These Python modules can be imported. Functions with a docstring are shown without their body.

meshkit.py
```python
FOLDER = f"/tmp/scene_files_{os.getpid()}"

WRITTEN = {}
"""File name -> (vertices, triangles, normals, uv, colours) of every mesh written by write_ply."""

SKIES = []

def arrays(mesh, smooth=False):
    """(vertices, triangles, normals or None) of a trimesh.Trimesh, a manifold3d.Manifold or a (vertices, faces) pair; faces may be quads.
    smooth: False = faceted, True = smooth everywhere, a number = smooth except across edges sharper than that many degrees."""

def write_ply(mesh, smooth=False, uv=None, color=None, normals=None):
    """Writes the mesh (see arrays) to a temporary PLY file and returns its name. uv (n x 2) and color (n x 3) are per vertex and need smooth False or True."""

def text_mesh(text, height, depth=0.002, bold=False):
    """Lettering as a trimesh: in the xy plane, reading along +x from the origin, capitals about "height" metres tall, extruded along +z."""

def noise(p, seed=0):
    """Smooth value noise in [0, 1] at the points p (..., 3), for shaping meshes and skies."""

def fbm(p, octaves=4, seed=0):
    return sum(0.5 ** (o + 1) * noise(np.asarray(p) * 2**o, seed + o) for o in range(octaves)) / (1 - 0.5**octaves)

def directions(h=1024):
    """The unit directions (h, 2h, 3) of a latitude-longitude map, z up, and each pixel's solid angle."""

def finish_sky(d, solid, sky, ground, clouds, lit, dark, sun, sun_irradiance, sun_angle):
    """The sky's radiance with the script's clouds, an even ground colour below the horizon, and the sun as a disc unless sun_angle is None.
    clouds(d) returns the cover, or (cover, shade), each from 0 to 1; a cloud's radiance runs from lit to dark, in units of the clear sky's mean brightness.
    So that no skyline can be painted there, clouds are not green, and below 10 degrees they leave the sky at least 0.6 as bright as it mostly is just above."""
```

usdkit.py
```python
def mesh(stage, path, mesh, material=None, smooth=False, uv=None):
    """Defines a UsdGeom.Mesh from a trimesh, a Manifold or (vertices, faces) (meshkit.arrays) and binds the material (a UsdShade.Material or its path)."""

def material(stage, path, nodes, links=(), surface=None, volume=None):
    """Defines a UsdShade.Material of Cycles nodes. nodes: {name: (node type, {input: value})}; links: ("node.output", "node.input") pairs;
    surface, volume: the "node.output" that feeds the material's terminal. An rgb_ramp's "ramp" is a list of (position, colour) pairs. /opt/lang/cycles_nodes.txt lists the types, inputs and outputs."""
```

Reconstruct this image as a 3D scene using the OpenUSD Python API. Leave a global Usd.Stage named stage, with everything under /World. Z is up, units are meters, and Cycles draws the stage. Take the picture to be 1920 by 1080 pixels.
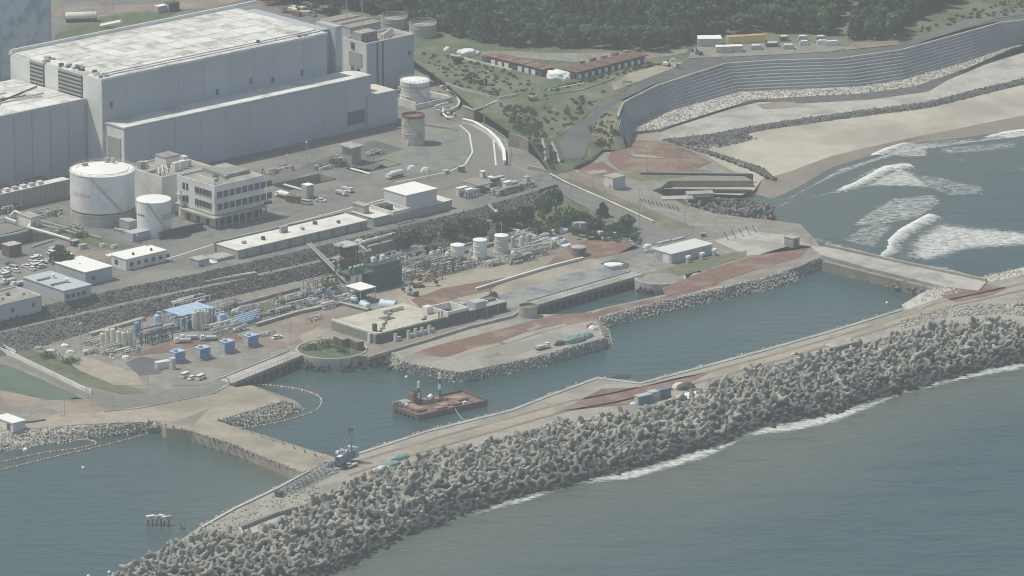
import math, random
import numpy as np
import trimesh
import usdkit, meshkit
from shapely.geometry import Polygon, Point, LineString
from shapely import contains_xy
from scipy.spatial import Delaunay
from scipy.interpolate import LinearNDInterpolator, NearestNDInterpolator
from pxr import Usd, UsdGeom, UsdLux, UsdShade, Sdf, Gf, Vt

random.seed(7)
rng = np.random.default_rng(7)
stage = Usd.Stage.CreateInMemory()
UsdGeom.Xform.Define(stage, '/World')
stage.SetDefaultPrim(stage.GetPrimAtPath('/World'))
UsdGeom.Scope.Define(stage, '/World/Looks')

# ---------------------------------------------------------------- camera
PITCH, FPX, DIST = math.radians(16.0), 11500.0, 2400.0      # helicopter telephoto view
CAM = np.array([0, -DIST * math.cos(PITCH), DIST * math.sin(PITCH)])
FWD = np.array([0, math.cos(PITCH), -math.sin(PITCH)]); RGT = np.array([1.0, 0, 0]); UPV = np.array([0, math.sin(PITCH), math.cos(PITCH)])
cam = UsdGeom.Camera.Define(stage, '/World/camera')
cam.CreateHorizontalApertureAttr(36.0); cam.CreateVerticalApertureAttr(20.25)
cam.CreateFocalLengthAttr(36.0 * FPX / 1920); cam.CreateClippingRangeAttr(Gf.Vec2f(10, 20000))
cam.AddTransformOp().Set(Gf.Matrix4d(*RGT, 0, *UPV, 0, *(-FWD), 0, *CAM, 1))
cam.CreateExposureAttr(0.03)

# ---------------------------------------------------------------- sky and sun
ELEV, AZ = math.radians(60), math.atan2(-0.98, 0.20)
SUN = np.array([math.sin(AZ) * math.cos(ELEV), math.cos(AZ) * math.cos(ELEV), math.sin(ELEV)])
dome = UsdLux.DomeLight.Define(stage, '/World/sky')
skymat = usdkit.material(stage, '/World/Looks/sky_light', {
    's': ('sky_texture', {'sky_type': 'single_scattering', 'sun_disc': False, 'sun_elevation': ELEV, 'sun_rotation': AZ, 'aerosol_density': 2.0}),
    'b': ('background_shader', {'strength': 0.10})}, [('s.color', 'b.color')], surface='b.background')
UsdShade.MaterialBindingAPI.Apply(dome.GetPrim()).Bind(skymat)
dome.GetPrim().SetCustomDataByKey('label', 'clear pale daylight sky above the coast')
dome.GetPrim().SetCustomDataByKey('category', 'sky'); dome.GetPrim().SetCustomDataByKey('kind', 'structure')
sun = UsdLux.DistantLight.Define(stage, '/World/sun')
sun.CreateNormalizeAttr(True); sun.CreateIntensityAttr(1.05); sun.CreateAngleAttr(0.5); sun.CreateColorAttr(Gf.Vec3f(1.0, 0.965, 0.84))
_x = np.cross([0, 0, 1], SUN); _x /= np.linalg.norm(_x); _y = np.cross(SUN, _x)
sun.AddTransformOp().Set(Gf.Matrix4d(*_x, 0, *_y, 0, *SUN, 0, 0, 0, 900, 1))
HAZE = 0.000105

# ---------------------------------------------------------------- helpers
def P(x, y, z=0.0):
    """the place on the level z that the survey photograph shows at x, y"""
    d = FWD + (x - 960) / FPX * RGT - (y - 540) / FPX * UPV
    return CAM + d * ((z - CAM[2]) / d[2])

def PP(pts, z=0.0):
    return np.array([P(p[0], p[1], p[2] if len(p) > 2 else z) for p in pts])

_used = {}
def path(name, parent='/World'):
    k = (parent, name); n = _used.get(k, 0); _used[k] = n + 1
    return f'{parent}/{name}' + (f'_{n:03d}' if n else '')

def tagp(prim, label=None, cat=None, group=None, kind=None):
    for k, v in (('label', label), ('category', cat), ('group', group), ('kind', kind)):
        if v: prim.SetCustomDataByKey(k, v)
    return prim

class B:
    """collects shapes into one mesh"""
    def __init__(s): s.v, s.f, s.n = [], [], 0
    def add(s, v, f):
        v = np.asarray(v, float); f = np.asarray(f, int)
        if f.ndim == 2 and f.shape[1] == 4: f = np.vstack([f[:, [0, 1, 2]], f[:, [0, 2, 3]]])
        s.v.append(v); s.f.append(f + s.n); s.n += len(v); return s
    def box(s, c, size, rot=0.0, tilt=None, taper=1.0):
        """c = centre of the bottom face"""
        l, w, h = size; v = []
        for z, t in ((0, 1), (h, taper)):
            for a, b in ((-1, -1), (1, -1), (1, 1), (-1, 1)): v.append((a * l / 2 * t, b * w / 2 * t, z))
        v = np.array(v)
        if tilt is not None: v = v @ np.asarray(tilt).T
        cs, sn = math.cos(rot), math.sin(rot)
        v = v @ np.array([[cs, sn, 0], [-sn, cs, 0], [0, 0, 1]]) + np.asarray(c, float)
        return s.add(v, [(3, 2, 1, 0), (4, 5, 6, 7), (0, 1, 5, 4), (1, 2, 6, 5), (2, 3, 7, 6), (3, 0, 4, 7)])
    def prism(s, poly, z0, z1, cap0=False):
        """poly = plan outline"""
        q = np.asarray(poly, float)[:, :2]
        a = Polygon(q)
        if not a.exterior.is_ccw: q = q[::-1]
        n = len(q)
        v = np.vstack([np.c_[q, np.full(n, z0)], np.c_[q, np.full(n, z1)]])
        s.add(v, [(i, (i + 1) % n, n + (i + 1) % n, n + i) for i in range(n)])
        vv, ff = trimesh.creation.triangulate_polygon(Polygon(q), engine='earcut')
        s.add(np.c_[vv, np.full(len(vv), z1)], up(vv, ff))
        if cap0: s.add(np.c_[vv, np.full(len(vv), z0)], up(vv, ff)[:, ::-1])
        return s
    def tube(s, pts, r, n=6, closed=False, caps=True):
        pts = np.asarray(pts, float); r = np.broadcast_to(r, len(pts)).astype(float); m = len(pts)
        v = []
        for i in range(m):
            a = pts[(i - 1) % m] if (closed or i > 0) else pts[i]; b = pts[(i + 1) % m] if (closed or i < m - 1) else pts[i]
            t = b - a; t = t / (np.linalg.norm(t) + 1e-12)
            ref = np.array([0, 0, 1.0]) if abs(t[2]) < 0.9 else np.array([1.0, 0, 0])
            x = np.cross(t, ref); x /= np.linalg.norm(x); y = np.cross(x, t)
            for k in range(n):
                q = 2 * math.pi * k / n; v.append(pts[i] + r[i] * (math.cos(q) * x + math.sin(q) * y))
        f = []
        for i in range(m if closed else m - 1):
            j = (i + 1) % m
            for k in range(n): f.append((i * n + k, i * n + (k + 1) % n, j * n + (k + 1) % n, j * n + k))
        s.add(v, f)
        if caps and not closed:
            s.add(v[:n], [(0, k, k + 1) for k in range(1, n - 1)]); s.add(v[-n:], [(0, k + 1, k) for k in range(1, n - 1)])
        return s
    def lathe(s, c, prof, n=24):
        """prof = [(r, z)...] from bottom to top"""
        c = np.asarray(c, float); v = []
        for r, z in prof:
            for k in range(n):
                q = 2 * math.pi * k / n; v.append((c[0] + r * math.cos(q), c[1] + r * math.sin(q), c[2] + z))
        f = [(i * n + k, i * n + (k + 1) % n, (i + 1) * n + (k + 1) % n, (i + 1) * n + k) for i in range(len(prof) - 1) for k in range(n)]
        return s.add(v, f)
    def tank(s, c, r, h, dome=0.0, n=28):
        return s.lathe(c, [(r, 0), (r, h), (r * 0.97, h + 0.12)] + [(r * q, h + 0.12 + dome * (1 - q * q)) for q in (0.7, 0.35, 0.001)], n)
    def sphere(s, c, r, n=1, sc=(1, 1, 1)):
        m = trimesh.creation.icosphere(n); return s.add(m.vertices * np.array(sc) * r + np.asarray(c), m.faces)
    def quad(s, a, b, c, d): return s.add([a, b, c, d], [(0, 1, 2, 3)])
    def arr(s): return np.vstack(s.v), np.vstack(s.f)

def up(v, f):
    f = np.array(f); v = np.asarray(v)
    a, b, c = (v[f[:, i], :2] for i in range(3))
    flip = ((b - a)[:, 0] * (c - a)[:, 1] - (b - a)[:, 1] * (c - a)[:, 0]) < 0
    f[flip] = f[flip][:, ::-1]; return f

def put(p, b, mat, smooth=False, loc=(0, 0, 0)):
    v, f = b.arr() if isinstance(b, B) else b
    return usdkit.mesh(stage, p, (v - np.asarray(loc, float), f), mat, smooth=smooth)

def top(name, b, mat, label, cat, group=None, kind=None, smooth=False):
    """a thing that is one mesh"""
    m = put(path(name), b, mat, smooth); tagp(m.GetPrim(), label, cat, group, kind); return m

class Thing:
    def __init__(s, name, label, cat, loc=(0, 0, 0), rot=0.0, group=None, kind=None):
        s.path = path(name); s.loc = np.asarray(loc, float); s.rot = rot; s.group, s.cat = group, cat
        x = UsdGeom.Xform.Define(stage, s.path); x.AddTranslateOp().Set(Gf.Vec3d(*map(float, s.loc)))
        if rot: x.AddRotateZOp().Set(math.degrees(rot))
        s.prim = tagp(x.GetPrim(), label, cat, group, kind); s.name = name
    def part(s, name, b, mat, smooth=False, world=True, label=None, under=None, kind=None):
        """world: shapes given in the place's own coordinates, else in the thing's"""
        v, f = b.arr() if isinstance(b, B) else b
        if world:
            v = v - s.loc
            if s.rot:
                c, n = math.cos(-s.rot), math.sin(-s.rot); v = v @ np.array([[c, n, 0], [-n, c, 0], [0, 0, 1]])
        p = path(name, under or s.path); m = usdkit.mesh(stage, p, (v, f), mat, smooth=smooth)
        tagp(m.GetPrim(), label, None, None, kind); return p
    def copy(s, loc, rot=0.0, label=None, scale=None, mats=None, group=None):
        p = path(s.name); x = UsdGeom.Xform.Define(stage, p); x.AddTranslateOp().Set(Gf.Vec3d(*map(float, loc))); x.AddRotateZOp().Set(math.degrees(rot))
        if scale: x.AddScaleOp().Set(Gf.Vec3f(*np.broadcast_to(scale, 3).astype(float).tolist()))
        x.GetPrim().GetReferences().AddInternalReference(s.path)
        x.GetPrim().SetInstanceable(True)
        # a reference brings the source's ops; ours are stronger
        tagp(x.GetPrim(), label, s.cat, group or s.group); return x

def dens(pts, step):
    pts = np.asarray(pts, float); out = []
    for a, b in zip(pts[:-1], pts[1:]):
        n = max(1, int(np.linalg.norm((b - a)[:2]) / step))
        for i in range(n): out.append(a + (b - a) * i / n)
    out.append(pts[-1]); return np.array(out)

def resample(pts, n):
    pts = np.asarray(pts, float); d = np.r_[0, np.cumsum(np.linalg.norm(np.diff(pts, axis=0), axis=1))]
    t = np.linspace(0, d[-1], n); return np.stack([np.interp(t, d, pts[:, k]) for k in range(pts.shape[1])], 1)

def sheet(name, px, z, mat, label, skirt=None, cat='ground', layer=0, holes=()):
    w = PP(px, z + 0.02 * layer)
    b = B(); q = w[:, :2]; pol = Polygon(q)
    if not pol.is_valid: pol = pol.buffer(0)
    for h in holes: pol = pol.difference(Polygon(h))
    for g in getattr(pol, 'geoms', [pol]):
        vv, ff = trimesh.creation.triangulate_polygon(g, engine='earcut')
        b.add(np.c_[vv, np.full(len(vv), z + 0.02 * layer)], up(vv, ff))
    if skirt is not None:
        n = len(q)
        if not Polygon(q).exterior.is_ccw: q = q[::-1]
        v = np.vstack([np.c_[q, np.full(n, skirt)], np.c_[q, np.full(n, z + 0.02 * layer)]])
        b.add(v, [(i, (i + 1) % n, n + (i + 1) % n, n + i) for i in range(n)])
    return top(name, b, mat, label, cat, kind='structure')

def ruled(A, Bv, n, m, rough=0.0, seed=1, prof=None):
    """surface between polylines A and Bv (world)"""
    A = resample(A, n); Bv = resample(Bv, n); t = np.linspace(0, 1, m)
    g = A[:, None, :] * (1 - t)[None, :, None] + Bv[:, None, :] * t[None, :, None]
    if prof is not None: g[..., 2] += prof(t)[None, :]
    if rough: g[..., 2] += rough * (meshkit.fbm(g * np.array([0.45, 0.45, 0.45]), 3, seed) - 0.5) * np.minimum(1, 4 * np.minimum(t, 1 - t) + 0.15)[None, :]
    v = g.reshape(-1, 3); f = [(i * m + j, (i + 1) * m + j, (i + 1) * m + j + 1, i * m + j + 1) for i in range(n - 1) for j in range(m - 1)]
    f = np.array(f); f = np.vstack([f[:, [0, 1, 2]], f[:, [0, 2, 3]]])
    return v, up(v, f)

# ---------------------------------------------------------------- materials
def M(name, c1, c2=None, scale=0.3, rough=0.85, bump=0.0, bscale=None, c3=None, scale3=0.02, spec=0.3, metal=0.0, coord='position', seed=0.0):
    """c1..c2 mixed by fine noise, c3 by broad patches"""
    p = f'/World/Looks/{name}'
    nodes = {'p': ('principled_bsdf', {'roughness': rough, 'specular_ior_level': spec, 'metallic': metal})}; links = []
    if c2 is None: nodes['p'][1]['base_color'] = c1
    else:
        nodes['g'] = ('geometry', {}) if coord == 'position' else ('texture_coordinate', {})
        src = 'g.position' if coord == 'position' else 'g.object'
        nodes['n'] = ('noise_texture', {'scale': scale, 'detail': 5.0, 'roughness': 0.62})
        nodes['r'] = ('rgb_ramp', {'ramp': [(0.0, c1), (0.32, c1), (0.68, c2), (1.0, c2)]})
        links += [(src, 'n.vector'), ('n.fac', 'r.fac')]; outc = 'r.color'
        if c3 is not None:
            nodes['n3'] = ('noise_texture', {'scale': scale3, 'detail': 4.0, 'roughness': 0.6})
            nodes['r3'] = ('rgb_ramp', {'ramp': [(0.0, (0, 0, 0)), (0.47, (0, 0, 0)), (0.62, (1, 1, 1)), (1.0, (1, 1, 1))]})
            nodes['m3'] = ('mix', {'color2': c3}); links += [(src, 'n3.vector'), ('n3.fac', 'r3.fac'), ('r3.color', 'm3.fac'), (outc, 'm3.color1')]; outc = 'm3.color'
        links.append((outc, 'p.base_color'))
        if bump:
            nodes['bn'] = ('noise_texture', {'scale': bscale or scale * 3, 'detail': 3.0}); nodes['b'] = ('bump', {'strength': bump, 'distance': 0.4})
            links += [(src, 'bn.vector'), ('bn.fac', 'b.height'), ('b.normal', 'p.normal')]
    return usdkit.material(stage, p, nodes, links, surface='p.BSDF')

TH = math.radians(42.0); D = np.array([math.cos(TH), math.sin(TH), 0]); E = np.array([-math.sin(TH), math.cos(TH), 0])   # the plant's grid
def LD(a, b, z): return float(np.dot(P(*b, z) - P(*a, z), D))
def WE(a, b, z): return float(np.dot(P(*b, z) - P(*a, z), E))
def fb(b, N, l0, l1, w0, w1, z0, z1):
    """box on the plant's grid: l along the long walls, w towards the hill, from the near corner N"""
    c = np.array([N[0], N[1], 0]) + D * (l0 + l1) / 2 + E * (w0 + w1) / 2
    return b.box((c[0], c[1], z0), (abs(l1 - l0), abs(w1 - w0), z1 - z0), TH)
def at(N, l, w, z): return np.array([N[0], N[1], 0]) + D * l + E * w + np.array([0, 0, z])
def rim(b, N, L, W, z0, z1, t=0.4):
    fb(b, N, 0, L, 0, t, z0, z1); fb(b, N, 0, L, W - t, W, z0, z1); fb(b, N, 0, t, t, W - t, z0, z1); fb(b, N, L - t, L, t, W - t, z0, z1); return b
# ---------------------------------------------------------------- material palette (real surface colours)
ASPH = M('asphalt_grey', (0.115, 0.114, 0.107), (0.19, 0.187, 0.172), 0.3, c3=(0.215, 0.205, 0.18), scale3=0.035)
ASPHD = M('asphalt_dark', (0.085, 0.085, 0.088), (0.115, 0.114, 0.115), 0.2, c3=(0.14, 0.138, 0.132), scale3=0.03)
ROADM = M('road_asphalt', (0.15, 0.147, 0.137), (0.20, 0.195, 0.18), 0.4, c3=(0.17, 0.16, 0.14), scale3=0.05)
CONC = M('concrete_pale', (0.33, 0.32, 0.29), (0.43, 0.415, 0.375), 0.35, c3=(0.27, 0.26, 0.235), scale3=0.08)
CONCD = M('concrete_old', (0.165, 0.16, 0.145), (0.28, 0.27, 0.24), 0.35, c3=(0.205, 0.175, 0.14), scale3=0.09)
SAND = M('packed_sand', (0.27, 0.24, 0.185), (0.355, 0.318, 0.25), 0.35, c3=(0.23, 0.205, 0.16), scale3=0.04)
BEACH = M('beach_sand', (0.38, 0.345, 0.285), (0.46, 0.42, 0.35), 0.12, c3=(0.31, 0.28, 0.235), scale3=0.02)
WETSAND = M('wet_sand', (0.20, 0.17, 0.135), (0.26, 0.222, 0.175), 0.08, rough=0.45)
SOIL = M('red_soil', (0.135, 0.078, 0.058), (0.20, 0.118, 0.088), 0.45, c3=(0.225, 0.165, 0.125), scale3=0.09)
BROWN = M('brown_soil', (0.185, 0.145, 0.115), (0.24, 0.195, 0.16), 0.3, c3=(0.28, 0.24, 0.19), scale3=0.06)
GRAVEL = M('grey_gravel', (0.25, 0.24, 0.205), (0.36, 0.345, 0.295), 0.9, bump=0.3, c3=(0.22, 0.21, 0.18), scale3=0.06)
RIP = M('riprap_stone', (0.17, 0.165, 0.145), (0.41, 0.395, 0.345), 0.75, bump=0.6)
RIPW = M('white_riprap', (0.33, 0.315, 0.27), (0.56, 0.535, 0.47), 0.6, bump=0.6)
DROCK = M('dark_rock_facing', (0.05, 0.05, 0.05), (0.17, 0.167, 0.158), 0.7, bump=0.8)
GRASS = M('grass', (0.06, 0.085, 0.042), (0.115, 0.14, 0.075), 0.3, c3=(0.15, 0.15, 0.10), scale3=0.045)
GRASSY = M('dry_grass', (0.09, 0.105, 0.06), (0.155, 0.16, 0.095), 0.3, c3=(0.21, 0.18, 0.125), scale3=0.06)
TURF = M('green_turf', (0.075, 0.115, 0.08), (0.105, 0.145, 0.105), 0.1)
WHITE = M('white_paint', (0.74, 0.73, 0.69), (0.80, 0.79, 0.75), 0.15, rough=0.6)
LINEW = M('road_line', (0.55, 0.54, 0.50), (0.66, 0.65, 0.60), 0.8)

# ---------------------------------------------------------------- sea
BWS = [(150, 1130), (560, 1112), (640, 1075), (700, 1040), (780, 1000), (860, 970), (940, 942), (1010, 925), (1090, 903), (1200, 880), (1290, 850), (1345, 838), (1420, 805), (1500, 790), (1585, 768), (1700, 735), (1800, 705), (1920, 680), (2100, 640)]
bw_sea = PP(BWS, 0.0)
ax = np.r_[np.linspace(-9000, -420, 14)[:-1], np.arange(-420, 620, 5.0), np.linspace(620, 9000, 14)]
ay = np.r_[np.linspace(-6000, -520, 10)[:-1], np.arange(-520, 620, 5.0), np.linspace(620, 9000, 14)]
gx, gy = np.meshgrid(ax, ay, indexing='ij'); n0, n1 = gx.shape
sv = np.c_[gx.ravel(), gy.ravel(), np.zeros(gx.size)]
sf = np.array([(i * n1 + j, (i + 1) * n1 + j, (i + 1) * n1 + j + 1, i * n1 + j + 1) for i in range(n0 - 1) for j in range(n1 - 1)])
sf = np.vstack([sf[:, [0, 1, 2]], sf[:, [0, 2, 3]]])
line = dens(bw_sea, 4.0)[:, :2]
from scipy.spatial import cKDTree
dist_bw = cKDTree(line).query(sv[:, :2])[0]
shore_pts = PP([(1440, 400), (1500, 350), (1560, 312), (1630, 292), (1680, 272), (1800, 262), (1920, 245), (2100, 205)], 0)
dist_sh = cKDTree(dens(shore_pts, 4.0)[:, :2]).query(sv[:, :2])[0]
nz = meshkit.fbm(np.c_[sv[:, 0] * 0.012, sv[:, 1] * 0.012, np.zeros(len(sv))], 4, 5)
mud = np.clip(1.25 - dist_bw / (34 + 62 * nz), 0, 1) + 0.75 * np.clip(1.1 - dist_sh / 120, 0, 1)
mud = np.clip(mud + 0.25 * (nz - 0.5), 0, 1)
WL = {'mud': np.clip(mud, 0, 1)}
def water_mat(name, clear, muddy, bscale, bstr, rough):
    return usdkit.material(stage, f'/World/Looks/{name}', {
        'a': ('attribute', {'attribute': 'mud'}), 'm': ('mix', {'color1': clear, 'color2': muddy}),
        'g': ('geometry', {}), 'mp': ('mapping', {'scale': (1.0, 2.2, 1.0), 'rotation': (0, 0, -0.35)}),
        'n': ('noise_texture', {'scale': bscale, 'detail': 5.0, 'roughness': 0.55, 'distortion': 0.6}),
        'n2': ('noise_texture', {'scale': bscale * 0.13, 'detail': 3.0}), 'ad': ('math', {'math_type': 'multiply_add', 'value2': 6.0}),
        'b': ('bump', {'strength': bstr, 'distance': 1.0}), 'p': ('principled_bsdf', {'roughness': rough, 'ior': 1.33, 'specular_ior_level': 0.5})},
        [('a.fac', 'm.fac'), ('m.color', 'p.base_color'), ('g.position', 'mp.vector'), ('mp.vector', 'n.vector'), ('mp.vector', 'n2.vector'),
         ('n2.fac', 'ad.value1'), ('n.fac', 'ad.value3'), ('ad.value', 'b.height'), ('b.normal', 'p.normal')], surface='p.BSDF')
SEAM = water_mat('sea_water', (0.028, 0.062, 0.070), (0.088, 0.106, 0.086), 0.20, 0.45, 0.20)
HARB = water_mat('harbour_water_look', (0.030, 0.066, 0.068), (0.085, 0.100, 0.078), 0.7, 0.12, 0.16)
sea = usdkit.mesh(stage, path('sea'), (sv, up(sv, sf)), SEAM)
UsdGeom.PrimvarsAPI(sea).CreatePrimvar('mud', Sdf.ValueTypeNames.FloatArray, 'vertex').Set(Vt.FloatArray.FromNumpy(WL['mud'].astype(np.float32)))
tagp(sea.GetPrim(), 'open grey green sea outside the breakwater', 'sea', kind='structure')

def pool(name, px, label, fn=None, z=0.04):
    w = PP(px, z); pol = Polygon(w[:, :2]).buffer(0)
    x0, y0, x1, y1 = pol.bounds; xs = np.arange(x0 - 4, x1 + 4, 4.0); ys = np.arange(y0 - 4, y1 + 4, 4.0)
    X, Y = np.meshgrid(xs, ys, indexing='ij'); ok = contains_xy(pol.buffer(2), X, Y)
    v = np.c_[X.ravel(), Y.ravel(), np.full(X.size, z)]; m = len(ys)
    f = np.array([(i * m + j, (i + 1) * m + j, (i + 1) * m + j + 1, i * m + j + 1) for i in range(len(xs) - 1) for j in range(m - 1) if ok[i, j] or ok[i + 1, j] or ok[i, j + 1] or ok[i + 1, j + 1]])
    f = np.vstack([f[:, [0, 1, 2]], f[:, [0, 2, 3]]])
    uq, iv = np.unique(f, return_inverse=True); v = v[uq]; f = iv.reshape(f.shape)
    me = usdkit.mesh(stage, path(name), (v, up(v, f)), HARB)
    a = meshkit.fbm(v * 0.014, 4, 9); val = np.clip((a - 0.42) * 1.2, 0, 1)
    if fn is not None: val = np.clip(val * 0.5 + fn(v), 0, 1)
    UsdGeom.PrimvarsAPI(me).CreatePrimvar('mud', Sdf.ValueTypeNames.FloatArray, 'vertex').Set(Vt.FloatArray.FromNumpy(val.astype(np.float32)))
    tagp(me.GetPrim(), label, 'water', kind='structure')
pool('harbour_water', [(430, 760), (400, 690), (560, 640), (720, 640), (730, 690), (1140, 640), (1250, 570), (1480, 500), (1560, 480), (1760, 540), (1760, 580), (1300, 700), (1040, 770), (640, 880), (540, 850)], 'calm blue green water between the quay and the breakwater')
cj = PP([(560, 900), (470, 870)], 0)
pool('basin_water', [(-150, 890), (-150, 800), (300, 790), (560, 880), (600, 900), (380, 1000), (200, 1100), (-150, 1150)], 'calm dark water of the basin at the lower left',
     fn=lambda v: 0.9 * np.exp(-np.linalg.norm(v[:, :2] - cj[0][:2], axis=1) / 45) + 0.5 * np.clip((v[:, 0] - P(250, 1000)[0]) / 40, 0, 1) * np.clip((P(0, 900)[1] - v[:, 1]) / 40, 0, 1))
pool('intake_water', [(990, 590), (1005, 560), (1195, 520), (1300, 510), (1310, 545), (1130, 590)], 'still water of the small intake pool behind the gravel spit')

# ---------------------------------------------------------------- plant terrace, slope, quay
ZU, ZQ = 12.0, 4.0
T_PX = [(-320, 655), (-60, 605), (60, 578), (250, 536), (370, 513), (449, 495), (576, 467), (740, 428), (900, 389), (1010, 356)]
M_PX = [(-320, 700), (-60, 632), (60, 606), (250, 563), (480, 514), (600, 487), (740, 455), (900, 416), (1010, 386)]
L_PX = [(-320, 755), (-60, 684), (60, 655), (180, 619), (255, 600), (393, 565), (480, 545), (610, 515), (740, 488), (900, 455), (1010, 432)]
PIT1 = [P(57, 429, 12), P(57, 429, 12) - E * 17, P(57, 429, 12) - E * 17 - D * 40, P(57, 429, 12) - D * 40]
PIT2 = [P(598, 327, 12), P(598, 327, 12) - E * 11, P(598, 327, 12) - E * 11 - D * 26, P(598, 327, 12) - D * 26]
PIT3 = [P(722, 300, 12), P(722, 300, 12) - E * 10, P(722, 300, 12) - E * 10 - D * 22, P(722, 300, 12) - D * 22]
sheet('upper_ground', T_PX + [(1045, 345), (1010, 300), (960, 262), (930, 225), (860, 190), (830, 150), (760, 110), (640, 40), (640, -330), (-420, -330), (-420, 655)], ZU, ASPH, 'grey asphalt terrace the plant buildings stand on', holes=[np.array(q)[:, :2] for q in (PIT1, PIT2, PIT3)])
for q, lab in ((PIT1, 'open concrete pit at the left edge below the big white tank'), (PIT2, 'open concrete pit with a pale side wall in front of the turbine hall'), (PIT3, 'narrow concrete pit beside the bend of the plant road')):
    b = B(); n = 4; qq = np.array(q)[:, :2]; v = np.vstack([np.c_[qq, np.full(4, 6.0)], np.c_[qq, np.full(4, 12.4)]])
    b.add(v, [(i, (i + 1) % n, n + (i + 1) % n, n + i) for i in range(n)]); b.add(v[:4], [(0, 1, 2, 3)]); top('pit', b, CONCD, lab, 'pit', kind='structure')
mp2 = [(p[0], p[1] + 4.5) for p in M_PX]
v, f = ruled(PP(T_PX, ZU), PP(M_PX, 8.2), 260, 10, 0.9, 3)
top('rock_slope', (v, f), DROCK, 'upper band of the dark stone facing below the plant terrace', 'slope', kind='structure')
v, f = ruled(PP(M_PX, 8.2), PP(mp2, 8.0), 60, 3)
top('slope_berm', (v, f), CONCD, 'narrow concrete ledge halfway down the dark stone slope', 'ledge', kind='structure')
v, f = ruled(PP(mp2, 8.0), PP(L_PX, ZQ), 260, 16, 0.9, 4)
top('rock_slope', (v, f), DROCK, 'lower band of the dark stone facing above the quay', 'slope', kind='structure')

QUAY = L_PX + [(1060, 400), (1040, 350), (1075, 330), (1075, 300), (1150, 262), (1230, 254), (1245, 264), (1320, 288), (1350, 308), (1395, 330), (1413, 339), (1255, 339), (1238, 352), (1222, 357), (1290, 385), (1340, 400), (1400, 408), (1440, 412), (1500, 420), (1530, 450), (1545, 478), (1500, 500), (1440, 515), (1360, 540), (1310, 505), (1250, 515), (1192, 511), (1000, 566),
        (990, 590), (900, 612), (740, 652), (690, 668), (560, 664), (425, 714), (430, 728), (360, 800), (290, 789), (150, 795), (0, 807), (-150, 823), (-320, 840)]
sheet('quay_ground', QUAY, ZQ, CONCD, 'worn grey concrete and gravel floor of the lower quay', skirt=-2)

# left corner of the quay
def patch(name, px, z, mat, label, layer): sheet(name, px, z, mat, label, layer=layer, cat='ground')
patch('gravel_yard', [(-100, 840), (0, 800), (60, 790), (130, 770), (300, 745), (430, 722), (470, 735), (330, 790), (290, 790), (150, 796), (0, 808), (-100, 820)], ZQ, SAND, 'sandy strip below the curved quay road', 1)
patch('turf_field', [(-100, 668), (0, 681), (40, 695), (160, 748), (90, 750), (0, 730), (-100, 722)], ZQ, TURF, 'flat green surface inside the lower left corner', 2)
patch('brown_ground', [(-100, 725), (0, 733), (60, 742), (100, 755), (20, 768), (-100, 772)], ZQ, BROWN, 'brown litter covered ground below the green field', 2)
patch('asphalt_yard', [(85, 763), (140, 745), (205, 760), (190, 772), (120, 776)], ZQ, BROWN, 'brown asphalt patch beside the gate poles', 2)
patch('grass_bank', [(30, 650), (60, 655), (160, 690), (215, 720), (260, 728), (275, 738), (230, 740), (150, 720), (20, 662)], ZQ, GRASS, 'grass bank along the quay railing', 2)
patch('sand_yard', [(112, 668), (160, 668), (255, 700), (270, 722), (215, 722), (150, 695)], ZQ, SAND, 'pale sand yard behind the grass bank', 3)
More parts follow.
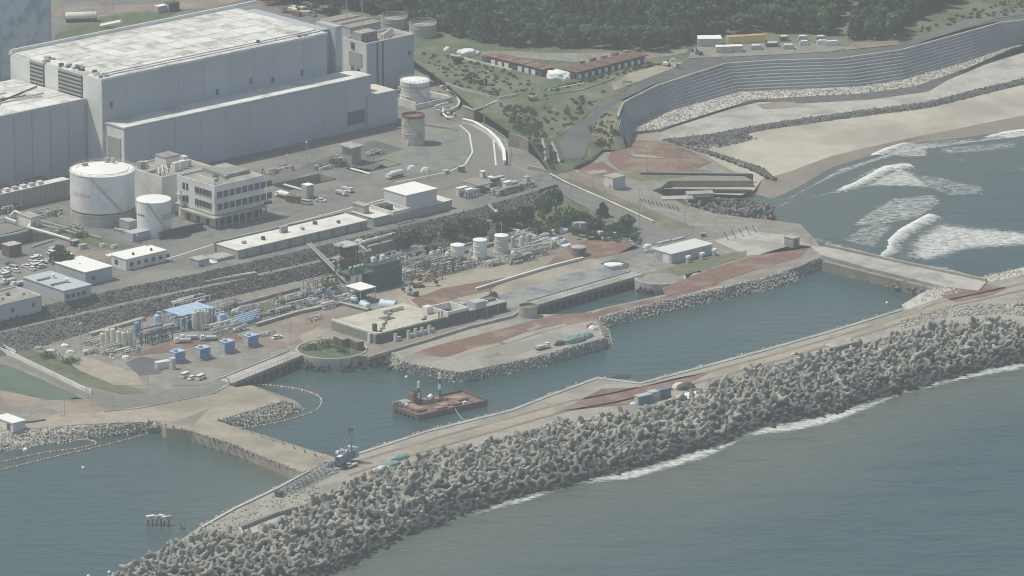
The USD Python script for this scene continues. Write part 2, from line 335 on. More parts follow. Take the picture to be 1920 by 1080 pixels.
patch('quay_road', [(-40, 640), (0, 651), (60, 680), (160, 728), (220, 742), (280, 740), (330, 728), (380, 728), (418, 712), (424, 718), (400, 735), (330, 750), (260, 762), (200, 770), (165, 748), (70, 700), (0, 668), (-40, 655)], ZQ, ROADM, 'grey road curving along the corner of the quay', 4)
patch('dark_yard', [(235, 680), (265, 668), (315, 676), (300, 700), (262, 705)], ZQ, ASPHD, 'dark asphalt yard beside the filter plant', 4)
patch('red_soil', [(240, 668), (290, 650), (360, 632), (440, 625), (470, 640), (400, 640), (320, 660)], ZQ, SOIL, 'reddish soil yard in front of the four blue pump boxes', 5)
patch('car_park', [(300, 700), (330, 680), (400, 690), (420, 710), (380, 722), (320, 722)], ZQ, CONCD, 'concrete parking place at the corner of the quay', 5)
patch('grass_strip', [(425, 588), (520, 560), (645, 527), (655, 537), (560, 572), (440, 600)], ZQ, GRASS, 'weedy strip between the slope and the pump rows', 2)
patch('brown_yard', [(430, 650), (560, 590), (640, 578), (690, 590), (640, 608), (612, 612), (560, 640), (500, 662)], ZQ, BROWN, 'brown soil yard left of the concrete pump house', 3)
patch('sand_yard', [(560, 630), (600, 612), (640, 625), (620, 640), (575, 650)], ZQ, SAND, 'trampled sand at the corner of the concrete pump house', 4)
patch('tan_yard', [(700, 550), (820, 520), (1010, 480), (1110, 484), (1150, 500), (1000, 545), (880, 570), (850, 556), (760, 580), (720, 572)], ZQ, SAND, 'tan sand yard behind the long pier', 3)
patch('red_soil', [(770, 562), (830, 540), (950, 520), (920, 545), (850, 560), (800, 585)], ZQ, SOIL, 'reddish soil beside the orange excavator on the quay', 4)
patch('red_soil', [(1060, 465), (1110, 445), (1160, 445), (1200, 465), (1150, 478), (1080, 490), (1020, 500)], ZQ, SOIL, 'reddish soil around the scrap piles on the quay', 4)
patch('quay_road', [(1240, 415), (1330, 432), (1360, 440), (1290, 460), (1210, 468), (1170, 490), (1130, 505), (1150, 480), (1210, 448)], ZQ, ROADM, 'grey road at the foot of the ramp by the white roofed shed', 4)
patch('concrete_apron', [(1340, 452), (1400, 432), (1470, 440), (1530, 462), (1480, 470), (1400, 480)], ZQ, CONC, 'pale concrete apron where the sea wall begins', 4)
patch('red_soil', [(1240, 540), (1330, 505), (1420, 478), (1490, 458), (1520, 462), (1500, 482), (1420, 505), (1330, 535), (1250, 556)], ZQ, SOIL, 'reddish track running out to the sea wall', 4)
patch('grass_bank', [(1180, 520), (1240, 505), (1340, 480), (1400, 470), (1400, 480), (1330, 502), (1260, 522)], ZQ, GRASSY, 'weedy verge in front of the white roofed shed', 5)

# plant terrace patches
patch('brown_soil', [(90, 478), (130, 462), (180, 470), (250, 470), (200, 485), (130, 488)], ZU, BROWN, 'brown soil beside the parked cars', 2)
patch('grass_bank', [(60, 425), (100, 415), (180, 440), (250, 462), (210, 470), (140, 455)], ZU, GRASS, 'weedy ground below the big white tank', 2)
patch('plant_road', [(210, 520), (250, 490), (330, 462), (560, 398), (760, 350), (880, 318), (890, 285), (880, 250), (860, 232), (900, 236), (930, 260), (944, 300), (1000, 335), (940, 345), (880, 340), (760, 372), (560, 425), (400, 465), (250, 515)], ZU, ROADM, 'grey road in front of the plant offices', 2)
patch('car_park', [(740, 285), (800, 262), (850, 236), (875, 250), (882, 282), (870, 310), (800, 325), (735, 318), (700, 300)], ZU, M('tyre_marked_asphalt', (0.13, 0.135, 0.125), (0.21, 0.215, 0.195), 0.22, c3=(0.19, 0.2, 0.16), scale3=0.12), 'worn grey car park inside the road bend', 3)
patch('shade_yard', [(520, 330), (700, 262), (760, 280), (700, 318), (650, 312), (600, 318), (500, 350)], ZU, ASPHD, 'dark asphalt yard in front of the turbine hall', 1)  # patch of darker asphalt laid over the terrace
patch('grass_bank', [(100, 70), (140, 40), (260, 20), (330, 25), (280, 55), (180, 75), (110, 85)], ZU, GRASS, 'grass field behind the turbine hall', 2)
patch('service_road', [(90, 100), (240, 50), (500, 0), (640, -30), (640, -18), (480, 12), (260, 62), (110, 112)], ZU, BROWN, 'brown service road behind the turbine hall', 3)
patch('service_road', [(80, 18), (400, 0), (640, -60), (640, -45), (400, 14), (80, 32)], ZU, BROWN, 'second brown service road behind the turbine hall', 3)
for pts, lab in (([(862, 234), (880, 250), (886, 285), (872, 308), (840, 322), (790, 332), (740, 342)], 'white line on the inner edge of the bending plant road'),
                 ([(905, 238), (925, 262), (930, 310)], 'faint centre line of the bending plant road'),
                 ([(250, 505), (400, 458), (560, 415), (740, 368)], 'pale kerb along the plant road in front of the offices')):
    w = PP(pts, ZU + 0.1); w = resample(w, 60); t = np.gradient(w, axis=0); t /= np.linalg.norm(t, axis=1)[:, None]; nrm = np.c_[-t[:, 1], t[:, 0], 0 * t[:, 0]] * 0.35
    vv = np.vstack([w + nrm, w - nrm]); ff = np.array([(i, i + 1, 61 + i, 60 + i) for i in range(59)]); ff = np.vstack([ff[:, [0, 1, 2]], ff[:, [0, 2, 3]]])
    top('road_line', (vv, up(vv, ff)), LINEW, lab, 'road marking', kind='structure')

# ---------------------------------------------------------------- wooded hill, ramp and bank (a surveyed surface)
HILL = [(640, 60, 16), (600, -250, 34), (640, -40, 17), (900, -250, 38), (1300, -250, 38), (1700, -250, 36), (2250, -250, 20), (2250, 0, 15),
 (830, 70, 17), (960, 95, 17), (1220, 98, 17), (1300, 82, 16), (1590, 78, 16), (1690, 75, 16), (1780, 60, 15.5), (2000, 5, 15.5),
 (770, 110, 17), (838, 158, 16.5), (888, 203, 17), (931, 186, 17.5), (957, 248, 17.5), (990, 262, 16.5), (1015, 300, 12), (1040, 335, 10),
 (1000, 200, 17), (1060, 188, 17), (1150, 150, 16.8), (1260, 118, 16.2), (900, 130, 17), (1000, 150, 17),
 (1020, 272, 10), (1055, 252, 10.8), (1100, 217, 12.2), (1180, 162, 14.6), (1280, 114, 15.6),
 (1030, 300, 8.2), (1090, 300, 6.6), (1105, 265, 8.5), (1120, 225, 11.5), (1137, 207, 13.4), (1060, 330, 7.5), (1080, 312, 5.5),
 (1167, 187, 14.8), (1220, 160, 15), (1357, 120, 15), (1440, 114, 15), (1575, 110, 15), (1692, 93, 15), (1865, 41, 15), (1920, 36, 15), (2250, 0, 15.2),
 (1146, 262, 7.5), (1160, 234, 14.0), (1130, 280, 5.0), (1176, 284, 4.4), (1110, 300, 5.0)]
hp = PP(HILL); hp, _ui = np.unique(np.round(hp, 3), axis=0, return_index=True)
tri = Delaunay(hp[:, :2]); _li = LinearNDInterpolator(tri, hp[:, 2]); _ni = NearestNDInterpolator(hp[:, :2], hp[:, 2])
HOUT = Polygon(PP([(600, -250, 34), (2250, -250, 20), (2250, 0, 15.2), (1920, 36, 15), (1865, 41, 15), (1692, 93, 15), (1575, 110, 15), (1440, 114, 15), (1357, 120, 15), (1220, 160, 15), (1167, 187, 14.8), (1160, 234, 14.0), (1176, 284, 4.4), (1130, 280, 5.0), (1110, 300, 5.0), (1080, 312, 5.5), (1060, 330, 7.5), (1040, 335, 10), (1015, 300, 12), (990, 262, 16.5), (957, 248, 17.5), (931, 186, 17.5), (888, 203, 17), (838, 158, 16.5), (770, 110, 17), (640, 60, 16)])[:, :2]).buffer(0.3)
def HZ(xy):
    xy = np.asarray(xy, float)[..., :2]; z = _li(xy); bad = np.isnan(z)
    if np.any(bad): z = np.where(bad, _ni(xy), z)
    return np.where(contains_xy(HOUT, xy[..., 0], xy[..., 1]), z, -9.0)
def PT(x, y, off=0.0):
    """first point of the hill on the sight line"""
    z = np.linspace(42, 0, 421); d = FWD + (x - 960) / FPX * RGT - (y - 540) / FPX * UPV
    q = CAM + d * ((z - CAM[2]) / d[2])[:, None]; h = HZ(q); hit = q[:, 2] <= h
    if not hit.any(): h = _ni(q[:, :2]); hit = q[:, 2] <= h
    k = np.argmax(hit); a = q[k].copy(); a[2] = float(h[k]) + off; return a
v = hp.copy(); f = tri.simplices; _c = v[f].mean(1); f = f[contains_xy(HOUT, _c[:, 0], _c[:, 1])]
mx = trimesh.Trimesh(v, f, process=False)
vv, ff = trimesh.remesh.subdivide_to_size(mx.vertices, mx.faces, 9.0, max_iter=12)
vv = vv.copy(); ncut = meshkit.fbm(vv * np.array([0.08, 0.08, 0]), 3, 2) - 0.5; vv[:, 2] += np.where(vv[:, 2] > 16.4, 0, 0.35) * ncut
top('hillside', (vv, up(vv, ff)), GRASS, 'green hillside that rises behind the plant and carries the wood', 'hill', kind='structure', smooth=True)
def drape(name, px, mat, label, off=0.12, step=7):
    pol = Polygon(px).buffer(0); x0, y0, x1, y1 = pol.bounds
    pts = [(x, y) for x in np.arange(x0, x1, step) for y in np.arange(y0, y1, step) if contains_xy(pol.buffer(-1.5), x, y)]
    bd = dens(np.array(list(px) + [px[0]], float), step)[:-1]; pts = np.array(pts + bd.tolist())
    tr = Delaunay(pts); c = pts[tr.simplices].mean(1); ok = contains_xy(pol.buffer(0.01), c[:, 0], c[:, 1])
    w = np.array([PT(x, y, off) for x, y in pts]); top(name, (w, up(w, tr.simplices[ok])), mat, label, 'ground', kind='structure', smooth=True)
drape('asphalt_ramp', [(1285, 112), (1575, 100), (1690, 85), (1700, 92), (1575, 112), (1440, 117), (1357, 122), (1220, 162), (1160, 190), (1120, 225), (1108, 262), (1092, 300), (1040, 297), (1030, 290), (1062, 250), (1104, 216), (1182, 162)], ASPHD, 'dark asphalt ramp running down behind the stepped sea wall', 0.14)
drape('container_yard', [(1290, 110), (1300, 88), (1400, 80), (1570, 84), (1590, 90), (1560, 98), (1400, 106)], CONCD, 'gravel storage yard at the edge of the wood', 0.2)
drape('hill_road', [(1690, 82), (1780, 48), (1870, 20), (1925, 14), (1925, 28), (1865, 36), (1780, 63), (1700, 88)], ASPHD, 'dark road behind the crest of the stepped sea wall at the right', 0.15)
drape('brown_verge', [(1600, 80), (1680, 78), (1690, 84), (1580, 95)], BROWN, 'brown verge below the wood', 0.2)
drape('bank', [(1020, 270), (1010, 215), (1062, 190), (1150, 152), (1180, 160), (1103, 214), (1060, 248)], GRASSY, 'dry grass bank above the asphalt ramp', 0.1)
drape('sand_bank', [(1148, 158), (1180, 138), (1258, 118), (1282, 116), (1270, 126), (1183, 160), (1150, 172)], SAND, 'bare orange sand bank beside the asphalt ramp', 0.24)
drape('dune_bank', [(1100, 240), (1135, 208), (1163, 212), (1159, 236), (1172, 280), (1130, 284), (1103, 298)], GRASSY, 'dry grass bank at the end of the stepped sea wall', 0.1)
drape('gravel_strip', [(860, 98), (960, 96), (1010, 100), (1220, 100), (1290, 92), (1288, 100), (1215, 112), (1090, 118), (1010, 112), (900, 105)], CONCD, 'pale gravel strip along the foot of the wood', 0.12)
0 and drape('grass_patch', [(930, 150), (1000, 165), (1010, 185), (960, 185), (900, 160)], TURF, 'green lawn in front of the rusty racks', 0.12)

# plant road down to the quay
rA = PP([(940, 318, 12), (1000, 322, 11.6), (1040, 338, 10.5), (1110, 367, 8), (1180, 398, 5.8), (1255, 432, 4.12), (1300, 440, 4.1)])
rB = PP([(930, 350, 12), (1000, 350, 11.8), (1050, 364, 10.5), (1095, 388, 8.2), (1150, 416, 6), (1205, 446, 4.12), (1215, 460, 4.1)])
v, f = ruled(rA, rB, 60, 4); v[:, 2] += 0.1; top('ramp_road', (v, f), ROADM, 'grey road sloping from the plant terrace down to the quay', 'road', kind='structure')
v, f = ruled(PP([(1000, 350, 11.7), (1050, 364, 10.4), (1095, 388, 8.1), (1150, 416, 5.9), (1205, 446, 4.05)]), PP([(985, 440, 4), (1060, 432, 4), (1100, 436, 4), (1150, 445, 4), (1205, 455, 4)]), 60, 14, 1.2, 8)
top('green_slope', (v, f), GRASS, 'overgrown slope below the sloping road', 'slope', kind='structure')
rC = PP([(1030, 325, 10.4), (1090, 345, 7), (1130, 358, 5.6), (1200, 385, 4.6), (1300, 425, 4.06)])
v, f = ruled(rC, rA[2:6] + np.array([0.0, 0, 0.02]), 50, 5, 0.3, 6); top('verge', (v, f), GRASSY, 'verge between the sloping road and the lower track', 'verge', kind='structure')
v, f = ruled(PP([(1030, 325, 10.4), (1090, 345, 7), (1130, 358, 5.6), (1200, 385, 4.6)]), PP([(1040, 312, 7.6), (1085, 318, 5), (1150, 340, 4.05), (1200, 380, 4.05)]), 30, 5)
top('verge', (v, f), BROWN, 'brown shoulder above the white hut', 'verge', kind='structure')

# red soil mound and yards left of the beach
mo = PP([(1150, 268), (1200, 262), (1260, 268), (1300, 285), (1335, 305), (1300, 318), (1230, 325), (1160, 318), (1140, 300)], 4.1); mc = mo.mean(0)
b = B(); n = len(mo); ring = [mo, mc + (mo - mc) * [0.75, 0.75, 0] + [0, 0, 1.0], mc + (mo - mc) * [0.45, 0.45, 0] + [0, 0, 1.6], mc + (mo - mc) * [0.02, 0.02, 0] + [0, 0, 1.9]]
b.add(np.vstack(ring), [(i * n + k, i * n + (k + 1) % n, (i + 1) * n + (k + 1) % n, (i + 1) * n + k) for i in range(3) for k in range(n)])
v, f = b.arr(); top('soil_mound', (v, up(v, f)), SOIL, 'low mound of red soil above the beach', 'mound', kind='structure', smooth=True)
patch('red_soil', [(1085, 312), (1130, 303), (1160, 322), (1150, 335), (1120, 345), (1088, 338)], ZQ, SOIL, 'red soil yard behind the grey hut', 2)
patch('scrub', [(1160, 325), (1330, 318), (1340, 326), (1200, 340)], ZQ, GRASSY, 'scrub along the sheet pile wall', 2)
patch('track', [(1100, 352), (1150, 362), (1220, 392), (1300, 425), (1340, 435), (1260, 424), (1150, 378)], ZQ, ROADM, 'narrow grey track beside the sloping road', 2)

# stepped sea wall
st = PP([(1160, 236), (1164, 216), (1172, 197), (1235, 165), (1360, 125), (1440, 119), (1575, 115), (1692, 99), (1790, 72), (1880, 47), (1920, 43), (2060, 28)], 14.6)
sb = PP([(1180, 278), (1182, 256), (1184, 233), (1240, 212), (1385, 172), (1440, 170), (1615, 162), (1690, 150), (1815, 115), (1897, 87), (1920, 80), (2060, 42)], 5.0)
NS = 220; st = resample(st, NS)
cum = np.r_[0, np.cumsum(np.linalg.norm(np.diff(PP([(1160, 236), (1164, 216), (1172, 197), (1235, 165), (1360, 125), (1440, 119), (1575, 115), (1692, 99), (1790, 72), (1880, 47), (1920, 43), (2060, 28)], 14.6), axis=0), axis=1))]
tt = np.linspace(0, cum[-1], NS); sb = np.stack([np.interp(tt, cum, sb[:, k]) for k in range(3)], 1)
STEPC = M('step_concrete', (0.27, 0.28, 0.285), (0.33, 0.335, 0.335), 0.4, c3=(0.26, 0.265, 0.268), scale3=0.08)
wall = Thing('stepped_sea_wall', 'long stepped grey sea wall that curves above the beach', 'sea wall', loc=st[0])
NST = 8
for k in range(NST):
    a0, a1 = k / NST, (k + 1) / NST; h = (14.6 - 5.0) / NST
    p0 = st * (1 - a0) + sb * a0; p1 = st * (1 - a1) + sb * a1
    zt = 14.6 - h * k; fr = p0 * 0.42 + p1 * 0.58
    rows = [np.c_[p0[:, :2], np.full(NS, zt)], np.c_[fr[:, :2], np.full(NS, zt - 0.05)], np.c_[(fr * 0.85 + p1 * 0.15)[:, :2], np.full(NS, zt - h)], np.c_[p1[:, :2], np.full(NS, zt - h - 0.02)]]
    rows = rows[:3] if k < NST - 1 else rows
    if k > 0: rows[0] = np.c_[(p0 - (p1 - p0) * 0.40)[:, :2], np.full(NS, zt)]
    v = np.vstack(rows); m = len(rows)
    f = np.array([(r * NS + i, r * NS + i + 1, (r + 1) * NS + i + 1, (r + 1) * NS + i) for r in range(m - 1) for i in range(NS - 1)]); f = np.vstack([f[:, [0, 1, 2]], f[:, [0, 2, 3]]])
    wall.part('step', (v, up(v, f)), STEPC)
pb = B(); pw = st.copy(); tg = np.gradient(pw, axis=0); tg /= np.linalg.norm(tg, axis=1)[:, None]; nm = np.c_[-tg[:, 1], tg[:, 0], 0 * tg[:, 0]]
i0 = 8
def ribbon_wall(b, w, t, z0, z1):
    """upright wall of thickness t along w"""
    tg = np.gradient(w, axis=0); tg[:, 2] = 0; tg /= np.linalg.norm(tg, axis=1)[:, None] + 1e-9; nm = np.c_[-tg[:, 1], tg[:, 0], 0 * tg[:, 0]] * t / 2
    n = len(w); z0 = np.broadcast_to(z0, n); z1 = np.broadcast_to(z1, n)
    rows = [np.c_[(w + nm)[:, :2], z0], np.c_[(w + nm)[:, :2], z1], np.c_[(w - nm)[:, :2], z1], np.c_[(w - nm)[:, :2], z0]]
    v = np.vstack(rows); f = [(r * n + i, r * n + i + 1, ((r + 1) % 4) * n + i + 1, ((r + 1) % 4) * n + i) for r in range(4) for i in range(n - 1)]
    b.add(v, f); b.quad(*[r[0] for r in rows]); b.quad(*[r[-1] for r in rows][::-1]); return b
ribbon_wall(pb, pw[i0:] + nm[i0:] * 0.9, 1.0, 13.0, 15.9)
wall.part('parapet', pb, CONC)
# lower face: white stones, dark toe wall, flat, dark stones, beach
BTM = sb.copy()
l2 = PP([(1176, 276), (1184, 248), (1236, 242), (1410, 187), (1490, 182), (1615, 175), (1715, 162), (1815, 127), (1900, 90), (2060, 50)], 5.0)
l3 = PP([(1176, 280), (1190, 252), (1241, 248), (1320, 215), (1425, 191), (1505, 194), (1630, 187), (1740, 172), (1777, 150), (1900, 95), (2060, 55)], 3.9)
v, f = ruled(sb, l2, 220, 8, 0.8, 12); top('stone_apron', (v, f), RIPW, 'pale stone apron at the foot of the stepped sea wall', 'stones', kind='structure')
v, f = ruled(l2, l3, 160, 3); top('toe_wall', (v, f), DROCK, 'dark low wall below the pale stone apron', 'wall', kind='structure')
l4 = PP([(1190, 262), (1245, 262), (1330, 250), (1440, 231), (1590, 210), (1740, 191), (1865, 159), (1920, 147), (2060, 105)], 3.6)
l3b = l3 + [0, 0, 0.3]
patch('beach_track', [(1190, 252), (1241, 247), (1320, 215), (1425, 191), (1505, 194), (1630, 187), (1740, 172), (1777, 150), (1850, 120), (2060, 55), (2060, 110), (1920, 150), (1865, 162), (1740, 194), (1590, 213), (1440, 234), (1330, 253), (1245, 264), (1185, 264)], ZQ, CONC, 'pale grey track between the sea wall and the beach', 3)
patch('dry_ground', [(1190, 252), (1240, 248), (1250, 256), (1230, 262), (1188, 264)], ZQ, SAND, 'yellow ground at the start of the beach track', 4)
l5 = PP([(1260, 272), (1340, 262), (1440, 242), (1590, 221), (1740, 202), (1865, 171), (1920, 158), (2060, 118)], 3.0)
v, f = ruled(PP([(1240, 262), (1330, 251), (1440, 231), (1590, 210), (1740, 191), (1865, 159), (1920, 147), (2060, 105)], 4.4), l5, 220, 6, 1.4, 14)
top('stone_bank', (v, f), DROCK, 'dark stone bank along the top of the beach', 'stones', kind='structure')
sh0 = PP([(1290, 272), (1330, 270), (1440, 241), (1590, 220), (1740, 201), (1865, 170), (1920, 157), (2100, 112)], 2.9)
sh1 = PP([(1335, 300), (1425, 337), (1480, 322), (1560, 292), (1690, 262), (1800, 240), (1920, 216), (2100, 175)], 1.4)
sh2 = PP([(1370, 360), (1425, 372), (1455, 380), (1505, 352), (1562, 316), (1640, 292), (1690, 272), (1800, 262), (1920, 246), (2100, 205)], -0.25)
v, f = ruled(sh0, sh1, 120, 6); top('beach', (v, f), BEACH, 'pale dry sand beach below the sea wall', 'beach', kind='structure', smooth=True)
v, f = ruled(sh1, sh2, 120, 6, prof=lambda t: 0.3 * t * (1 - t)); top('wet_beach', (v, f), WETSAND, 'dark wet sand along the surf', 'beach', kind='structure', smooth=True)
sheet('sand_flat', [(1240, 268), (1300, 268), (1340, 296), (1428, 337), (1415, 356), (1390, 366), (1300, 362), (1250, 354), (1255, 338), (1413, 338), (1395, 330), (1350, 308)], 1.38, BEACH, 'sand between the rocks and the sheet pile walls')

# ---------------------------------------------------------------- gravel spit
SPIT_TOP = [(730, 657), (755, 678), (800, 688), (865, 698), (960, 678), (1022, 664), (1085, 646), (1133, 634), (1124, 616), (1116, 598), (1150, 588), (1247, 563), (1350, 540), (1440, 518), (1478, 505), (1545, 480)]
SPIT_WL = [(715, 668), (728, 692), (790, 705), (860, 720), (960, 702), (1022, 688), (1085, 667), (1148, 650), (1146, 634), (1140, 616), (1160, 610), (1247, 588), (1350, 564), (1440, 545), (1488, 530), (1560, 492)]
sheet('gravel_spit', SPIT_TOP + [(1520, 460), (1420, 488), (1340, 508), (1300, 512), (1282, 530), (1247, 552), (1135, 576), (1085, 589), (1002, 589), (985, 588), (900, 608), (745, 648)], 3.9, GRAVEL, 'flat grey gravel spit in front of the quay', skirt=-2)
v, f = ruled(PP(SPIT_TOP, 3.9), PP(SPIT_WL, -0.6), 300, 9, 1.3, 21); top('spit_edge', (v, f), RIP, 'stone edge of the gravel spit', 'stones', kind='structure')
v, f = ruled(PP([(1002, 589), (1085, 589), (1135, 576), (1247, 552), (1282, 530), (1310, 505)], 3.9), PP([(1000, 600), (1085, 600), (1135, 585), (1240, 552), (1268, 530), (1296, 505)], -0.5) , 120, 5, 0.8, 22)
patch('red_soil', [(775, 662), (810, 650), (880, 632), (980, 606), (1040, 590), (1110, 585), (1112, 600), (1050, 612), (960, 642), (880, 662), (830, 670)], 3.9, SOIL, 'red soil strip on the gravel spit', 2)
patch('red_track', [(1095, 592), (1135, 579), (1247, 555), (1330, 534), (1420, 505), (1510, 470), (1525, 478), (1440, 512), (1350, 534), (1247, 562), (1140, 588), (1110, 602)], 3.9, SOIL, 'reddish wheel track along the narrow part of the spit', 3)
patch('gravel_patch', [(900, 655), (960, 645), (1050, 622), (1060, 634), (960, 668), (905, 668)], 3.9, M('crushed_stone', (0.21, 0.2, 0.18), (0.27, 0.26, 0.23), 0.7), 'darker crushed stone on the spit', 2)

# ---------------------------------------------------------------- causeway on the left
CW = [(300, 792), (330, 770), (430, 728), (470, 722), (520, 745), (530, 752), (470, 770), (405, 788), (470, 812), (560, 842), (612, 852), (640, 862), (600, 888), (565, 884), (500, 858), (430, 830), (360, 808), (310, 802)]
sheet('causeway', CW, 3.97, SAND, 'tan sand causeway that closes the basin', skirt=-2, layer=1)
v, f = ruled(PP([(-150, 824), (0, 808), (150, 796), (290, 790), (360, 808), (430, 830), (500, 858), (565, 884)], 3.97), PP([(-150, 872), (0, 850), (150, 826), (290, 811), (345, 818), (420, 845), (490, 870), (545, 890)], -0.6), 220, 9, 1.0, 31)
top('causeway_stones', (v, f), RIPW, 'pale stones on the basin side of the causeway', 'stones', kind='structure')
v, f = ruled(PP([(528, 750), (470, 770), (405, 788)], 3.98), PP([(574, 768), (510, 792), (450, 804)], -0.6), 100, 8, 1.0, 32)
top('causeway_stones', (v, f), RIP, 'grey stones on the corner of the causeway inside the floating boom', 'stones', kind='structure')
v, f = ruled(PP([(470, 722), (520, 745), (530, 752)], 3.98), PP([(475, 722), (560, 752), (575, 768)], -0.6), 30, 4, 0.4, 33)
top('causeway_edge', (v, f), SAND, 'sand edge of the causeway toward the floating boom', 'sand', kind='structure')
v, f = ruled(PP([(405, 788), (470, 812), (560, 842), (640, 862)], 3.98), PP([(450, 803), (500, 816), (580, 842), (655, 866)], -0.6), 60, 4, 0.5, 34)
top('causeway_edge', (v, f), SAND, 'sand edge of the causeway toward the harbour', 'sand', kind='structure')

# ---------------------------------------------------------------- breakwater body
IN_T = [(378, 985), (440, 950), (520, 912), (580, 880), (620, 862), (665, 850), (800, 806), (960, 766), (1040, 735), (1120, 706), (1200, 716), (1300, 690), (1440, 652), (1560, 618), (1690, 578), (1730, 562), (1735, 545), (1790, 536), (1830, 536), (1960, 505), (2120, 470)]
IN_W = [(368, 1000), (432, 962), (512, 922), (572, 892), (615, 872), (650, 872), (800, 826), (960, 784), (1035, 752), (1110, 722), (1200, 732), (1300, 706), (1440, 668), (1560, 634), (1695, 594), (1722, 578), (1722, 556), (1770, 535), (1800, 528), (1960, 490), (2120, 455)]
OUT_T = [(200, 1092), (270, 1048), (330, 1015), (395, 1000), (450, 1008), (560, 970), (600, 930), (680, 900), (760, 870), (900, 836), (1050, 792), (1180, 780), (1310, 736), (1400, 698), (1560, 659), (1660, 639), (1750, 612), (1880, 602), (1960, 614), (2120, 574)]
sheet('breakwater_top', IN_T + OUT_T[::-1] + [(180, 1110), (300, 1040)], 4.5, GRAVEL, 'gravel top of the long breakwater', skirt=-2)
v, f = ruled(PP(IN_T, 4.5), PP(IN_W, -0.5), 300, 5, 0.35, 41); top('breakwater_wall', (v, f), RIPW, 'pale stone inner side of the breakwater', 'wall', kind='structure')
rd = [(640, 878), (672, 862), (800, 824), (960, 780), (1060, 752), (1150, 735), (1300, 702), (1440, 666), (1560, 632), (1690, 592), (1760, 565), (1840, 548), (1960, 520)]
rw = [(655, 892), (690, 880), (800, 846), (960, 800), (1060, 772), (1150, 757), (1300, 720), (1440, 682), (1560, 646), (1690, 606), (1760, 580), (1850, 560), (1960, 535)]
sheet('breakwater_road', rd + rw[::-1], 4.5, SAND, 'sandy road along the breakwater', layer=2)
for o, lab in ((0.08, 'inner brown wheel rut of the breakwater road'), (0.92, 'outer brown wheel rut of the breakwater road')):
    q = (1 - o) * np.array(rd, float) + o * np.array(rw, float)
    b = B(); w = resample(PP(q.tolist(), 4.62), 200); tg = np.gradient(w, axis=0); tg /= np.linalg.norm(tg, axis=1)[:, None]; nm = np.c_[-tg[:, 1], tg[:, 0], 0 * tg[:, 0]] * 0.8
    vv = np.vstack([w + nm, w - nm]); ff = np.array([(i, i + 1, 201 + i, 200 + i) for i in range(199)]); ff = np.vstack([ff[:, [0, 1, 2]], ff[:, [0, 2, 3]]])
    top('wheel_rut', (vv, up(vv, ff)), BROWN, lab, 'wheel rut', kind='structure')
patch('red_soil', [(1045, 772), (1130, 728), (1200, 726), (1270, 708), (1330, 698), (1290, 720), (1240, 738), (1200, 756), (1130, 762)], 4.5, SOIL, 'red soil widening of the breakwater road', 6)
patch('red_soil', [(1760, 552), (1800, 538), (1850, 532), (1890, 540), (1850, 556), (1790, 566)], 4.5, SOIL, 'red soil where the breakwater road meets the sea wall', 6)
patch('sand_patch', [(1690, 572), (1730, 548), (1790, 536), (1810, 540), (1760, 560), (1700, 582)], 4.5, RIPW, 'pale stones at the corner of the pool', 5)

# sea wall jetty that closes the pool on the right
jt = B(); jt.prism(PP([(1520, 462), (1545, 462), (1690, 494), (1850, 528), (1835, 545), (1775, 538), (1640, 505), (1540, 478)], 5.0)[:, :2], -2, 5.0)
jetty = Thing('sea_wall', 'long pale concrete sea wall that closes the pool on the right', 'sea wall', loc=P(1680, 510, 0))
jetty.part('wall', jt, CONC)
jb = B(); w = resample(PP([(1545, 488), (1640, 512), (1775, 545)], 4.2), 40); ribbon_wall(jb, w, 2.2, -2, 4.0); jetty.part('ledge', jb, CONCD)
jb = B(); w = resample(PP([(1548, 458), (1690, 490), (1850, 524)], 5.6), 40); ribbon_wall(jb, w, 1.2, 3, 5.9); jetty.part('parapet', jb, SAND)
# ---------------------------------------------------------------- materials of buildings and things
CLAD = M('blue_grey_cladding', (0.37, 0.39, 0.41), (0.395, 0.415, 0.432), 0.1, rough=0.7, c3=(0.352, 0.372, 0.39), scale3=0.05)
CLAD2 = M('blue_grey_cladding_faded', (0.385, 0.405, 0.42), (0.41, 0.43, 0.443), 0.1, rough=0.7, c3=(0.365, 0.385, 0.40), scale3=0.06)
ENDW = M('white_cladding', (0.66, 0.67, 0.63), (0.73, 0.735, 0.70), 0.12, rough=0.75, c3=(0.60, 0.60, 0.56), scale3=0.12)
ROOFW = M('white_roof_membrane', (0.60, 0.60, 0.565), (0.72, 0.72, 0.68), 0.2, rough=0.8, c3=(0.46, 0.45, 0.415), scale3=0.10)
ROOFW2 = M('white_roof_dirty', (0.50, 0.495, 0.46), (0.66, 0.655, 0.615), 0.3, rough=0.85, c3=(0.38, 0.365, 0.33), scale3=0.14)
ROOFG = M('grey_flat_roof', (0.20, 0.195, 0.175), (0.28, 0.27, 0.24), 0.4, c3=(0.34, 0.325, 0.28), scale3=0.12)
ROOFB = M('brown_flat_roof', (0.23, 0.205, 0.165), (0.30, 0.265, 0.21), 0.5)
WHITEW = M('white_concrete_wall', (0.60, 0.59, 0.55), (0.70, 0.69, 0.645), 0.3, c3=(0.53, 0.52, 0.475), scale3=0.15)
CREAM = M('cream_wall', (0.56, 0.51, 0.41), (0.63, 0.58, 0.47), 0.3)
GREYP = M('grey_panel', (0.30, 0.30, 0.275), (0.35, 0.345, 0.315), 0.3)
DARK = M('dark_steel', (0.055, 0.058, 0.06), (0.10, 0.10, 0.10), 0.8, rough=0.7)
DARKW = M('dark_glass', (0.035, 0.045, 0.055), rough=0.25, spec=0.5)
STEEL = M('galvanised_steel', (0.36, 0.365, 0.365), (0.48, 0.48, 0.47), 0.8, rough=0.55)
PIPEW = M('pale_pipe', (0.58, 0.56, 0.50), (0.68, 0.66, 0.60), 0.6, rough=0.6)
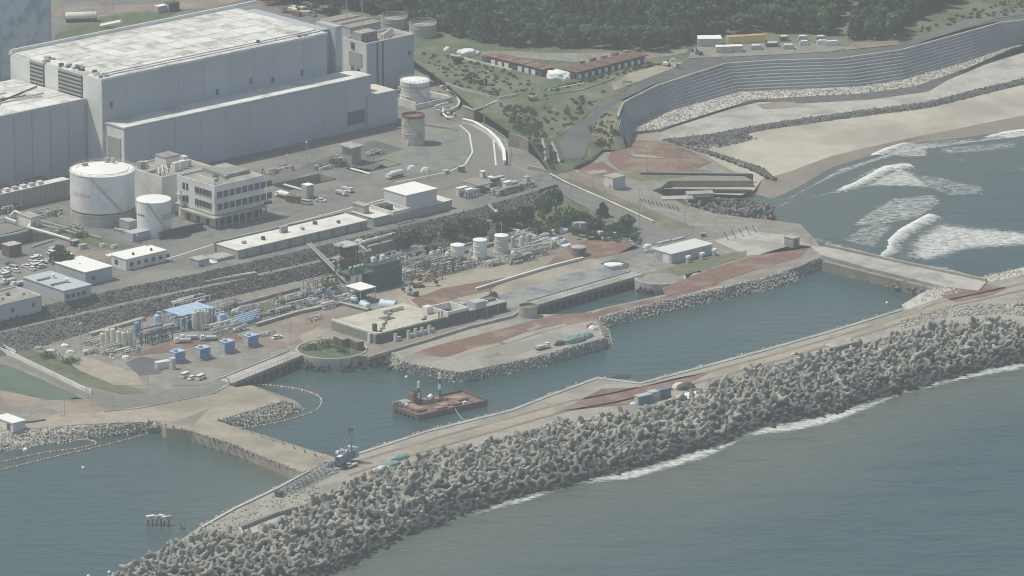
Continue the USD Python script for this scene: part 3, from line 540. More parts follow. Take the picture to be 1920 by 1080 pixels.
BEIGE = M('beige_vessel', (0.46, 0.44, 0.36), (0.56, 0.54, 0.45), 0.5, rough=0.6)
BLUE = M('blue_paint', (0.12, 0.205, 0.37), (0.17, 0.265, 0.43), 0.5, rough=0.5, c3=(0.22, 0.30, 0.42), scale3=0.3)
LBLUE = M('light_blue_paint', (0.30, 0.43, 0.58), (0.42, 0.53, 0.64), 0.6, rough=0.5)
GREEN = M('green_paint', (0.05, 0.11, 0.08), (0.085, 0.165, 0.12), 0.6, rough=0.55)
DGREEN = M('dark_green_paint', (0.035, 0.07, 0.065), (0.05, 0.09, 0.08), 0.5, rough=0.6)
TEAL = M('teal_tarpaulin', (0.14, 0.24, 0.22), (0.24, 0.35, 0.32), 0.7, rough=0.7)
AQUA = M('turquoise_sheet', (0.22, 0.42, 0.44), (0.40, 0.56, 0.56), 0.8, rough=0.6)
RUST = M('rusty_steel', (0.135, 0.078, 0.06), (0.21, 0.12, 0.09), 0.6, rough=0.85, c3=(0.25, 0.165, 0.125), scale3=0.3)
DRUST = M('dark_rust', (0.11, 0.07, 0.055), (0.17, 0.105, 0.08), 0.6, rough=0.85)
ORANGE = M('orange_machine_paint', (0.42, 0.27, 0.13), (0.50, 0.34, 0.18), 0.8, rough=0.5)
YELLOW = M('yellow_paint', (0.66, 0.45, 0.10), (0.74, 0.53, 0.16), 0.6, rough=0.5)
TARP = M('white_tarpaulin', (0.66, 0.665, 0.65), (0.78, 0.78, 0.76), 0.6, rough=0.7, bump=0.4)
BUOY = M('orange_float', (0.52, 0.22, 0.13), (0.62, 0.34, 0.22), 1.0, rough=0.6)
FLOATW = M('pale_float', (0.55, 0.50, 0.44), (0.66, 0.61, 0.54), 1.0, rough=0.6)
MOTTLE = M('mottled_blue_cladding', (0.36, 0.40, 0.43), (0.42, 0.45, 0.48), 0.3, rough=0.75, c3=(0.20, 0.27, 0.32), scale3=0.14)
REDP = M('faded_red_paint', (0.55, 0.33, 0.29), (0.62, 0.40, 0.36), 1.0)
RUBBER = M('black_rubber', (0.02, 0.02, 0.02), rough=0.8)
LEAF = None

# ---------------------------------------------------------------- turbine hall
ZR, ZS, ZA = 53.0, 34.6, 42.6
TN = P(190, 148, ZR); TL = LD((190, 148), (612, 61), ZR); TW = 61.0
SN = P(232, 240, ZS); SL = LD((232, 240), (690, 140), ZS); SW = float(np.dot(TN - SN, E)) - 0.02
th = Thing('turbine_hall', 'huge pale blue grey turbine hall with a white panelled roof', 'industrial hall', loc=(TN[0], TN[1], ZU))
b = fb(B(), TN, 0, TL, 0, TW, ZU, ZR - 0.4); th.part('main_block', b, ENDW)
RL = LD((190, 148), (645, 52), ZR)
b = fb(B(), TN, TL, RL - 3.5, 7.0, TW - 5, ZU, ZR - 0.8); th.part('stair_block', b, CLAD)
b = fb(B(), TN, RL - 3.4, RL, 3.0, 16, ZU, ZR + 0.6); th.part('stair_tower', b, CLAD2)
nP = 9; pw_ = TL / nP
for k in range(nP): th.part('wall_panel', fb(B(), TN, k * pw_ + 0.06, (k + 1) * pw_ - 0.06, -0.35, -0.01, ZS - 3, ZR - 0.9), (CLAD, CLAD2, CLAD)[k % 3])
th.part('eave', fb(B(), TN, -0.3, TL + 0.3, -0.5, 0.3, ZR - 0.9, ZR + 0.05), ROOFW)
nl, nw = 17, 6
for i in range(nl):
    for j in range(nw):
        l0, l1, w0, w1 = i * TL / nl, (i + 1) * TL / nl, 0.4 + j * (TW - 2.6) / nw, 0.4 + (j + 1) * (TW - 2.6) / nw
        th.part('roof_panel', fb(B(), TN, l0 + 0.16, l1 - 0.16, w0 + 0.16, w1 - 0.16, ZR - 0.45, ZR + 0.04 + 0.04 * ((i * 7 + j * 5) % 3)), (ROOFW, ROOFW2, ROOFW, ROOFW)[(i * 3 + j * 5 + i * j) % 4])
th.part('parapet', fb(fb(B(), TN, -0.3, RL, TW - 1.4, TW - 0.7, ZR, ZR + 1.5), TN, -0.3, TL, TW - 0.2, TW + 0.5, ZR - 1, ZR + 0.4), ENDW)
for (w0, w1) in ((38, 47.5), (12.5, 28.5)):
    gp = th.part('louvre', fb(B(), TN, -0.25, 0.05, w0, w1, ZA - 0.6, ZR - 0.8), DARK)
    s_ = B()
    for q in range(6): fb(s_, TN, -0.45, -0.2, w0 + 0.3, w1 - 0.3, ZA + 0.6 + q * 1.65, ZA + 1.3 + q * 1.65)
    th.part('louvre_slats', s_, GREYP)
rr = random.Random(3)
for k in range(34):
    l, w = (rr.uniform(0.5, 6), rr.uniform(1, 44)) if k < 28 else (rr.uniform(80, TL - 2), rr.uniform(1, 6)); h = rr.uniform(0.4, 1.3)
    th.part('roof_vent', B().box(at(TN, l, w, ZR), (rr.uniform(0.8, 2.4), rr.uniform(0.8, 1.8), h), TH), (DARK, GREYP, STEEL)[k % 3])
b = B(); [fb(b, TN, 0.4, TL - 1, w, w + 0.5, ZR + 0.2, ZR + 0.5) for w in (2.4, 5.4)]; th.part('roof_walkway', b, ROOFW2)
# low front bay
th.part('front_bay', fb(B(), SN, 0, SL, 0, SW, ZU, ZS - 0.3), ENDW)
nP = 10
for k in range(nP): th.part('bay_panel', fb(B(), SN, k * SL / nP + 0.06, (k + 1) * SL / nP - 0.06, -0.35, -0.01, ZU - 1, ZS - 0.5), (CLAD2, CLAD, CLAD)[k % 3])
th.part('bay_roof', fb(B(), SN, -0.3, SL + 0.2, -0.45, SW - 0.4, ZS - 0.28, ZS + 0.25), ROOFW)
th.part('shutter_door', fb(B(), SN, -0.3, 0.02, 2.2, 10.6, ZU - 1, ZS - 5.0), GREYP)
th.part('louvre', fb(B(), SN, SL - 13, SL - 3.6, -0.6, -0.3, ZU + 3, ZU + 8.6), DARK)
for k, (l, z) in enumerate(((4, ZR - 13), (60, ZS + 1.5), (78, ZS + 3), (90, ZS + 1.5), (106, ZS + 2))): th.part('service_door', fb(B(), TN, l, l + 1.3, -0.5, -0.3, z, z + 2.6), DARK)
# left wing
AN = at(TN, 0, 10.2, 0)
an = Thing('turbine_hall_wing', 'lower left wing of the turbine hall with ribbed grey front wall', 'industrial hall', loc=(AN[0], AN[1], ZU))
an.part('main_block', fb(B(), AN, -95, -0.3, 0, 48, ZU, ZA - 0.4), CLAD)
for k in range(10): an.part('wall_panel', fb(B(), AN, -0.5 - (k + 1) * 9.3, -0.5 - k * 9.3 - 0.3, -0.35, -0.01, ZU - 1, ZA - 1.0), (CLAD2, CLAD)[k % 2])
for i in range(8):
    for j in range(4): an.part('roof_panel', fb(B(), AN, -0.6 - (i + 1) * 11, -0.8 - i * 11, 0.6 + j * 11.5, 11.9 + j * 11.5, ZA - 0.4, ZA + 0.05 + 0.08 * ((i + j) % 2)), (ROOFW, ROOFW2)[(i + 2 * j) % 3 == 0])
an.part('eave', fb(B(), AN, -95, -0.3, -0.5, 0.4, ZA - 1.0, ZA + 0.5), CLAD2)
for k in range(9): an.part('roof_pipe', B().tube([at(AN, -rr.uniform(3, 40), rr.uniform(14, 30), ZA + 0.5), at(AN, -rr.uniform(3, 40), rr.uniform(12, 30), ZA + 0.5)], 0.3), (DARK, PIPEW, RUST)[k % 3])

RN = P(98, 196, ZU)
rb_ = Thing('reactor_building', 'tall blue building with mottled cloud pattern at the upper left corner', 'building', loc=RN)
rb_.part('wall', fb(B(), RN, -60, 0, 0, 45, ZU, ZU + 62), MOTTLE)
rb_.part('corner_trim', fb(B(), RN, -0.5, 0.3, -0.3, 0.5, ZU, ZU + 62.5), CLAD)

# ---------------------------------------------------------------- service building and annex at the right end
ZC = 34.0; CN = P(687, 82, ZC); CL = LD((687, 82), (781, 65), ZC); CW_ = WE((687, 82), (646, 75), ZC)
sb_ = Thing('service_building', 'grey service building with cluttered roof at the right end of the hall', 'building', loc=(CN[0], CN[1], ZU))
sb_.part('wall', fb(B(), CN, 0, CL, 0, CW_ + 4, ZU, ZC - 1.2), WHITEW)
sb_.part('front_wall', fb(B(), CN, 0.1, CL, -0.3, -0.01, ZU, ZC), CLAD)
sb_.part('roof', fb(B(), CN, 0.4, CL - 0.4, 0.4, CW_ + 3.6, ZC - 1.2, ZC - 0.9), ROOFB)
sb_.part('parapet', rim(B(), CN, CL, CW_ + 4, ZC - 1.1, ZC + 0.1), WHITEW)
for l in (5.5, 8.6): sb_.part('stripe', fb(B(), CN, l, l + 0.9, -0.45, -0.3, ZU, ZC - 0.5), DARK)
sb_.part('grey_panel', fb(B(), CN, -0.25, 0.02, 3, CW_, ZC - 11, ZC - 5), GREYP)
for w, z in ((8, ZC - 3.8), (8, ZC - 14.5), (4.5, ZC - 14.5)): sb_.part('window', fb(B(), CN, -0.3, 0.0, w, w + 2, z, z + 2.6), DARKW)
sb_.part('louvre', fb(B(), CN, CL - 3.4, CL - 1.8, -0.4, -0.3, ZC - 9, ZC - 7), DARK)
c = at(CN, 6, 8, ZC - 0.9); sb_.part('cooling_unit', B().box(c, (9, 6, 4.2), TH), GREYP); 
for k in range(7): sb_.part('cooling_fin', B().box(c + D * (-3.9 + 1.3 * k) - E * 3.1, (0.5, 0.3, 3.8), TH), DARK)
for k in range(7):
    q = at(CN, 11 + 1.6 * k, 3 + (k * 37 % 9), ZC - 0.9); sb_.part('duct', B().tube([q, q + [0, 0, 2.2], q + [0, 0, 2.6] + D * 1.6, q + D * 2.4 + [0, 0, 0.6]], 0.45, 8), PIPEW, smooth=60)
sb_.part('mast', B().tube([at(CN, 8, 12, ZC), at(CN, 8, 12, ZC + 24)], 0.18, 6), STEEL)
sb_.part('mast', B().tube([at(CN, 1, 14, ZC), at(CN, 1, 14, ZC + 20)], 0.14, 6), STEEL)
ZL = 26.0; LN = P(689, 181, ZL); LL = LD((689, 181), (746, 169), ZL)
la = Thing('low_annex', 'low grey annex with a cream roof beside the hall', 'building', loc=(LN[0], LN[1], ZU))
la.part('wall', fb(B(), LN, 0, LL, 0, 15, ZU - 1, ZL - 0.3), CLAD); la.part('roof', fb(B(), LN, 0.2, LL - 0.2, 0.2, 14.8, ZL - 0.3, ZL), CREAM); la.part('parapet', fb(B(), LN, 0, LL, -0.2, 0.2, ZL - 0.3, ZL + 0.3), CLAD2)

# low buildings and tanks behind
def slab_house(name, label, N, R, Lf, ztop, zbase, wm, rm, cat='building', par=0.0, W=None, group=None):
    n = P(*N, ztop); L = LD(N, R, ztop); w = WE(N, Lf, ztop) if W is None else W
    t = Thing(name, label, cat, loc=(n[0], n[1], zbase), group=group)
    t.part('wall', fb(B(), n, 0, L, 0, w, zbase - 0.5, ztop - 0.25), wm); t.part('roof', fb(B(), n, -0.25, L + 0.25, -0.25, w + 0.25, ztop - 0.25, ztop + 0.02), rm)
    if par: t.part('parapet', rim(B(), n, L, w, ztop + 0.02, ztop + par, 0.35), wm)
    return t, n, L, w
t, n, L, w = slab_house('flat_roof_building', 'low building with a brown flat roof behind the service building', (657, 52), (706, 38), (608, 34), 22, 12, CLAD, ROOFB)
t.part('roof_beam', fb(B(), n, 0.5, L - 0.5, w * 0.3, w * 0.3 + 0.6, 22, 22.7), GREYP); t.part('roof_beam', fb(B(), n, 0.5, L - 0.5, w * 0.6, w * 0.6 + 0.6, 22, 22.7), GREYP)
b = Thing('rubble_heap', 'brown heap with white scrap above the right end of the hall roof', 'heap', loc=P(560, 20, 14))
for k in range(26):
    q = P(rr.uniform(530, 590), rr.uniform(12, 32), 12); b.part('scrap_piece', B().box(q, (rr.uniform(2, 5), rr.uniform(1, 3), rr.uniform(0.8, 2.4)), rr.uniform(0, 3)), (BROWN, RUST, PIPEW, GRASSY)[k % 4])
def round_tank(name, label, px, py, z, r, h, wm, rm, cat='tank', dome=0.5, ring=True, rails=False, n=32, group=None, ladder=True, open_top=False):
    c = P(px, py, z); t = Thing(name, label, cat, loc=c, group=group)
    t.part('shell', B().lathe(c - [0, 0, 0.5], [(r, 0), (r, h + 0.5)], n), wm, smooth=40)
    if open_top: t.part('roof', B().lathe(c, [(r - 0.02, h - 0.02), (r - 0.3, h), (r - 0.35, h - 1.0), (0.01, h - 0.9)], n), rm, smooth=30)
    else: t.part('roof', B().lathe(c, [(r + 0.12, h - 0.15), (r + 0.12, h + 0.1), (r * 0.98, h + 0.14), (r * 0.6, h + 0.14 + dome * 0.6), (0.01, h + 0.14 + dome)], n), rm, smooth=30)
    if ring:
        for q in (0.36, 0.68): t.part('stiffener', B().lathe(c, [(r, h * q), (r + 0.12, h * q + 0.05), (r + 0.12, h * q + 0.22), (r, h * q + 0.27)], n), wm)
    if rails:
        rb2 = B()
        for zz in (0.6, 1.15):
            rb2.tube([c + [r * math.cos(a), r * math.sin(a), h + zz] for a in np.linspace(0, 2 * math.pi, 24, endpoint=False)], 0.06, 4, closed=True)
        for a in np.linspace(0, 2 * math.pi, 20, endpoint=False): rb2.tube([c + [r * math.cos(a), r * math.sin(a), h], c + [r * math.cos(a), r * math.sin(a), h + 1.15]], 0.06, 4)
        t.part('guard_rail', rb2, STEEL)
    if ladder:
        lb = B(); m = 14
        for a0 in (0.0,):
            hel = [c + [(r + 0.35) * math.cos(-0.5 - q * 1.4), (r + 0.35) * math.sin(-0.5 - q * 1.4), h * q] for q in np.linspace(0.02, 1, m)]
            lb.tube(hel, 0.22, 4); lb.tube([p + [0, 0, 0.9] for p in hel], 0.07, 4)
        t.part('spiral_stair', lb, STEEL)
    return t, c
TANKW = M('white_tank_paint', (0.66, 0.66, 0.63), (0.73, 0.73, 0.70), 0.4, rough=0.5, c3=(0.60, 0.59, 0.55), scale3=0.2)
TANKS = M('stained_tank_shell', (0.44, 0.415, 0.36), (0.54, 0.51, 0.45), 0.4, rough=0.7, c3=(0.36, 0.29, 0.22), scale3=0.25)
round_tank('round_basin', 'round pale basin with open top nearest the wood edge', 793, 68, 16.6, 6.1, 6.0, CONC, ROOFG, rails=True, ladder=False, open_top=True)
round_tank('round_basin', 'round pale basin half hidden behind the service building', 739, 58, 15, 6.0, 6.5, CONC, ROOFG, rails=True, ladder=False, open_top=True)
t, c = round_tank('storage_tank', 'white tank with guard rail standing right of the low annex', 778, 191, ZU, 6.4, 9.6, TANKW, WHITE, rails=True)
for a in (2.6, 3.4): t.part('side_box', B().box(c + [6.9 * math.cos(a), 6.9 * math.sin(a), 5.5], (0.9, 0.9, 1.8), a), TANKW)
t.part('name_band', B().lathe(c, [(6.43, 7.0), (6.45, 7.05), (6.45, 8.1), (6.43, 8.15)], 32), CLAD)
bw_ = Thing('bund_wall', 'low white wall around the white tank beside the annex', 'wall', loc=P(775, 200, ZU)); n = P(779, 206, ZU)
bw_.part('wall', fb(B(), n, 0, 0.5, 0, 11, ZU, ZU + 3.2), WHITEW); bw_.part('wall', fb(B(), n, 0.5, 21, 0, 0.5, ZU, ZU + 2.2), WHITEW); bw_.part('wall', fb(B(), n, 20.5, 21, 0.5, 13, ZU, ZU + 2.0), WHITEW)
t, c = round_tank('rusty_tank', 'stained tank with rusty open rim in the shade of the hall', 775, 268, ZU, 4.8, 12.4, TANKS, RUST, ladder=False, open_top=True)
t.part('rim', B().lathe(c, [(4.85, 11.4), (4.95, 11.5), (4.95, 12.5), (4.7, 12.5)], 32), RUST)
for a in (4.2, 5.4): t.part('foot', B().box(c + [4.9 * math.cos(a), 4.9 * math.sin(a), 0], (1.0, 1.0, 1.5), a), PIPEW)
t, c = round_tank('storage_tank', 'biggest white tank with faint red lettering left of the offices', 193, 411, ZU, 12.9, 20.6, TANKW, WHITE, rails=True, ring=False, dome=1.0, n=56)
t.part('base_ring', B().lathe(c, [(13.05, 0), (13.05, 4.6), (12.9, 4.7)], 56), CONC, smooth=40); t.part('dark_band', B().lathe(c, [(12.93, 4.9), (12.99, 4.95), (12.99, 5.5), (12.93, 5.55)], 56), DARK)
t.part('roof_hatch', B().box(c + [-7, 3, 20.9], (2.2, 1.6, 1.6), 0.4), GREYP); t.part('roof_hatch', B().lathe(c + [1.5, 8.5, 20.8], [(1.0, 0), (1.0, 2.4), (0.01, 2.6)], 10), GREYP); t.part('roof_hatch', B().lathe(c + [4, 7.5, 20.8], [(0.8, 0), (0.8, 2.6), (0.01, 2.8)], 10), STEEL)
t.part('roof_ring', B().lathe(c, [(10.6, 20.8), (10.6, 21.2), (10.4, 21.25), (10.4, 20.9)], 48), TANKW)
gl = B()      # faint red characters painted on the shell, too blurred to read
for k in range(5):
    a = math.radians(-142 + 7.4 * k)
    for (da, z0, w_, h_) in ((0, 13.1, 1.2, 0.2), (0, 12.3, 1.0, 0.2), (-0.02, 11.9, 0.2, 1.5), (0.028, 11.7, 0.2, 1.1))[: 4 if k % 2 == 0 else 3]:
        q = c + [12.93 * math.cos(a + da), 12.93 * math.sin(a + da), z0]; gl.box(q, (0.08, w_, h_), a)
t.part('lettering', gl, REDP)
t, c = round_tank('storage_tank', 'smaller white tank in front of the biggest white tank', 289, 438, ZU, 6.8, 14.2, TANKW, WHITE, ring=False, n=40, dome=0.4)
t.part('dark_lettering', (lambda b: [b.box(c + [6.83 * math.cos(math.radians(-150 + 9 * k)), 6.83 * math.sin(math.radians(-150 + 9 * k)), 8.6], (0.06, 0.8, 0.55), math.radians(-150 + 9 * k)) for k in range(4)] and b)(B()), DARK)
t.part('control_box', fb(B(), c, -1.2, 4.5, -7.8, -6.6, ZU + 7.4, ZU + 9.0), CLAD2)

# ---------------------------------------------------------------- offices
ZO = 29.0; ON = P(402, 350, ZO); OL = LD((402, 350), (500, 331), ZO); OW = WE((402, 350), (316, 332), ZO)
of = Thing('office_building', 'white office block with two rows of dark windows', 'building', loc=(ON[0], ON[1], ZU))
of.part('upper_storeys', fb(B(), ON, 0, OL, 0, OW, ZU + 5.2, ZO - 0.8), WHITEW)
of.part('ground_floor', fb(B(), ON, 0.4, OL - 0.4, 0.4, OW - 0.3, ZU - 0.5, ZU + 5.2), WHITEW); of.part('shop_glazing', fb(B(), ON, 1.0, OL - 1.0, 0.25, 0.39, ZU + 0.4, ZU + 3.6), DARKW)
of.part('roof', fb(B(), ON, 0.4, OL - 0.4, 0.4, OW - 0.4, ZO - 0.8, ZO - 0.5), ROOFG)
of.part('parapet', rim(B(), ON, OL, OW, ZO - 0.79, ZO + 0.25, 0.4), WHITEW)
cp = of.part('canopy', fb(B(), ON, -2.4, -0.01, -1, OW * 0.82, ZU + 4.2, ZU + 4.8), CONC)
of.part('canopy', fb(B(), ON, -2.4, OL, -2.2, -0.01, ZU + 4.3, ZU + 4.75), CONC)
of.part('mid_roof', fb(B(), ON, OL * 0.5, OL - 0.5, OW * 0.35, OW - 0.5, ZO - 0.5, ZO + 0.9), ROOFG)
of.part('roof_wall', fb(B(), ON, 3, 3.4, 4, 14, ZO - 0.5, ZO + 1.6), WHITEW)
for k in range(3): of.part('roof_unit', B().box(at(ON, 7 + 2.6 * k, 8 + 3 * (k % 2), ZO - 0.5), (1.8, 1.4, 1.3), TH), (STEEL, DARK, GREYP)[k])
for r_, z in enumerate((ZU + 12.2, ZU + 7.2)):
    for k in range(5):
        wd = of.part('window', fb(B(), ON, -0.12, 0.06, 2.0 + k * 2.1, 3.9 + k * 2.1, z, z + 2.5), DARKW)
        of.part('window_frame', fb(fb(B(), ON, -0.2, -0.1, 2.0 + k * 2.1, 3.9 + k * 2.1, z - 0.25, z), ON, -0.2, -0.1, 2.9 + k * 2.1, 3.05 + k * 2.1, z, z + 2.5), STEEL, under=wd)
    for q in range(2): of.part('window', fb(B(), ON, -0.12, 0.06, 16.5 + 2.2 * q, 17.9 + 2.2 * q, z, z + 2.7), DARKW)
    for k in range(9):
        of.part('window', fb(B(), ON, 1.4 + k * 3.2, 3.9 + k * 3.2, -0.12, 0.06, z - 0.2, z + 2.3), DARKW)
    of.part('window_ledge', fb(B(), ON, 0.3, OL - 0.3, -0.5, -0.13, z - 0.55, z - 0.25), WHITEW)
for k in range(8): of.part('column', B().box(at(ON, 0.5 + k * (OL - 1) / 7, -1.8, ZU - 0.3), (0.5, 0.5, 4.6), TH), CONC)
for k in range(3): of.part('door', fb(B(), ON, 0.25, 0.39, 4 + k * 6, 6 + k * 6, ZU, ZU + 2.6), DARK)
of.part('fire_stair', fb(fb(fb(B(), ON, -1.6, -0.2, OW * 0.78, OW * 0.98, ZU + 9.6, ZU + 9.9), ON, -1.6, -0.2, OW * 0.78, OW * 0.98, ZU + 5.8, ZU + 6.1), ON, -1.7, -1.4, OW * 0.8, OW * 0.83, ZU, ZU + 12), STEEL)
ZO2 = 27.6; O2 = P(303, 333, ZO2); L2 = LD((303, 333), (385, 312), ZO2) + 2
o2 = Thing('office_annex', 'white annex with plant machinery on its flat roof behind the offices', 'building', loc=(O2[0], O2[1], ZU))
o2.part('wall', fb(B(), O2, 0, L2, 0, 24, ZU, ZO2 - 0.7), WHITEW); o2.part('roof', fb(B(), O2, 0.4, L2 - 0.4, 0.4, 23.6, ZO2 - 0.7, ZO2 - 0.4), ROOFG); o2.part('parapet', rim(B(), O2, L2, 24, ZO2 - 0.69, ZO2 + 0.2, 0.4), WHITEW)
o2.part('penthouse', fb(B(), O2, 12, 19, 12, 19, ZO2 - 0.4, ZO2 + 3.4), WHITEW); o2.part('penthouse_roof', fb(B(), O2, 11.8, 19.2, 11.8, 19.2, ZO2 + 3.4, ZO2 + 3.9), ROOFG)
for k, (l, w_, s1, s2, h) in enumerate(((16, 7, 3, 2, 3.2), (20, 8, 2, 2, 2.6), (12, 6, 2.4, 2, 3.4), (4, 18, 2.5, 2.5, 2.8), (7, 19, 1.6, 1.6, 2.2), (3, 10, 4, 1.2, 1.2), (22, 13, 2, 3, 3.0))): o2.part('roof_unit', B().box(at(O2, l, w_, ZO2 - 0.4), (s1, s2, h), TH), (WHITEW, STEEL, PIPEW, GREYP)[k % 4])
for k in range(5): o2.part('roof_pipe', B().tube([at(O2, 2 + k * 3, 4 + k, ZO2 + 0.5), at(O2, 8 + k * 3, 12 + k * 1.5, ZO2 + 0.5)], 0.25), PIPEW)
# long corrugated shed left of the tanks
zs = 19.5; n = P(-60, 377, zs); L = LD((-60, 377), (131, 336), zs)
ls = Thing('corrugated_shed', 'long narrow corrugated shed left of the biggest white tank', 'shed', loc=(n[0], n[1], ZU))
ls.part('wall', fb(B(), n, 0, L, 0, 4, ZU - 1, zs - 0.3), GREYP); ls.part('roof', fb(B(), n, -0.2, L + 0.2, -0.3, 4.3, zs - 0.3, zs), WHITEW)
for k in range(int(L / 1.25)): ls.part('rib', fb(B(), n, 0.2 + k * 1.25, 0.65 + k * 1.25, -0.22, -0.01, ZU - 1, zs - 0.5), CLAD2 if k < 22 else GREYP)
for k in range(9): ls.part('roof_unit', B().box(at(n, 4 + k * 4.2, 1.9, zs), (2.4, 2.0, 1.2), TH), (PIPEW, STEEL)[k % 2])
t, n, L, w = slab_house('pump_kiosk', 'small pale kiosk left of the biggest white tank', (58, 408), (73, 403), (45, 398), 16.5, 12, WHITEW, CONC); t.part('door', fb(B(), n, 1, 2.2, -0.1, 0.02, 12, 14.3), GREYP)

# ---------------------------------------------------------------- long culvert building along the terrace edge
zc = 15.6; n = P(446, 469, zc); L = LD((446, 469), (690, 413), zc); L3 = LD((446, 469), (850, 375), zc)
cv = Thing('culvert_building', 'long low concrete building with a white deck along the terrace edge', 'building', loc=(n[0], n[1], ZU))
cv.part('wall', fb(B(), n, 0, L, 0, 13, ZU - 2, zc - 0.3), GREYP); cv.part('deck', fb(B(), n, -0.2, L + 0.2, -0.2, 13.2, zc - 0.3, zc), WHITEW)
cv.part('wall', fb(B(), n, L + 4, L3, 0.5, 14, ZU - 2, zc - 0.3), GREYP); cv.part('deck', fb(B(), n, L + 3.8, L3 + 0.2, 0.3, 14.2, zc - 0.3, zc), WHITEW)
cv.part('link', fb(B(), n, L + 0.3, L + 3.7, 5, 12, ZU - 2, zc - 2.2), WHITEW)
cv.part('rear_wall', fb(B(), n, -0.2, L, 14.2, 14.8, ZU - 1, zc + 0.5), CONC)
for k in range(9): cv.part('buttress', fb(B(), n, 4 + k * 7.4, 4.7 + k * 7.4, -0.5, -0.02, ZU - 2, zc - 0.4), CONCD)
for l, w_, s1, h in ((8, 6, 1.6, 1.0), (17, 5, 1.2, 1.4), (30, 8, 3.4, 2.6), (38, 6, 1.2, 1.0), (47, 9, 1.4, 1.2), (55, 4, 1.0, 1.0)): cv.part('vent', B().box(at(n, l, w_, zc), (s1, 1.2, h), TH), (GREYP, DARK)[int(l) % 2])
cv.part('ramp', fb(B(), n, -9, -0.3, 2, 9, ZU - 1, zc - 2.4), CONC); cv.part('ramp', fb(B(), n, -16, -9.05, 1, 8, ZU - 1, zc - 3.3), WHITEW)
for k in range(8): cv.part('rail_post', B().tube([at(n, 3 + k * 8, 15.2, ZU), at(n, 3 + k * 8, 15.2, ZU + 1.4)], 0.1, 5), PIPEW)
cv.part('rail', B().tube([at(n, 0, 15.2, ZU + 1.4), at(n, 64, 15.2, ZU + 1.4)], 0.1, 5), PIPEW)
t, n, L, w = slab_house('white_block_house', 'plain pale box building with a bright white roof on the culvert deck', (762, 366), (816, 352), (717, 354), 21.4, 15.6, M('pale_panel', (0.50, 0.50, 0.48), (0.56, 0.56, 0.535), 0.3), WHITE)
t.part('corner_trim', fb(B(), n, -0.1, 0.3, -0.1, 0.3, 15.6, 21.1), STEEL)
lw = Thing('low_enclosure', 'low white walled enclosure left of the plain box building', 'wall', loc=P(720, 385, 15.6)); q = P(737, 398, 17)
lw.part('wall', rim(B(), q, 9, 14, 15.6, 17.2, 0.4), WHITEW); lw.part('machine', fb(B(), q, 2, 6, 7, 11, 15.6, 17.8), DARK)
t, n, L, w = slab_house('small_hut', 'small pale hut between the road and the culvert deck', (682, 386), (690, 383), (669, 378), 19, 12, CONC, CONC)

t, n, L, w = slab_house('white_roof_house', 'long white roofed house at the end of the terrace road', (236, 486), (316, 470), (209, 477), 16.6, 12, WHITEW, WHITE, par=0.0)
for k in range(6): t.part('window', fb(B(), n, 2 + k * 3.6, 3.6 + k * 3.6, -0.1, 0.03, 13.3, 14.9), DARKW)
t.part('window', fb(B(), n, -0.1, 0.03, 5, 7, 13.3, 15.2), DARKW)
for k in range(2): t.part('roof_vent', B().lathe(at(n, 6 + 9 * k, 3, 16.6), [(0.45, 0), (0.45, 0.9), (0.01, 1.2)], 8), DARK)
t.part('porch_roof', fb(B(), n, 0, L, w + 1, w + 4, 15.4, 15.7), WHITE)
t, n, L, w = slab_house('white_garage', 'white roofed garage with plain dark front behind the tree', (160, 510), (206, 497), (125, 486), 17.5, 12, CLAD, WHITE)
t.part('window', fb(B(), n, 3, 4.5, -0.1, 0.03, 13.6, 15), DARKW)
t, n, L, w = slab_house('blue_grey_house', 'low house with a blue grey roof at the terrace edge', (120, 545), (165, 531), (59, 516), 16.4, 11.5, CLAD, M('blue_grey_roof', (0.36, 0.42, 0.44), (0.44, 0.49, 0.50), 0.4), par=0.0)
t.part('roof_ridge', fb(B(), n, 0.3, L * 0.65, w * 0.32, w * 0.32 + 0.8, 16.4, 17.2), CONC); t.part('roof_ridge', fb(B(), n, 0.3, L * 0.5, w * 0.66, w * 0.66 + 0.8, 16.4, 17.2), CONC)
for k in range(2): t.part('roof_vent', B().lathe(at(n, L * 0.6, w * (0.33 + 0.33 * k), 16.4), [(0.6, 0), (0.6, 1.4), (0.9, 1.5), (0.01, 2.0)], 8), WHITE)
for k in range(4): t.part('window', fb(B(), n, 1 + k * 2.6, 2.6 + k * 2.6, -0.1, 0.03, 13, 14.4), DARKW)
zq = 17.0; n = P(77, 553, zq)
cb = Thing('pump_control_building', 'grey building with flat roof at the left edge above the railing', 'building', loc=(n[0], n[1], ZQ))
cb.part('wall', fb(B(), n, -60, 0, 0, 16, ZQ, zq - 0.6), CONCD); cb.part('front', fb(B(), n, -60, 0.02, -0.3, -0.01, ZQ, zq), CLAD2); cb.part('roof', fb(B(), n, -59.6, -0.4, 0.3, 15.7, zq - 0.6, zq - 0.4), ROOFG)
cb.part('parapet', fb(fb(B(), n, -0.4, 0, 0, 16, zq - 0.6, zq + 0.2), n, -60, 0, 15.6, 16, zq - 0.6, zq + 0.2), WHITEW)
for l in (-19, -15.2): cb.part('door', fb(B(), n, l, l + 1.4, -0.4, -0.3, ZQ + 0.5, ZQ + 4.4), DARK)
for l, z in ((-4.5, 13.2), (-14.5, 13.0)): cb.part('window', fb(B(), n, l, l + 1.2, -0.4, -0.3, z, z + 1.6), DARKW)
for k in range(4): cb.part('roof_unit', B().box(at(n, -4 - 5 * k, 6 + (k % 2) * 3, zq - 0.4), (1.2, 1.0, 1.0), TH), (STEEL, DARK)[k % 2])
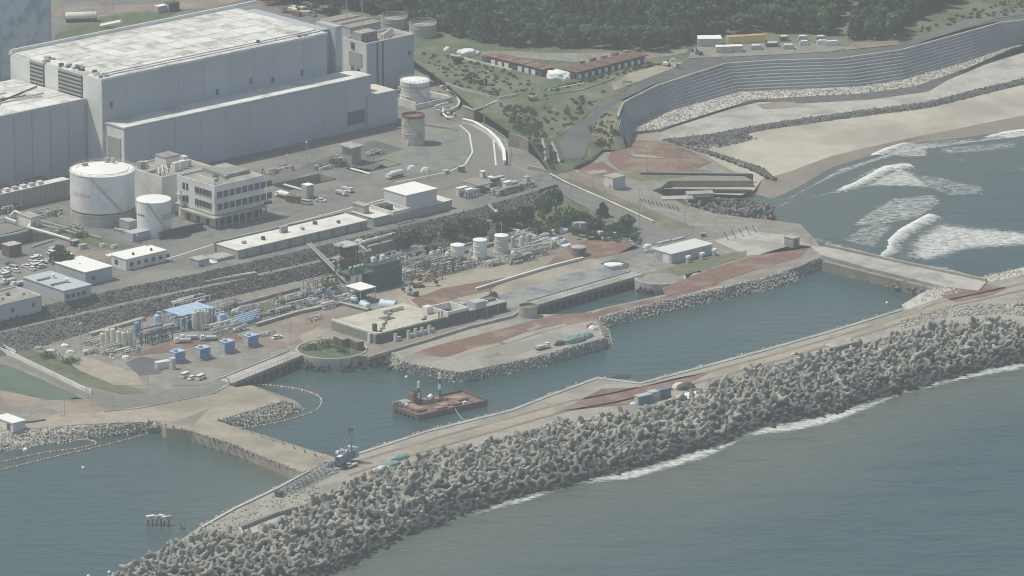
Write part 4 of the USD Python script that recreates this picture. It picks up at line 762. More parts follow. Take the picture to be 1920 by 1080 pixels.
t, n, L, w = slab_house('roadside_hut', 'small white hut on the sand at the lower left edge', (24, 793), (52, 789), (14, 775), 7.2, 4, WHITEW, WHITE); t.part('door', fb(B(), n, -0.1, 0.03, 1.5, 3.5, 4, 6.3), DARK)
t, n, L, w = slab_house('gatehouse', 'small hut with an overhanging roof at the hall wall', (660, 278), (672, 273), (650, 271), 19, 12, CONC, CONC); t.part('roof_overhang', fb(B(), n, -1.2, L + 1.2, -1.2, w + 1.2, 19.0, 19.5), CONC)
t, n, L, w = slab_house('white_hut', 'white and grey hut beside the sloping road at the red soil', (1150, 334), (1170, 328), (1124, 331), 9.6, 4, CLAD2, GREYP); t.part('end_wall', fb(B(), n, -0.15, 0, 0.1, w - 0.1, 4, 9.2), WHITEW); t.part('door', fb(B(), n, -0.25, -0.14, 1, 2.4, 4, 6.4), GREYP)
t, n, L, w = slab_house('sea_wall_hut', 'pale hut where the sea wall starts', (1487, 447), (1507, 446), (1468, 444), 8.2, 4.6, CONC, CONC, W=5); t.part('door', fb(B(), n, 1, 2.6, -0.1, 0.02, 4.6, 7.2), DARK)
t, n, L, w = slab_house('quay_shed', 'long shed with a white roof beside the right hand bastion', (1259, 476), (1337, 457), (1223, 467), 8.2, 4, CLAD, M('pale_metal_roof', (0.52, 0.53, 0.50), (0.60, 0.60, 0.565), 0.3), cat='shed')
for k in range(9): t.part('wall_rib', fb(B(), n, 1 + k * 2.4, 1.25 + k * 2.4, -0.12, 0, 4, 7.9), CLAD2)
t.part('door', fb(B(), n, -0.15, 0.0, 1.0, 4.5, 4, 7.2), WHITEW); t.part('door', fb(B(), n, -0.15, 0.0, 6.0, 8.5, 4, 7.2), GREYP)
for k, (x, y) in enumerate(((1289, 492), (1315, 486), (1338, 479))):
    q = Thing('ventilation_unit', ('left of the three white ventilation posts in front of the quay shed', 'middle one of the three white ventilation posts before the quay shed', 'right of the three white ventilation posts, at the shed corner')[k], 'ventilation unit', loc=P(x, y, 4), group='ventilation posts in front of the quay shed')
    c = P(x, y, 4); q.part('post', B().box(c, (0.9, 0.9, 1.8), TH), WHITEW); q.part('hood', B().box(c + [0.3, 0, 1.8], (1.9, 1.4, 0.9), TH), WHITE)
# ---------------------------------------------------------------- vehicles
def carshape(kind, paint, name, label, group, loc, rot):
    t = Thing(name, label, {'car': 'car', 'van': 'van', 'truck': 'truck', 'pickup': 'truck', 'tanker': 'truck'}[kind], loc, rot, group)
    L, Wd = {'car': (4.4, 1.75), 'van': (4.8, 1.85), 'truck': (6.4, 2.2), 'pickup': (5.0, 1.8), 'tanker': (8.5, 2.5)}[kind]
    k = dict(world=False)
    if kind == 'car':
        t.part('body', B().box((0, 0, 0.3), (L, Wd, 0.65), taper=0.97), paint, **k); t.part('cabin', B().box((-0.25, 0, 0.95), (2.5, Wd * 0.93, 0.12), taper=1), DARKW, **k)
        t.part('windows', B().box((-0.25, 0, 0.96), (2.6, Wd * 0.94, 0.42), taper=0.82), DARKW, **k); t.part('roof', B().box((-0.25, 0, 1.38), (2.15, Wd * 0.8, 0.08)), paint, **k)
    elif kind == 'van':
        t.part('body', B().box((0, 0, 0.3), (L, Wd, 0.95)), paint, **k); t.part('windows', B().box((-0.2, 0, 1.25), (L * 0.88, Wd * 0.97, 0.5), taper=0.9), DARKW, **k); t.part('roof', B().box((-0.2, 0, 1.75), (L * 0.8, Wd * 0.9, 0.12)), paint, **k)
    else:
        t.part('chassis', B().box((0, 0, 0.45), (L, Wd * 0.5, 0.3)), DARK, **k); cx = L / 2 - 0.9
        t.part('cab', B().box((cx, 0, 0.5), (1.7, Wd, 1.3 if kind != 'pickup' else 0.9), taper=0.96), paint, **k); t.part('windscreen', B().box((cx, 0, 1.4 if kind == 'pickup' else 1.55), (1.5, Wd * 0.9, 0.45), taper=0.85), DARKW, **k)
        t.part('cab_roof', B().box((cx, 0, 1.85 if kind == 'pickup' else 2.0), (1.3, Wd * 0.8, 0.12)), paint, **k)
        if kind == 'tanker': t.part('tank', B().tube([(-L / 2 + 0.2, 0, 1.9), (-L / 2 + 0.5, 0, 1.9), (L / 2 - 2.3, 0, 1.9), (L / 2 - 2.0, 0, 1.9)], [0.7, 1.15, 1.15, 0.7], 12), paint, smooth=50, **k)
        else: t.part('load_bed', B().box((-1.0, 0, 0.75), (L - 2.4, Wd, 0.55 if kind == 'pickup' else 0.9)), paint if kind == 'pickup' else STEEL, **k)
    for sx in (-1, 1):
        for sy in (-1, 1): t.part('wheel', B().tube([(sx * L * 0.31, sy * (Wd / 2 - 0.24), 0.33), (sx * L * 0.31, sy * (Wd / 2 + 0.02), 0.33)], 0.34, 8), RUBBER, **k)
    return t
CARW = M('white_car_paint', (0.70, 0.70, 0.68), rough=0.35, spec=0.5); CARS = M('silver_car_paint', (0.40, 0.41, 0.42), rough=0.35, spec=0.5); CARD = M('dark_car_paint', (0.045, 0.05, 0.055), rough=0.35, spec=0.5)
lot = [(69, 484, 1, 'car'), (65, 489, 1, 'van'), (67, 495, 1, 'car'), (79, 495, 1, 'car'), (68, 502, 1, 'van'), (50, 502, 0, 'car'), (60, 506, 0, 'car'), (77, 502, 1, 'car'), (94, 491, 0, 'car'), (97, 478, 0, 'van'), (130, 483, 0, 'van'), (116, 486, 1, 'car'), (125, 490, 0, 'car'), (13, 508, 0, 'car'), (25, 505, 0, 'van'), (29, 510, 0, 'car'), (9, 513, 0, 'car'), (11, 519, 1, 'van'), (16, 531, 1, 'truck'), (34, 536, 1, 'truck'), (19, 498, 0, 'dark')]
words = ['farthest back car of the block left of the tree', 'van second from the back of the block left of the tree', 'car in the middle of the block left of the tree', 'car at the right of the middle row left of the tree', 'van at the front of the block left of the tree', 'leftmost car of the block left of the tree', 'car at the front left of the block left of the tree', 'car nearest the tree on the front row', 'lone car just above the tree', 'van at the end of the flat barrier row above the tree', 'van parked by the white garage roof', 'car parked just behind the tree', 'car against the garage corner', 'car at the back of the left edge group', 'van at the right of the left edge group', 'car at the front right of the left edge group', 'car at the far left of the left edge group', 'van at the front of the left edge group', 'truck behind the grey control building', 'truck between the control building and the blue grey roofed house', 'dark car alone above the left edge group']
for (x, y, o, kd), wd in zip(lot, words):
    paint = CARD if kd == 'dark' else (CARS if (x * 7 + y) % 5 == 0 else CARW); kd = 'car' if kd == 'dark' else kd
    col = 'dark' if paint is CARD else ('silver' if paint is CARS else 'white'); wd2 = wd.replace('dark car', 'car')
    carshape(kd, paint, 'parked_' + kd, f'{col} {wd2}', 'vehicles in the car park at the left', P(x, y, 12), TH + math.pi / 2 * (1 - o) + 0.1 * ((x % 3) - 1) + (math.pi if kd == 'truck' else 0))
for (x, y, kd, paint, lab, r) in ((602, 378, 'car', CARW, 'white car right of the grey minibus in front of the offices', TH - 1.2), (575, 383, 'van', CARS, 'grey minibus parked near the red box in front of the offices', TH - 1.3), (640, 365, 'truck', CARW, 'white truck with its cab toward the sea in the yard', TH - 1.57), (651, 359, 'truck', CARW, 'second white truck right behind the first one in the yard', TH - 1.57), (740, 333, 'tanker', CARW, 'long white tank lorry beside the car park', TH + math.pi), (531, 371, 'tanker', CARW, 'white tank lorry partly behind the office block', TH + 1.57)):
    carshape(kd, paint, 'parked_' + kd, lab, 'vehicles in the plant yard', P(x, y, 12), r)
for (x, y, kd, lab) in ((347, 707, 'van', 'left van of the three parked at the quay corner'), (360, 711, 'car', 'middle car of the three parked at the quay corner'), (376, 711, 'van', 'right van of the three parked at the quay corner'), (343, 643, 'truck', 'front white truck on the red soil by the filter plant'), (354, 637, 'truck', 'rear white truck on the red soil by the filter plant'), (391, 638, 'truck', 'white truck right of the other two on the red soil')):
    carshape(kd, CARW, 'parked_' + kd, lab, 'vehicles on the quay', P(x, y, 4), TH + (0.3 if y > 700 else 2.6))
carshape('pickup', CARW, 'parked_pickup', 'white pickup truck beside the crawler crane', 'vehicles on the breakwater', P(659, 876, 4.5), TH + math.pi + 0.1)
carshape('truck', CARW, 'parked_truck', 'white truck on the gravel spit left of the teal heap', 'vehicles on the spit', P(1017, 654, 3.9), TH)
carshape('car', CARW, 'parked_car', 'small white car near the weeds at the round bastion', 'vehicles on the quay', P(519, 635, 4), TH)

# ---------------------------------------------------------------- lamp posts and masts
def post(x, y, z, h, label, r=0.16, head=True, mat=None, cat='pole', arm=0.0):
    c = P(x, y, z) if z is not None else PT(x, y); t = Thing('lamp_post' if head else 'pole', label, cat, loc=c)
    t.part('pole', B().tube([c, c + [0, 0, h]], [r, r * 0.75], 6), mat or STEEL)
    if head: t.part('lamp_head', B().box(c + [arm, 0, h], (1.0 + abs(arm), 0.5, 0.35), 0.3), WHITE)
    t.part('base', B().box(c - [0, 0, 0.2], (0.8, 0.8, 0.5)), CONC)
for x, y, z, h, lab, hd in ((575, 305, 12, 8.5, 'lamp post against the shaded wall of the turbine hall', True), (538, 314, 12, 5, 'short post with two white signs in front of the hall', True), (822, 172, 12, 15, 'tall thin pole right of the white tank', False), (886, 222, 12, 20, 'tall pole at the start of the white road barrier', False), (908, 237, 12, 22, 'thick dark mast at the white road barrier', False), (915, 208, 16, 17, 'lamp post with curved arm above the retaining wall', True),
    (953, 332, 12, 14, 'pole at the foot of the white barrier', False), (804, 340, 12, 11, 'pole behind the plain box building', False), (1070, 372, 9, 11, 'pole at the corner of the sloping road', False), (1083, 345, 6, 5, 'short lamp above the red yard', True), (1112, 358, 5.5, 8.5, 'white lamp post in front of the red yard', True), (1199, 436, 5, 17, 'tall dark pole at the foot of the sloping road', False), (1213, 318, 5, 10, 'lamp post on the red soil mound', True), (1235, 338, 4, 8, 'thin pole at the sheet pile wall', False),
    (1284, 423, 4, 11, 'white striped pole beside the lower track', True), (940, 440, 8, 5, 'pale pole in the bushes above the round tanks', False), (545, 640, 4, 8, 'thin brown pole on the brown yard', False), (277, 720, 4, 7, 'pole beside the parked vans at the quay corner', False), (32, 655, 4, 8, 'lamp post on the railing bank at the left edge', False), (152, 655, 4, 10, 'tall lamp post on the weeds left of the filter plant', True), (121, 780, 4, 7, 'left gate pole on the sandy strip', False), (115, 780, 4, 2, 'short gate stump beside the gate pole', False), (163, 745, 4, 4, 'grey railing end post', False), (212, 762, 4, 4, 'second grey post on the quay road', False), (118, 60, 12, 14, 'left thin mast behind the hall', False), (175, 60, 12, 12, 'right thin mast behind the hall', False), (213, 30, 12, 8, 'pole beside the long white chute', False), (1520, 470, 5, 7, 'mast beside the pale hut on the sea wall', False)):
    post(x, y, z, h, lab, head=hd, r=0.28 if 'thick' in lab else 0.15)

# ---------------------------------------------------------------- road barrier, retaining walls, guard walls
def wall_line(name, px, h, t, mat, label, z=None, cat='wall', step=3.0, cap=None, base=0.5):
    w = np.array([P(*p) if len(p) > 2 else (P(p[0], p[1], z) if z is not None else PT(*p)) for p in px], float); w = dens(w, step)
    th_ = Thing(name, label, cat, loc=w[0]); b = ribbon_wall(B(), w, t, w[:, 2] - base, w[:, 2] + h); th_.part('wall', b, mat)
    if cap: th_.part('cap', ribbon_wall(B(), w, t * 1.5, w[:, 2] + h + 0.003, w[:, 2] + h + 0.25), cap)
    return th_, w
t, w = wall_line('road_barrier', [(868, 231, 12), (890, 237, 12), (915, 252, 12), (934, 270, 12), (944, 288, 12), (946, 310, 12)], 1.9, 0.9, WHITEW, 'curved white concrete barrier along the plant road', cap=WHITE)
for q in w[::3]: t.part('panel_joint', B().box(q + [0, -0.5, 0], (0.25, 0.2, 1.8)), GREYP)
t, w = wall_line('guard_rail', [(880, 230, 12), (920, 245, 12), (945, 262, 12), (955, 285, 12), (953, 312, 12)], 0.3, 0.25, STEEL, 'grey outer guard rail behind the white barrier')
t.part('rail', B().tube(w + [0, 0, 1.6], 0.12, 5), STEEL); [t.part('post', B().tube([q, q + [0, 0, 1.6]], 0.1, 5), STEEL) for q in w[::2]]
n = P(888, 230, 12); rw_ = Thing('retaining_wall', 'dark retaining wall above the bend of the plant road', 'wall', loc=n)
rw_.part('wall', ribbon_wall(B(), dens(np.array([P(870, 222, 12), P(888, 229, 12), P(905, 224, 12), P(934, 211, 12)]), 3), 0.8, 11, 17.2), CONCD); rw_.part('cap', ribbon_wall(B(), dens(np.array([P(870, 222, 12), P(888, 229, 12), P(905, 224, 12), P(934, 211, 12)]), 3), 1.2, 17.21, 17.6), CONC)
q = [P(955, 250, 17.5), P(974, 256, 17), P(992, 264, 16.5)]; rw_ = Thing('retaining_wall', 'dark retaining wall right of the white road barrier', 'wall', loc=q[0]); rw_.part('wall', ribbon_wall(B(), dens(np.array(q), 2), 0.8, 5, np.interp(np.arange(len(dens(np.array(q), 2))), [0, len(dens(np.array(q), 2)) - 1], [17.8, 16.8])), CONCD)
for k, pts in enumerate(([(1022, 262), (1026, 280), (1028, 303)], [(1040, 268), (1048, 285), (1054, 305)])):
    t = Thing('drain_channel', ('left' if k == 0 else 'right') + ' dark curved drain channel on the grass slope', 'drain', loc=PT(*pts[0])); t.part('channel', B().tube([PT(x, y, 0.1) for x, y in pts], 1.0, 6), DARK); t.part('lip', B().tube([PT(x - 5, y, 0.2) for x, y in pts], 0.5, 5), CONC)
wall_line('guard_wall', [(1022, 325, 10.8), (1060, 345, 9.2), (1100, 363, 8.0), (1150, 385, 6.4), (1225, 419, 4.6)], 0.9, 0.5, CONC, 'pale guard wall along the sloping road', cap=WHITEW)
wall_line('guard_wall', [(1110, 356, 5.8), (1150, 370, 5.0), (1235, 404, 4.1), (1300, 428, 4.05)], 0.6, 0.5, CONCD, 'low brown kerb wall on the far side of the lower track')
wall_line('concrete_wall', [(990, 318, 12), (1010, 322, 11.6), (1030, 328, 10.8)], 1.8, 0.5, CONC, 'pale panel fence at the top of the sloping road')
wall_line('hill_kerb', [(845, 104), (880, 113), (960, 132)], 0.6, 0.5, WHITEW, 'white kerb below the left rusty rack', cat='kerb')
wall_line('hill_kerb', [(836, 161), (870, 170), (920, 183)], 0.7, 0.5, CONC, 'pale kerb above the retaining wall', cat='kerb')
wall_line('hill_kerb', [(1028, 170), (1095, 158)], 0.6, 0.5, WHITEW, 'upper white kerb right of the orange digger', cat='kerb')
wall_line('hill_kerb', [(1030, 178), (1090, 170), (1130, 156), (1152, 147)], 0.5, 0.6, SAND, 'lower sandy kerb right of the orange digger', cat='kerb')
wall_line('hill_rail', [(935, 186), (955, 183), (975, 178)], 1.0, 0.3, WHITEW, 'short white railing left of the orange digger', cat='railing')
t, w = wall_line('yard_kerb', [(1000, 545, 4), (1050, 528, 4), (1100, 510, 4)], 0.2, 0.3, CONC, 'thin kerb inside the blue sheeting', cat='kerb')
wall_line('long_barrier', [(893, 545, 4), (960, 524, 4), (1030, 503, 4), (1093, 487, 4)], 0.9, 0.7, CREAM, 'long low cream barrier across the tan yard', cat='barrier', cap=WHITEW)
wall_line('long_barrier', [(890, 566, 4), (925, 553, 4)], 0.8, 0.6, SAND, 'short sandy barrier beside the bush on the quay', cat='barrier')
for pts, lab in (([(0, 658, 4.4), (30, 670, 4.4), (160, 733, 4.4), (172, 737, 4.4)], 'long white pipe railing along the lower left bank'), ([(5, 652, 4.6), (30, 664, 4.6)], 'short white railing at the left edge')):
    t, w = wall_line('railing', pts, 0.9, 0.5, WHITEW, lab, cat='railing'); t.part('rail', B().tube(w + [0, 0, 1.3], 0.14, 5), WHITE)
t, w = wall_line('quay_fence', [(195, 772, 4), (260, 766, 4), (330, 752, 4), (400, 738, 4), (430, 722, 4), (428, 712, 4), (412, 706, 4)], 0.25, 0.4, CONC, 'low fence around the rounded corner of the quay', cat='fence')
t.part('rail', B().tube(w + [0, 0, 1.2], 0.08, 5), STEEL); [t.part('fence_post', B().tube([q, q + [0, 0, 1.3]], 0.08, 5), STEEL) for q in w[::2]]
wall_line('edge_wall', [(-60, 812, 4), (0, 798, 4), (60, 792, 4), (85, 788, 4)], 0.5, 0.6, DARK, 'dark low wall at the lower left edge', cat='wall')

# stairs and pipes on the dark slope
def stair(name, a, b_, label, w_=1.6):
    a, b_ = np.array(a), np.array(b_); t = Thing(name, label, 'stairs', loc=b_); dr = b_ - a; sd = np.array([-dr[1], dr[0], 0]); sd /= np.linalg.norm(sd)
    for s_ in (-1, 1): t.part('side_rail', B().tube([a + sd * s_ * w_ / 2 + [0, 0, 0.9], b_ + sd * s_ * w_ / 2 + [0, 0, 0.9]], 0.16, 5), STEEL)
    n_ = 22
    for k in range(n_): t.part('tread', B().box(a + dr * (k + 0.5) / n_ + [0, 0, 0.3], (w_, 0.8, 0.2), math.atan2(sd[1], sd[0])), CONC)
stair('slope_stairs', P(578, 459, 12.3), P(612, 492, 8.8), 'upper flight of the steel stairs down the dark slope'); stair('slope_stairs', P(612, 492, 8.8), P(652, 533, 4.6), 'lower flight of the steel stairs down the dark slope')
t = Thing('slope_pipe', 'bent pale pipe coming down from the terrace edge above the tanks', 'pipe', loc=P(918, 383, 12)); t.part('pipe', B().tube([P(917, 383, 12.5), P(922, 391, 11), P(932, 398, 9.6), P(934, 402, 9)], 0.55, 8), PIPEW, smooth=60); t.part('elbow', B().sphere(P(931, 397, 9.8), 0.9), PIPEW)
t = Thing('slope_pipe', 'long pale pipe along the lower edge of the bushes', 'pipe', loc=P(955, 428, 6)); t.part('pipe', B().tube([P(953, 427, 6), P(975, 433, 6), P(1006, 443, 6)], 0.4, 7), PIPEW, smooth=60); [t.part('support', B().tube([P(x, y, 4), P(x, y, 6) + [0, 0, -0.2]], 0.15, 5), STEEL) for x, y in ((962, 440), (985, 446), (1002, 451))]
t = Thing('slope_pipe', 'thin pale pipe behind the round quay tanks', 'pipe', loc=P(815, 472, 5)); t.part('pipe', B().tube([P(810, 472, 5.5), P(846, 464, 5.5), P(884, 455, 5.5)], 0.3, 6), PIPEW); [t.part('support', B().tube([P(x, y, 4), P(x, y, 4) + [0, 0, 1.3]], 0.12, 5), STEEL) for x, y in ((820, 477), (850, 471), (875, 465))]
for x0, y0, x1, y1, lab in ((168, 630, 270, 600, 'pale concrete ledge at the foot of the slope behind the filter plant'), (840, 482, 1000, 440, 'grey concrete ledge at the foot of the slope behind the tanks'), (430, 578, 560, 543, 'grey concrete ledge at the foot of the slope above the pipe rows'), (375, 533, 480, 515, 'pale mid ledge wall left of the stairs')):
    z_ = 4 if y0 > 535 or y0 == 482 else 8.2; wall_line('ledge_wall', [(x0, y0, z_), (x1, y1, z_)], 1.2, 2.0, CONC if 'pale' in lab else CONCD, lab)

# ---------------------------------------------------------------- trees and shrubs: leaf clumps in the crown's volume
def leafmat(name, c1, c2):
    return usdkit.material(stage, f'/World/Looks/{name}', {'o': ('object_info', {}), 'g': ('geometry', {}), 'n': ('noise_texture', {'scale': 0.35, 'detail': 3.0}), 'r': ('rgb_ramp', {'ramp': [(0.25, c1), (0.75, c2)]}),
        'h': ('hsv', {'saturation': 1.0}), 'v': ('math', {'math_type': 'multiply_add', 'value2': 0.7, 'value3': 0.65}), 'd': ('principled_bsdf', {'roughness': 0.8, 'specular_ior_level': 0.15}), 't': ('translucent_bsdf', {}), 'm': ('mix_closure', {'fac': 0.25})},
        [('g.position', 'n.vector'), ('n.fac', 'r.fac'), ('r.color', 'h.color'), ('o.random', 'v.value1'), ('v.value', 'h.value'), ('h.color', 'd.base_color'), ('h.color', 't.color'), ('d.BSDF', 'm.closure1'), ('t.BSDF', 'm.closure2')], surface='m.closure')
LEAF = leafmat('leaf_green', (0.065, 0.105, 0.042), (0.13, 0.18, 0.075)); LEAFD = leafmat('leaf_dark', (0.045, 0.075, 0.04), (0.09, 0.125, 0.062)); BARK = M('bark', (0.10, 0.08, 0.06), (0.15, 0.125, 0.10), 1.5)
def crown(seed, h, r, n, conic=0.0, leaf=0.7):
    g = np.random.default_rng(seed); nl_ = 9 if conic < 0.5 else 12; v, f = [], []
    if conic >= 0.5: lob = [(np.array([g.normal(0, .12) * r, g.normal(0, .12) * r, h * (0.18 + 0.78 * k / nl_)]), r * (1.02 - 0.88 * k / nl_)) for k in range(nl_)]
    else: lob = [(np.array([math.cos(a) * r * q, math.sin(a) * r * q, h * z]), r * s_) for a, q, z, s_ in zip(g.uniform(0, 6.28, nl_), g.uniform(0, .62, nl_), g.uniform(0.42, 0.88, nl_), g.uniform(.38, .6, nl_))]
    for i in range(n):
        c, rr_ = lob[g.integers(len(lob))]; d = g.normal(size=3); d /= np.linalg.norm(d); p = c + d * rr_ * g.uniform(0.65, 1.05) * np.array([1, 1, 0.75 if conic < .5 else 0.55])
        s_ = leaf * g.uniform(0.6, 1.3); nn = d + g.normal(0, 0.5, 3); nn /= np.linalg.norm(nn); x = np.cross(nn, g.normal(size=3)); x /= np.linalg.norm(x); y = np.cross(nn, x); m = len(v)
        v += [p + x * s_, p + y * s_ * 0.8 + nn * 0.15, p - x * s_, p - y * s_ * 0.8 + nn * 0.1]; f += [(m, m + 1, m + 2), (m, m + 2, m + 3)]
    return np.array(v), np.array(f)
def shrub(name, label, cat, c, h, r, seed, mat=None, n=420, conic=0, leaf=0.6, group=None):
    t = Thing(name, label, cat, loc=c, rot=0, group=group); g = np.random.default_rng(seed)
    tb = B().tube([(0, 0, -0.3), (0.1, 0, h * 0.35), (0.05, 0.1, h * 0.7)], [0.09 * r, 0.06 * r, 0.02 * r], 6)
    for k in range(4): a = k * 1.6 + 0.4; tb.tube([(0.05, 0, h * 0.3), (math.cos(a) * r * 0.5, math.sin(a) * r * 0.5, h * 0.62)], [0.04 * r, 0.012 * r], 5)
    t.part('trunk', tb, BARK, world=False); t.part('crown', crown(seed, h, r, n, conic, leaf), mat or LEAF, world=False); return t
shrub('broadleaf_tree', 'dark round tree between the parked cars and the white garage', 'tree', P(112, 512, 12), 8.5, 5.6, 11, LEAFD, 900, leaf=0.7); shrub('broadleaf_tree', 'smaller dark tree in front of the garage', 'tree', P(150, 520, 12), 5, 3.0, 12, LEAFD, 420)
k = 0
for x, y, z, h, r, lab in ((985, 425, 6, 9, 5, 'leftmost bush of the row below the sloping road'), (1020, 408, 8, 10, 6, 'big dark bush in the hollow below the sloping road'), (1042, 390, 9.5, 9, 5.5, 'bush at the top corner of the overgrown slope'), (1058, 420, 6, 8, 5.5, 'bush in the middle of the overgrown slope'), (1092, 425, 5.5, 7, 5, 'bush on the lower part of the overgrown slope'), (1130, 408, 6, 7.5, 3.2, 'pointed tree at the edge of the sloping road'), (1117, 432, 5, 6, 5, 'broad bush above the scrap piles'), (1176, 428, 5, 6.5, 4.2, 'dense round bush beside the tall dark pole'), (1155, 438, 4.5, 4, 4, 'low bush left of the tall dark pole'),
    (780, 450, 8, 6, 4.5, 'left bush on the dark slope above the pipes'), (760, 470, 7, 8, 5, 'large bush beside the green gantry'), (800, 458, 7, 6.5, 5, 'bush right of the large one on the slope'), (845, 440, 8, 5.5, 5, 'spreading bush on the middle ledge of the slope'), (870, 425, 9, 5, 4, 'bush high on the slope below the terrace road'), (905, 430, 8, 4.5, 4.5, 'bush around the pale pole on the slope'), (930, 415, 9, 5, 3.5, 'bush beside the bent pale pipe'), (955, 420, 7, 6, 5, 'bush left of the big hollow')):
    k += 1; c = P(x, y, z); c[2] -= 1.0; shrub('slope_bush', lab, 'bush', c, h, r, 30 + k, LEAFD if k % 2 else LEAF, 460, 0.6 if 'pointed' in lab else 0, 0.75, 'bushes on the dark slope')
for x, y, h, r, lab in ((883, 152, 3.5, 2.6, 'round bush on the grass above the white tank'), (905, 160, 2.5, 2.2, 'small bush right of the round one on the grass'), (858, 118, 3, 3, 'bush beside the white tarpaulin heap')):
    k += 1; shrub('hill_bush', lab, 'bush', PT(x, y, -0.3), h, r, 60 + k, LEAFD, 260, 0, 0.55)
for x, y, z, h, r, lab in ((612, 650, 4, 1.8, 5, 'weeds on the left half of the round bastion'), (585, 655, 4, 1.2, 4, 'weeds at the left rim of the round bastion'), (640, 660, 4, 1.4, 4, 'weeds near the right rim of the round bastion'), (925, 560, 4, 2.6, 2.2, 'bush beside the short sandy barrier'), (110, 470, 12, 1.6, 3, 'weeds below the big white tank'), (150, 445, 12, 1.2, 4, 'weeds in front of the pit'), (640, 312, 12, 1.6, 4, 'weeds between the two pits before the hall'), (90, 670, 4, 1.2, 5, 'weeds on the grass bank left'), (135, 680, 4, 1.4, 4, 'pale weeds beside the filter plant'), (620, 540, 6, 1.6, 5, 'weeds under the pale walkway'), (150, 350, 12, 2, 3, 'weeds behind the corrugated shed')):
    k += 1; shrub('weed_patch', lab, 'weeds', P(x, y, z), h, r, 80 + k, LEAF, 260, 0, 0.4)

# the wood
FOREST = Thing('wood', 'dense green wood covering the hill along the top', 'wood', loc=(0, 0, 0), kind='stuff')
inst = UsdGeom.PointInstancer.Define(stage, FOREST.path + '/trees'); tagp(inst.GetPrim(), kind='stuff'); protos = []
for i, (h, r, cn, mt, n) in enumerate(((10, 3.8, 0, LEAF, 300), (12, 3.4, 1, LEAFD, 320), (9, 4.2, 0, LEAFD, 300), (11, 3.6, 0, LEAF, 300), (13, 3.0, 1, LEAFD, 300))):
    pt = f'{inst.GetPath()}/prototype_{"abcde"[i]}'; UsdGeom.Xform.Define(stage, pt); put(pt + '/crown', crown(200 + i, h, r, n, cn, 0.95), mt); put(pt + '/trunk', B().tube([(0, 0, -1), (0, 0, h * 0.6)], [0.28, 0.1], 6), BARK); protos.append(Sdf.Path(pt))
inst.CreatePrototypesRel().SetTargets(protos)
edge = [(470, -10), (560, 2), (640, 20), (700, 30), (830, 64), (900, 80), (960, 88), (1060, 92), (1220, 96), (1290, 84), (1330, 66), (1440, 62), (1560, 68), (1590, 76), (1680, 72), (1700, 50), (1740, 26), (1800, 6), (1850, -6), (1900, -20), (2100, -40)]
reg = Polygon([tuple(PT(x, y)[:2]) if x >= 640 else tuple(P(x, y, 16)[:2]) for x, y in edge] + [tuple(P(2100, -330, 26)[:2]), tuple(P(470, -330, 30)[:2])]).buffer(0)
clear = LineString([tuple(PT(x, y)[:2]) for x, y in ((1578, 78), (1590, 40), (1604, -10), (1612, -60))]).buffer(3.2)
x0, y0, x1, y1 = reg.bounds; pos, pid, sc, ori = [], [], [], []
g = np.random.default_rng(5); xs = np.arange(x0, x1, 4.1); ys = np.arange(y0, y1, 4.1)
X, Y = np.meshgrid(xs, ys); X = (X + g.uniform(-1.7, 1.7, X.shape)).ravel(); Y = (Y + g.uniform(-1.7, 1.7, Y.shape)).ravel(); ok = contains_xy(reg, X, Y) & ~contains_xy(clear, X, Y); X, Y = X[ok], Y[ok]
dn = meshkit.fbm(np.c_[X * 0.03, Y * 0.03, 0 * X], 3, 4); Z = HZ(np.c_[X, Y]); Z = np.where(Z < 0, 16, Z)
for x, y, z, d_ in zip(X, Y, Z, dn):
    if g.random() < 0.10: continue
    pos.append(Gf.Vec3f(float(x), float(y), float(z) - 0.4)); pid.append(int(g.choice([1, 4, 2]) if d_ > 0.53 and g.random() < 0.8 else g.choice([0, 2, 3, 3, 1]))); s_ = float(g.uniform(0.55, 1.1)); sc.append(Gf.Vec3f(s_, s_, s_ * float(g.uniform(0.8, 1.15))))
    a = g.uniform(0, 6.28); ori.append(Gf.Quath(float(math.cos(a / 2)), 0.0, 0.0, float(math.sin(a / 2))))
inst.CreatePositionsAttr(pos); inst.CreateProtoIndicesAttr(pid); inst.CreateScalesAttr(sc); inst.CreateOrientationsAttr(ori)

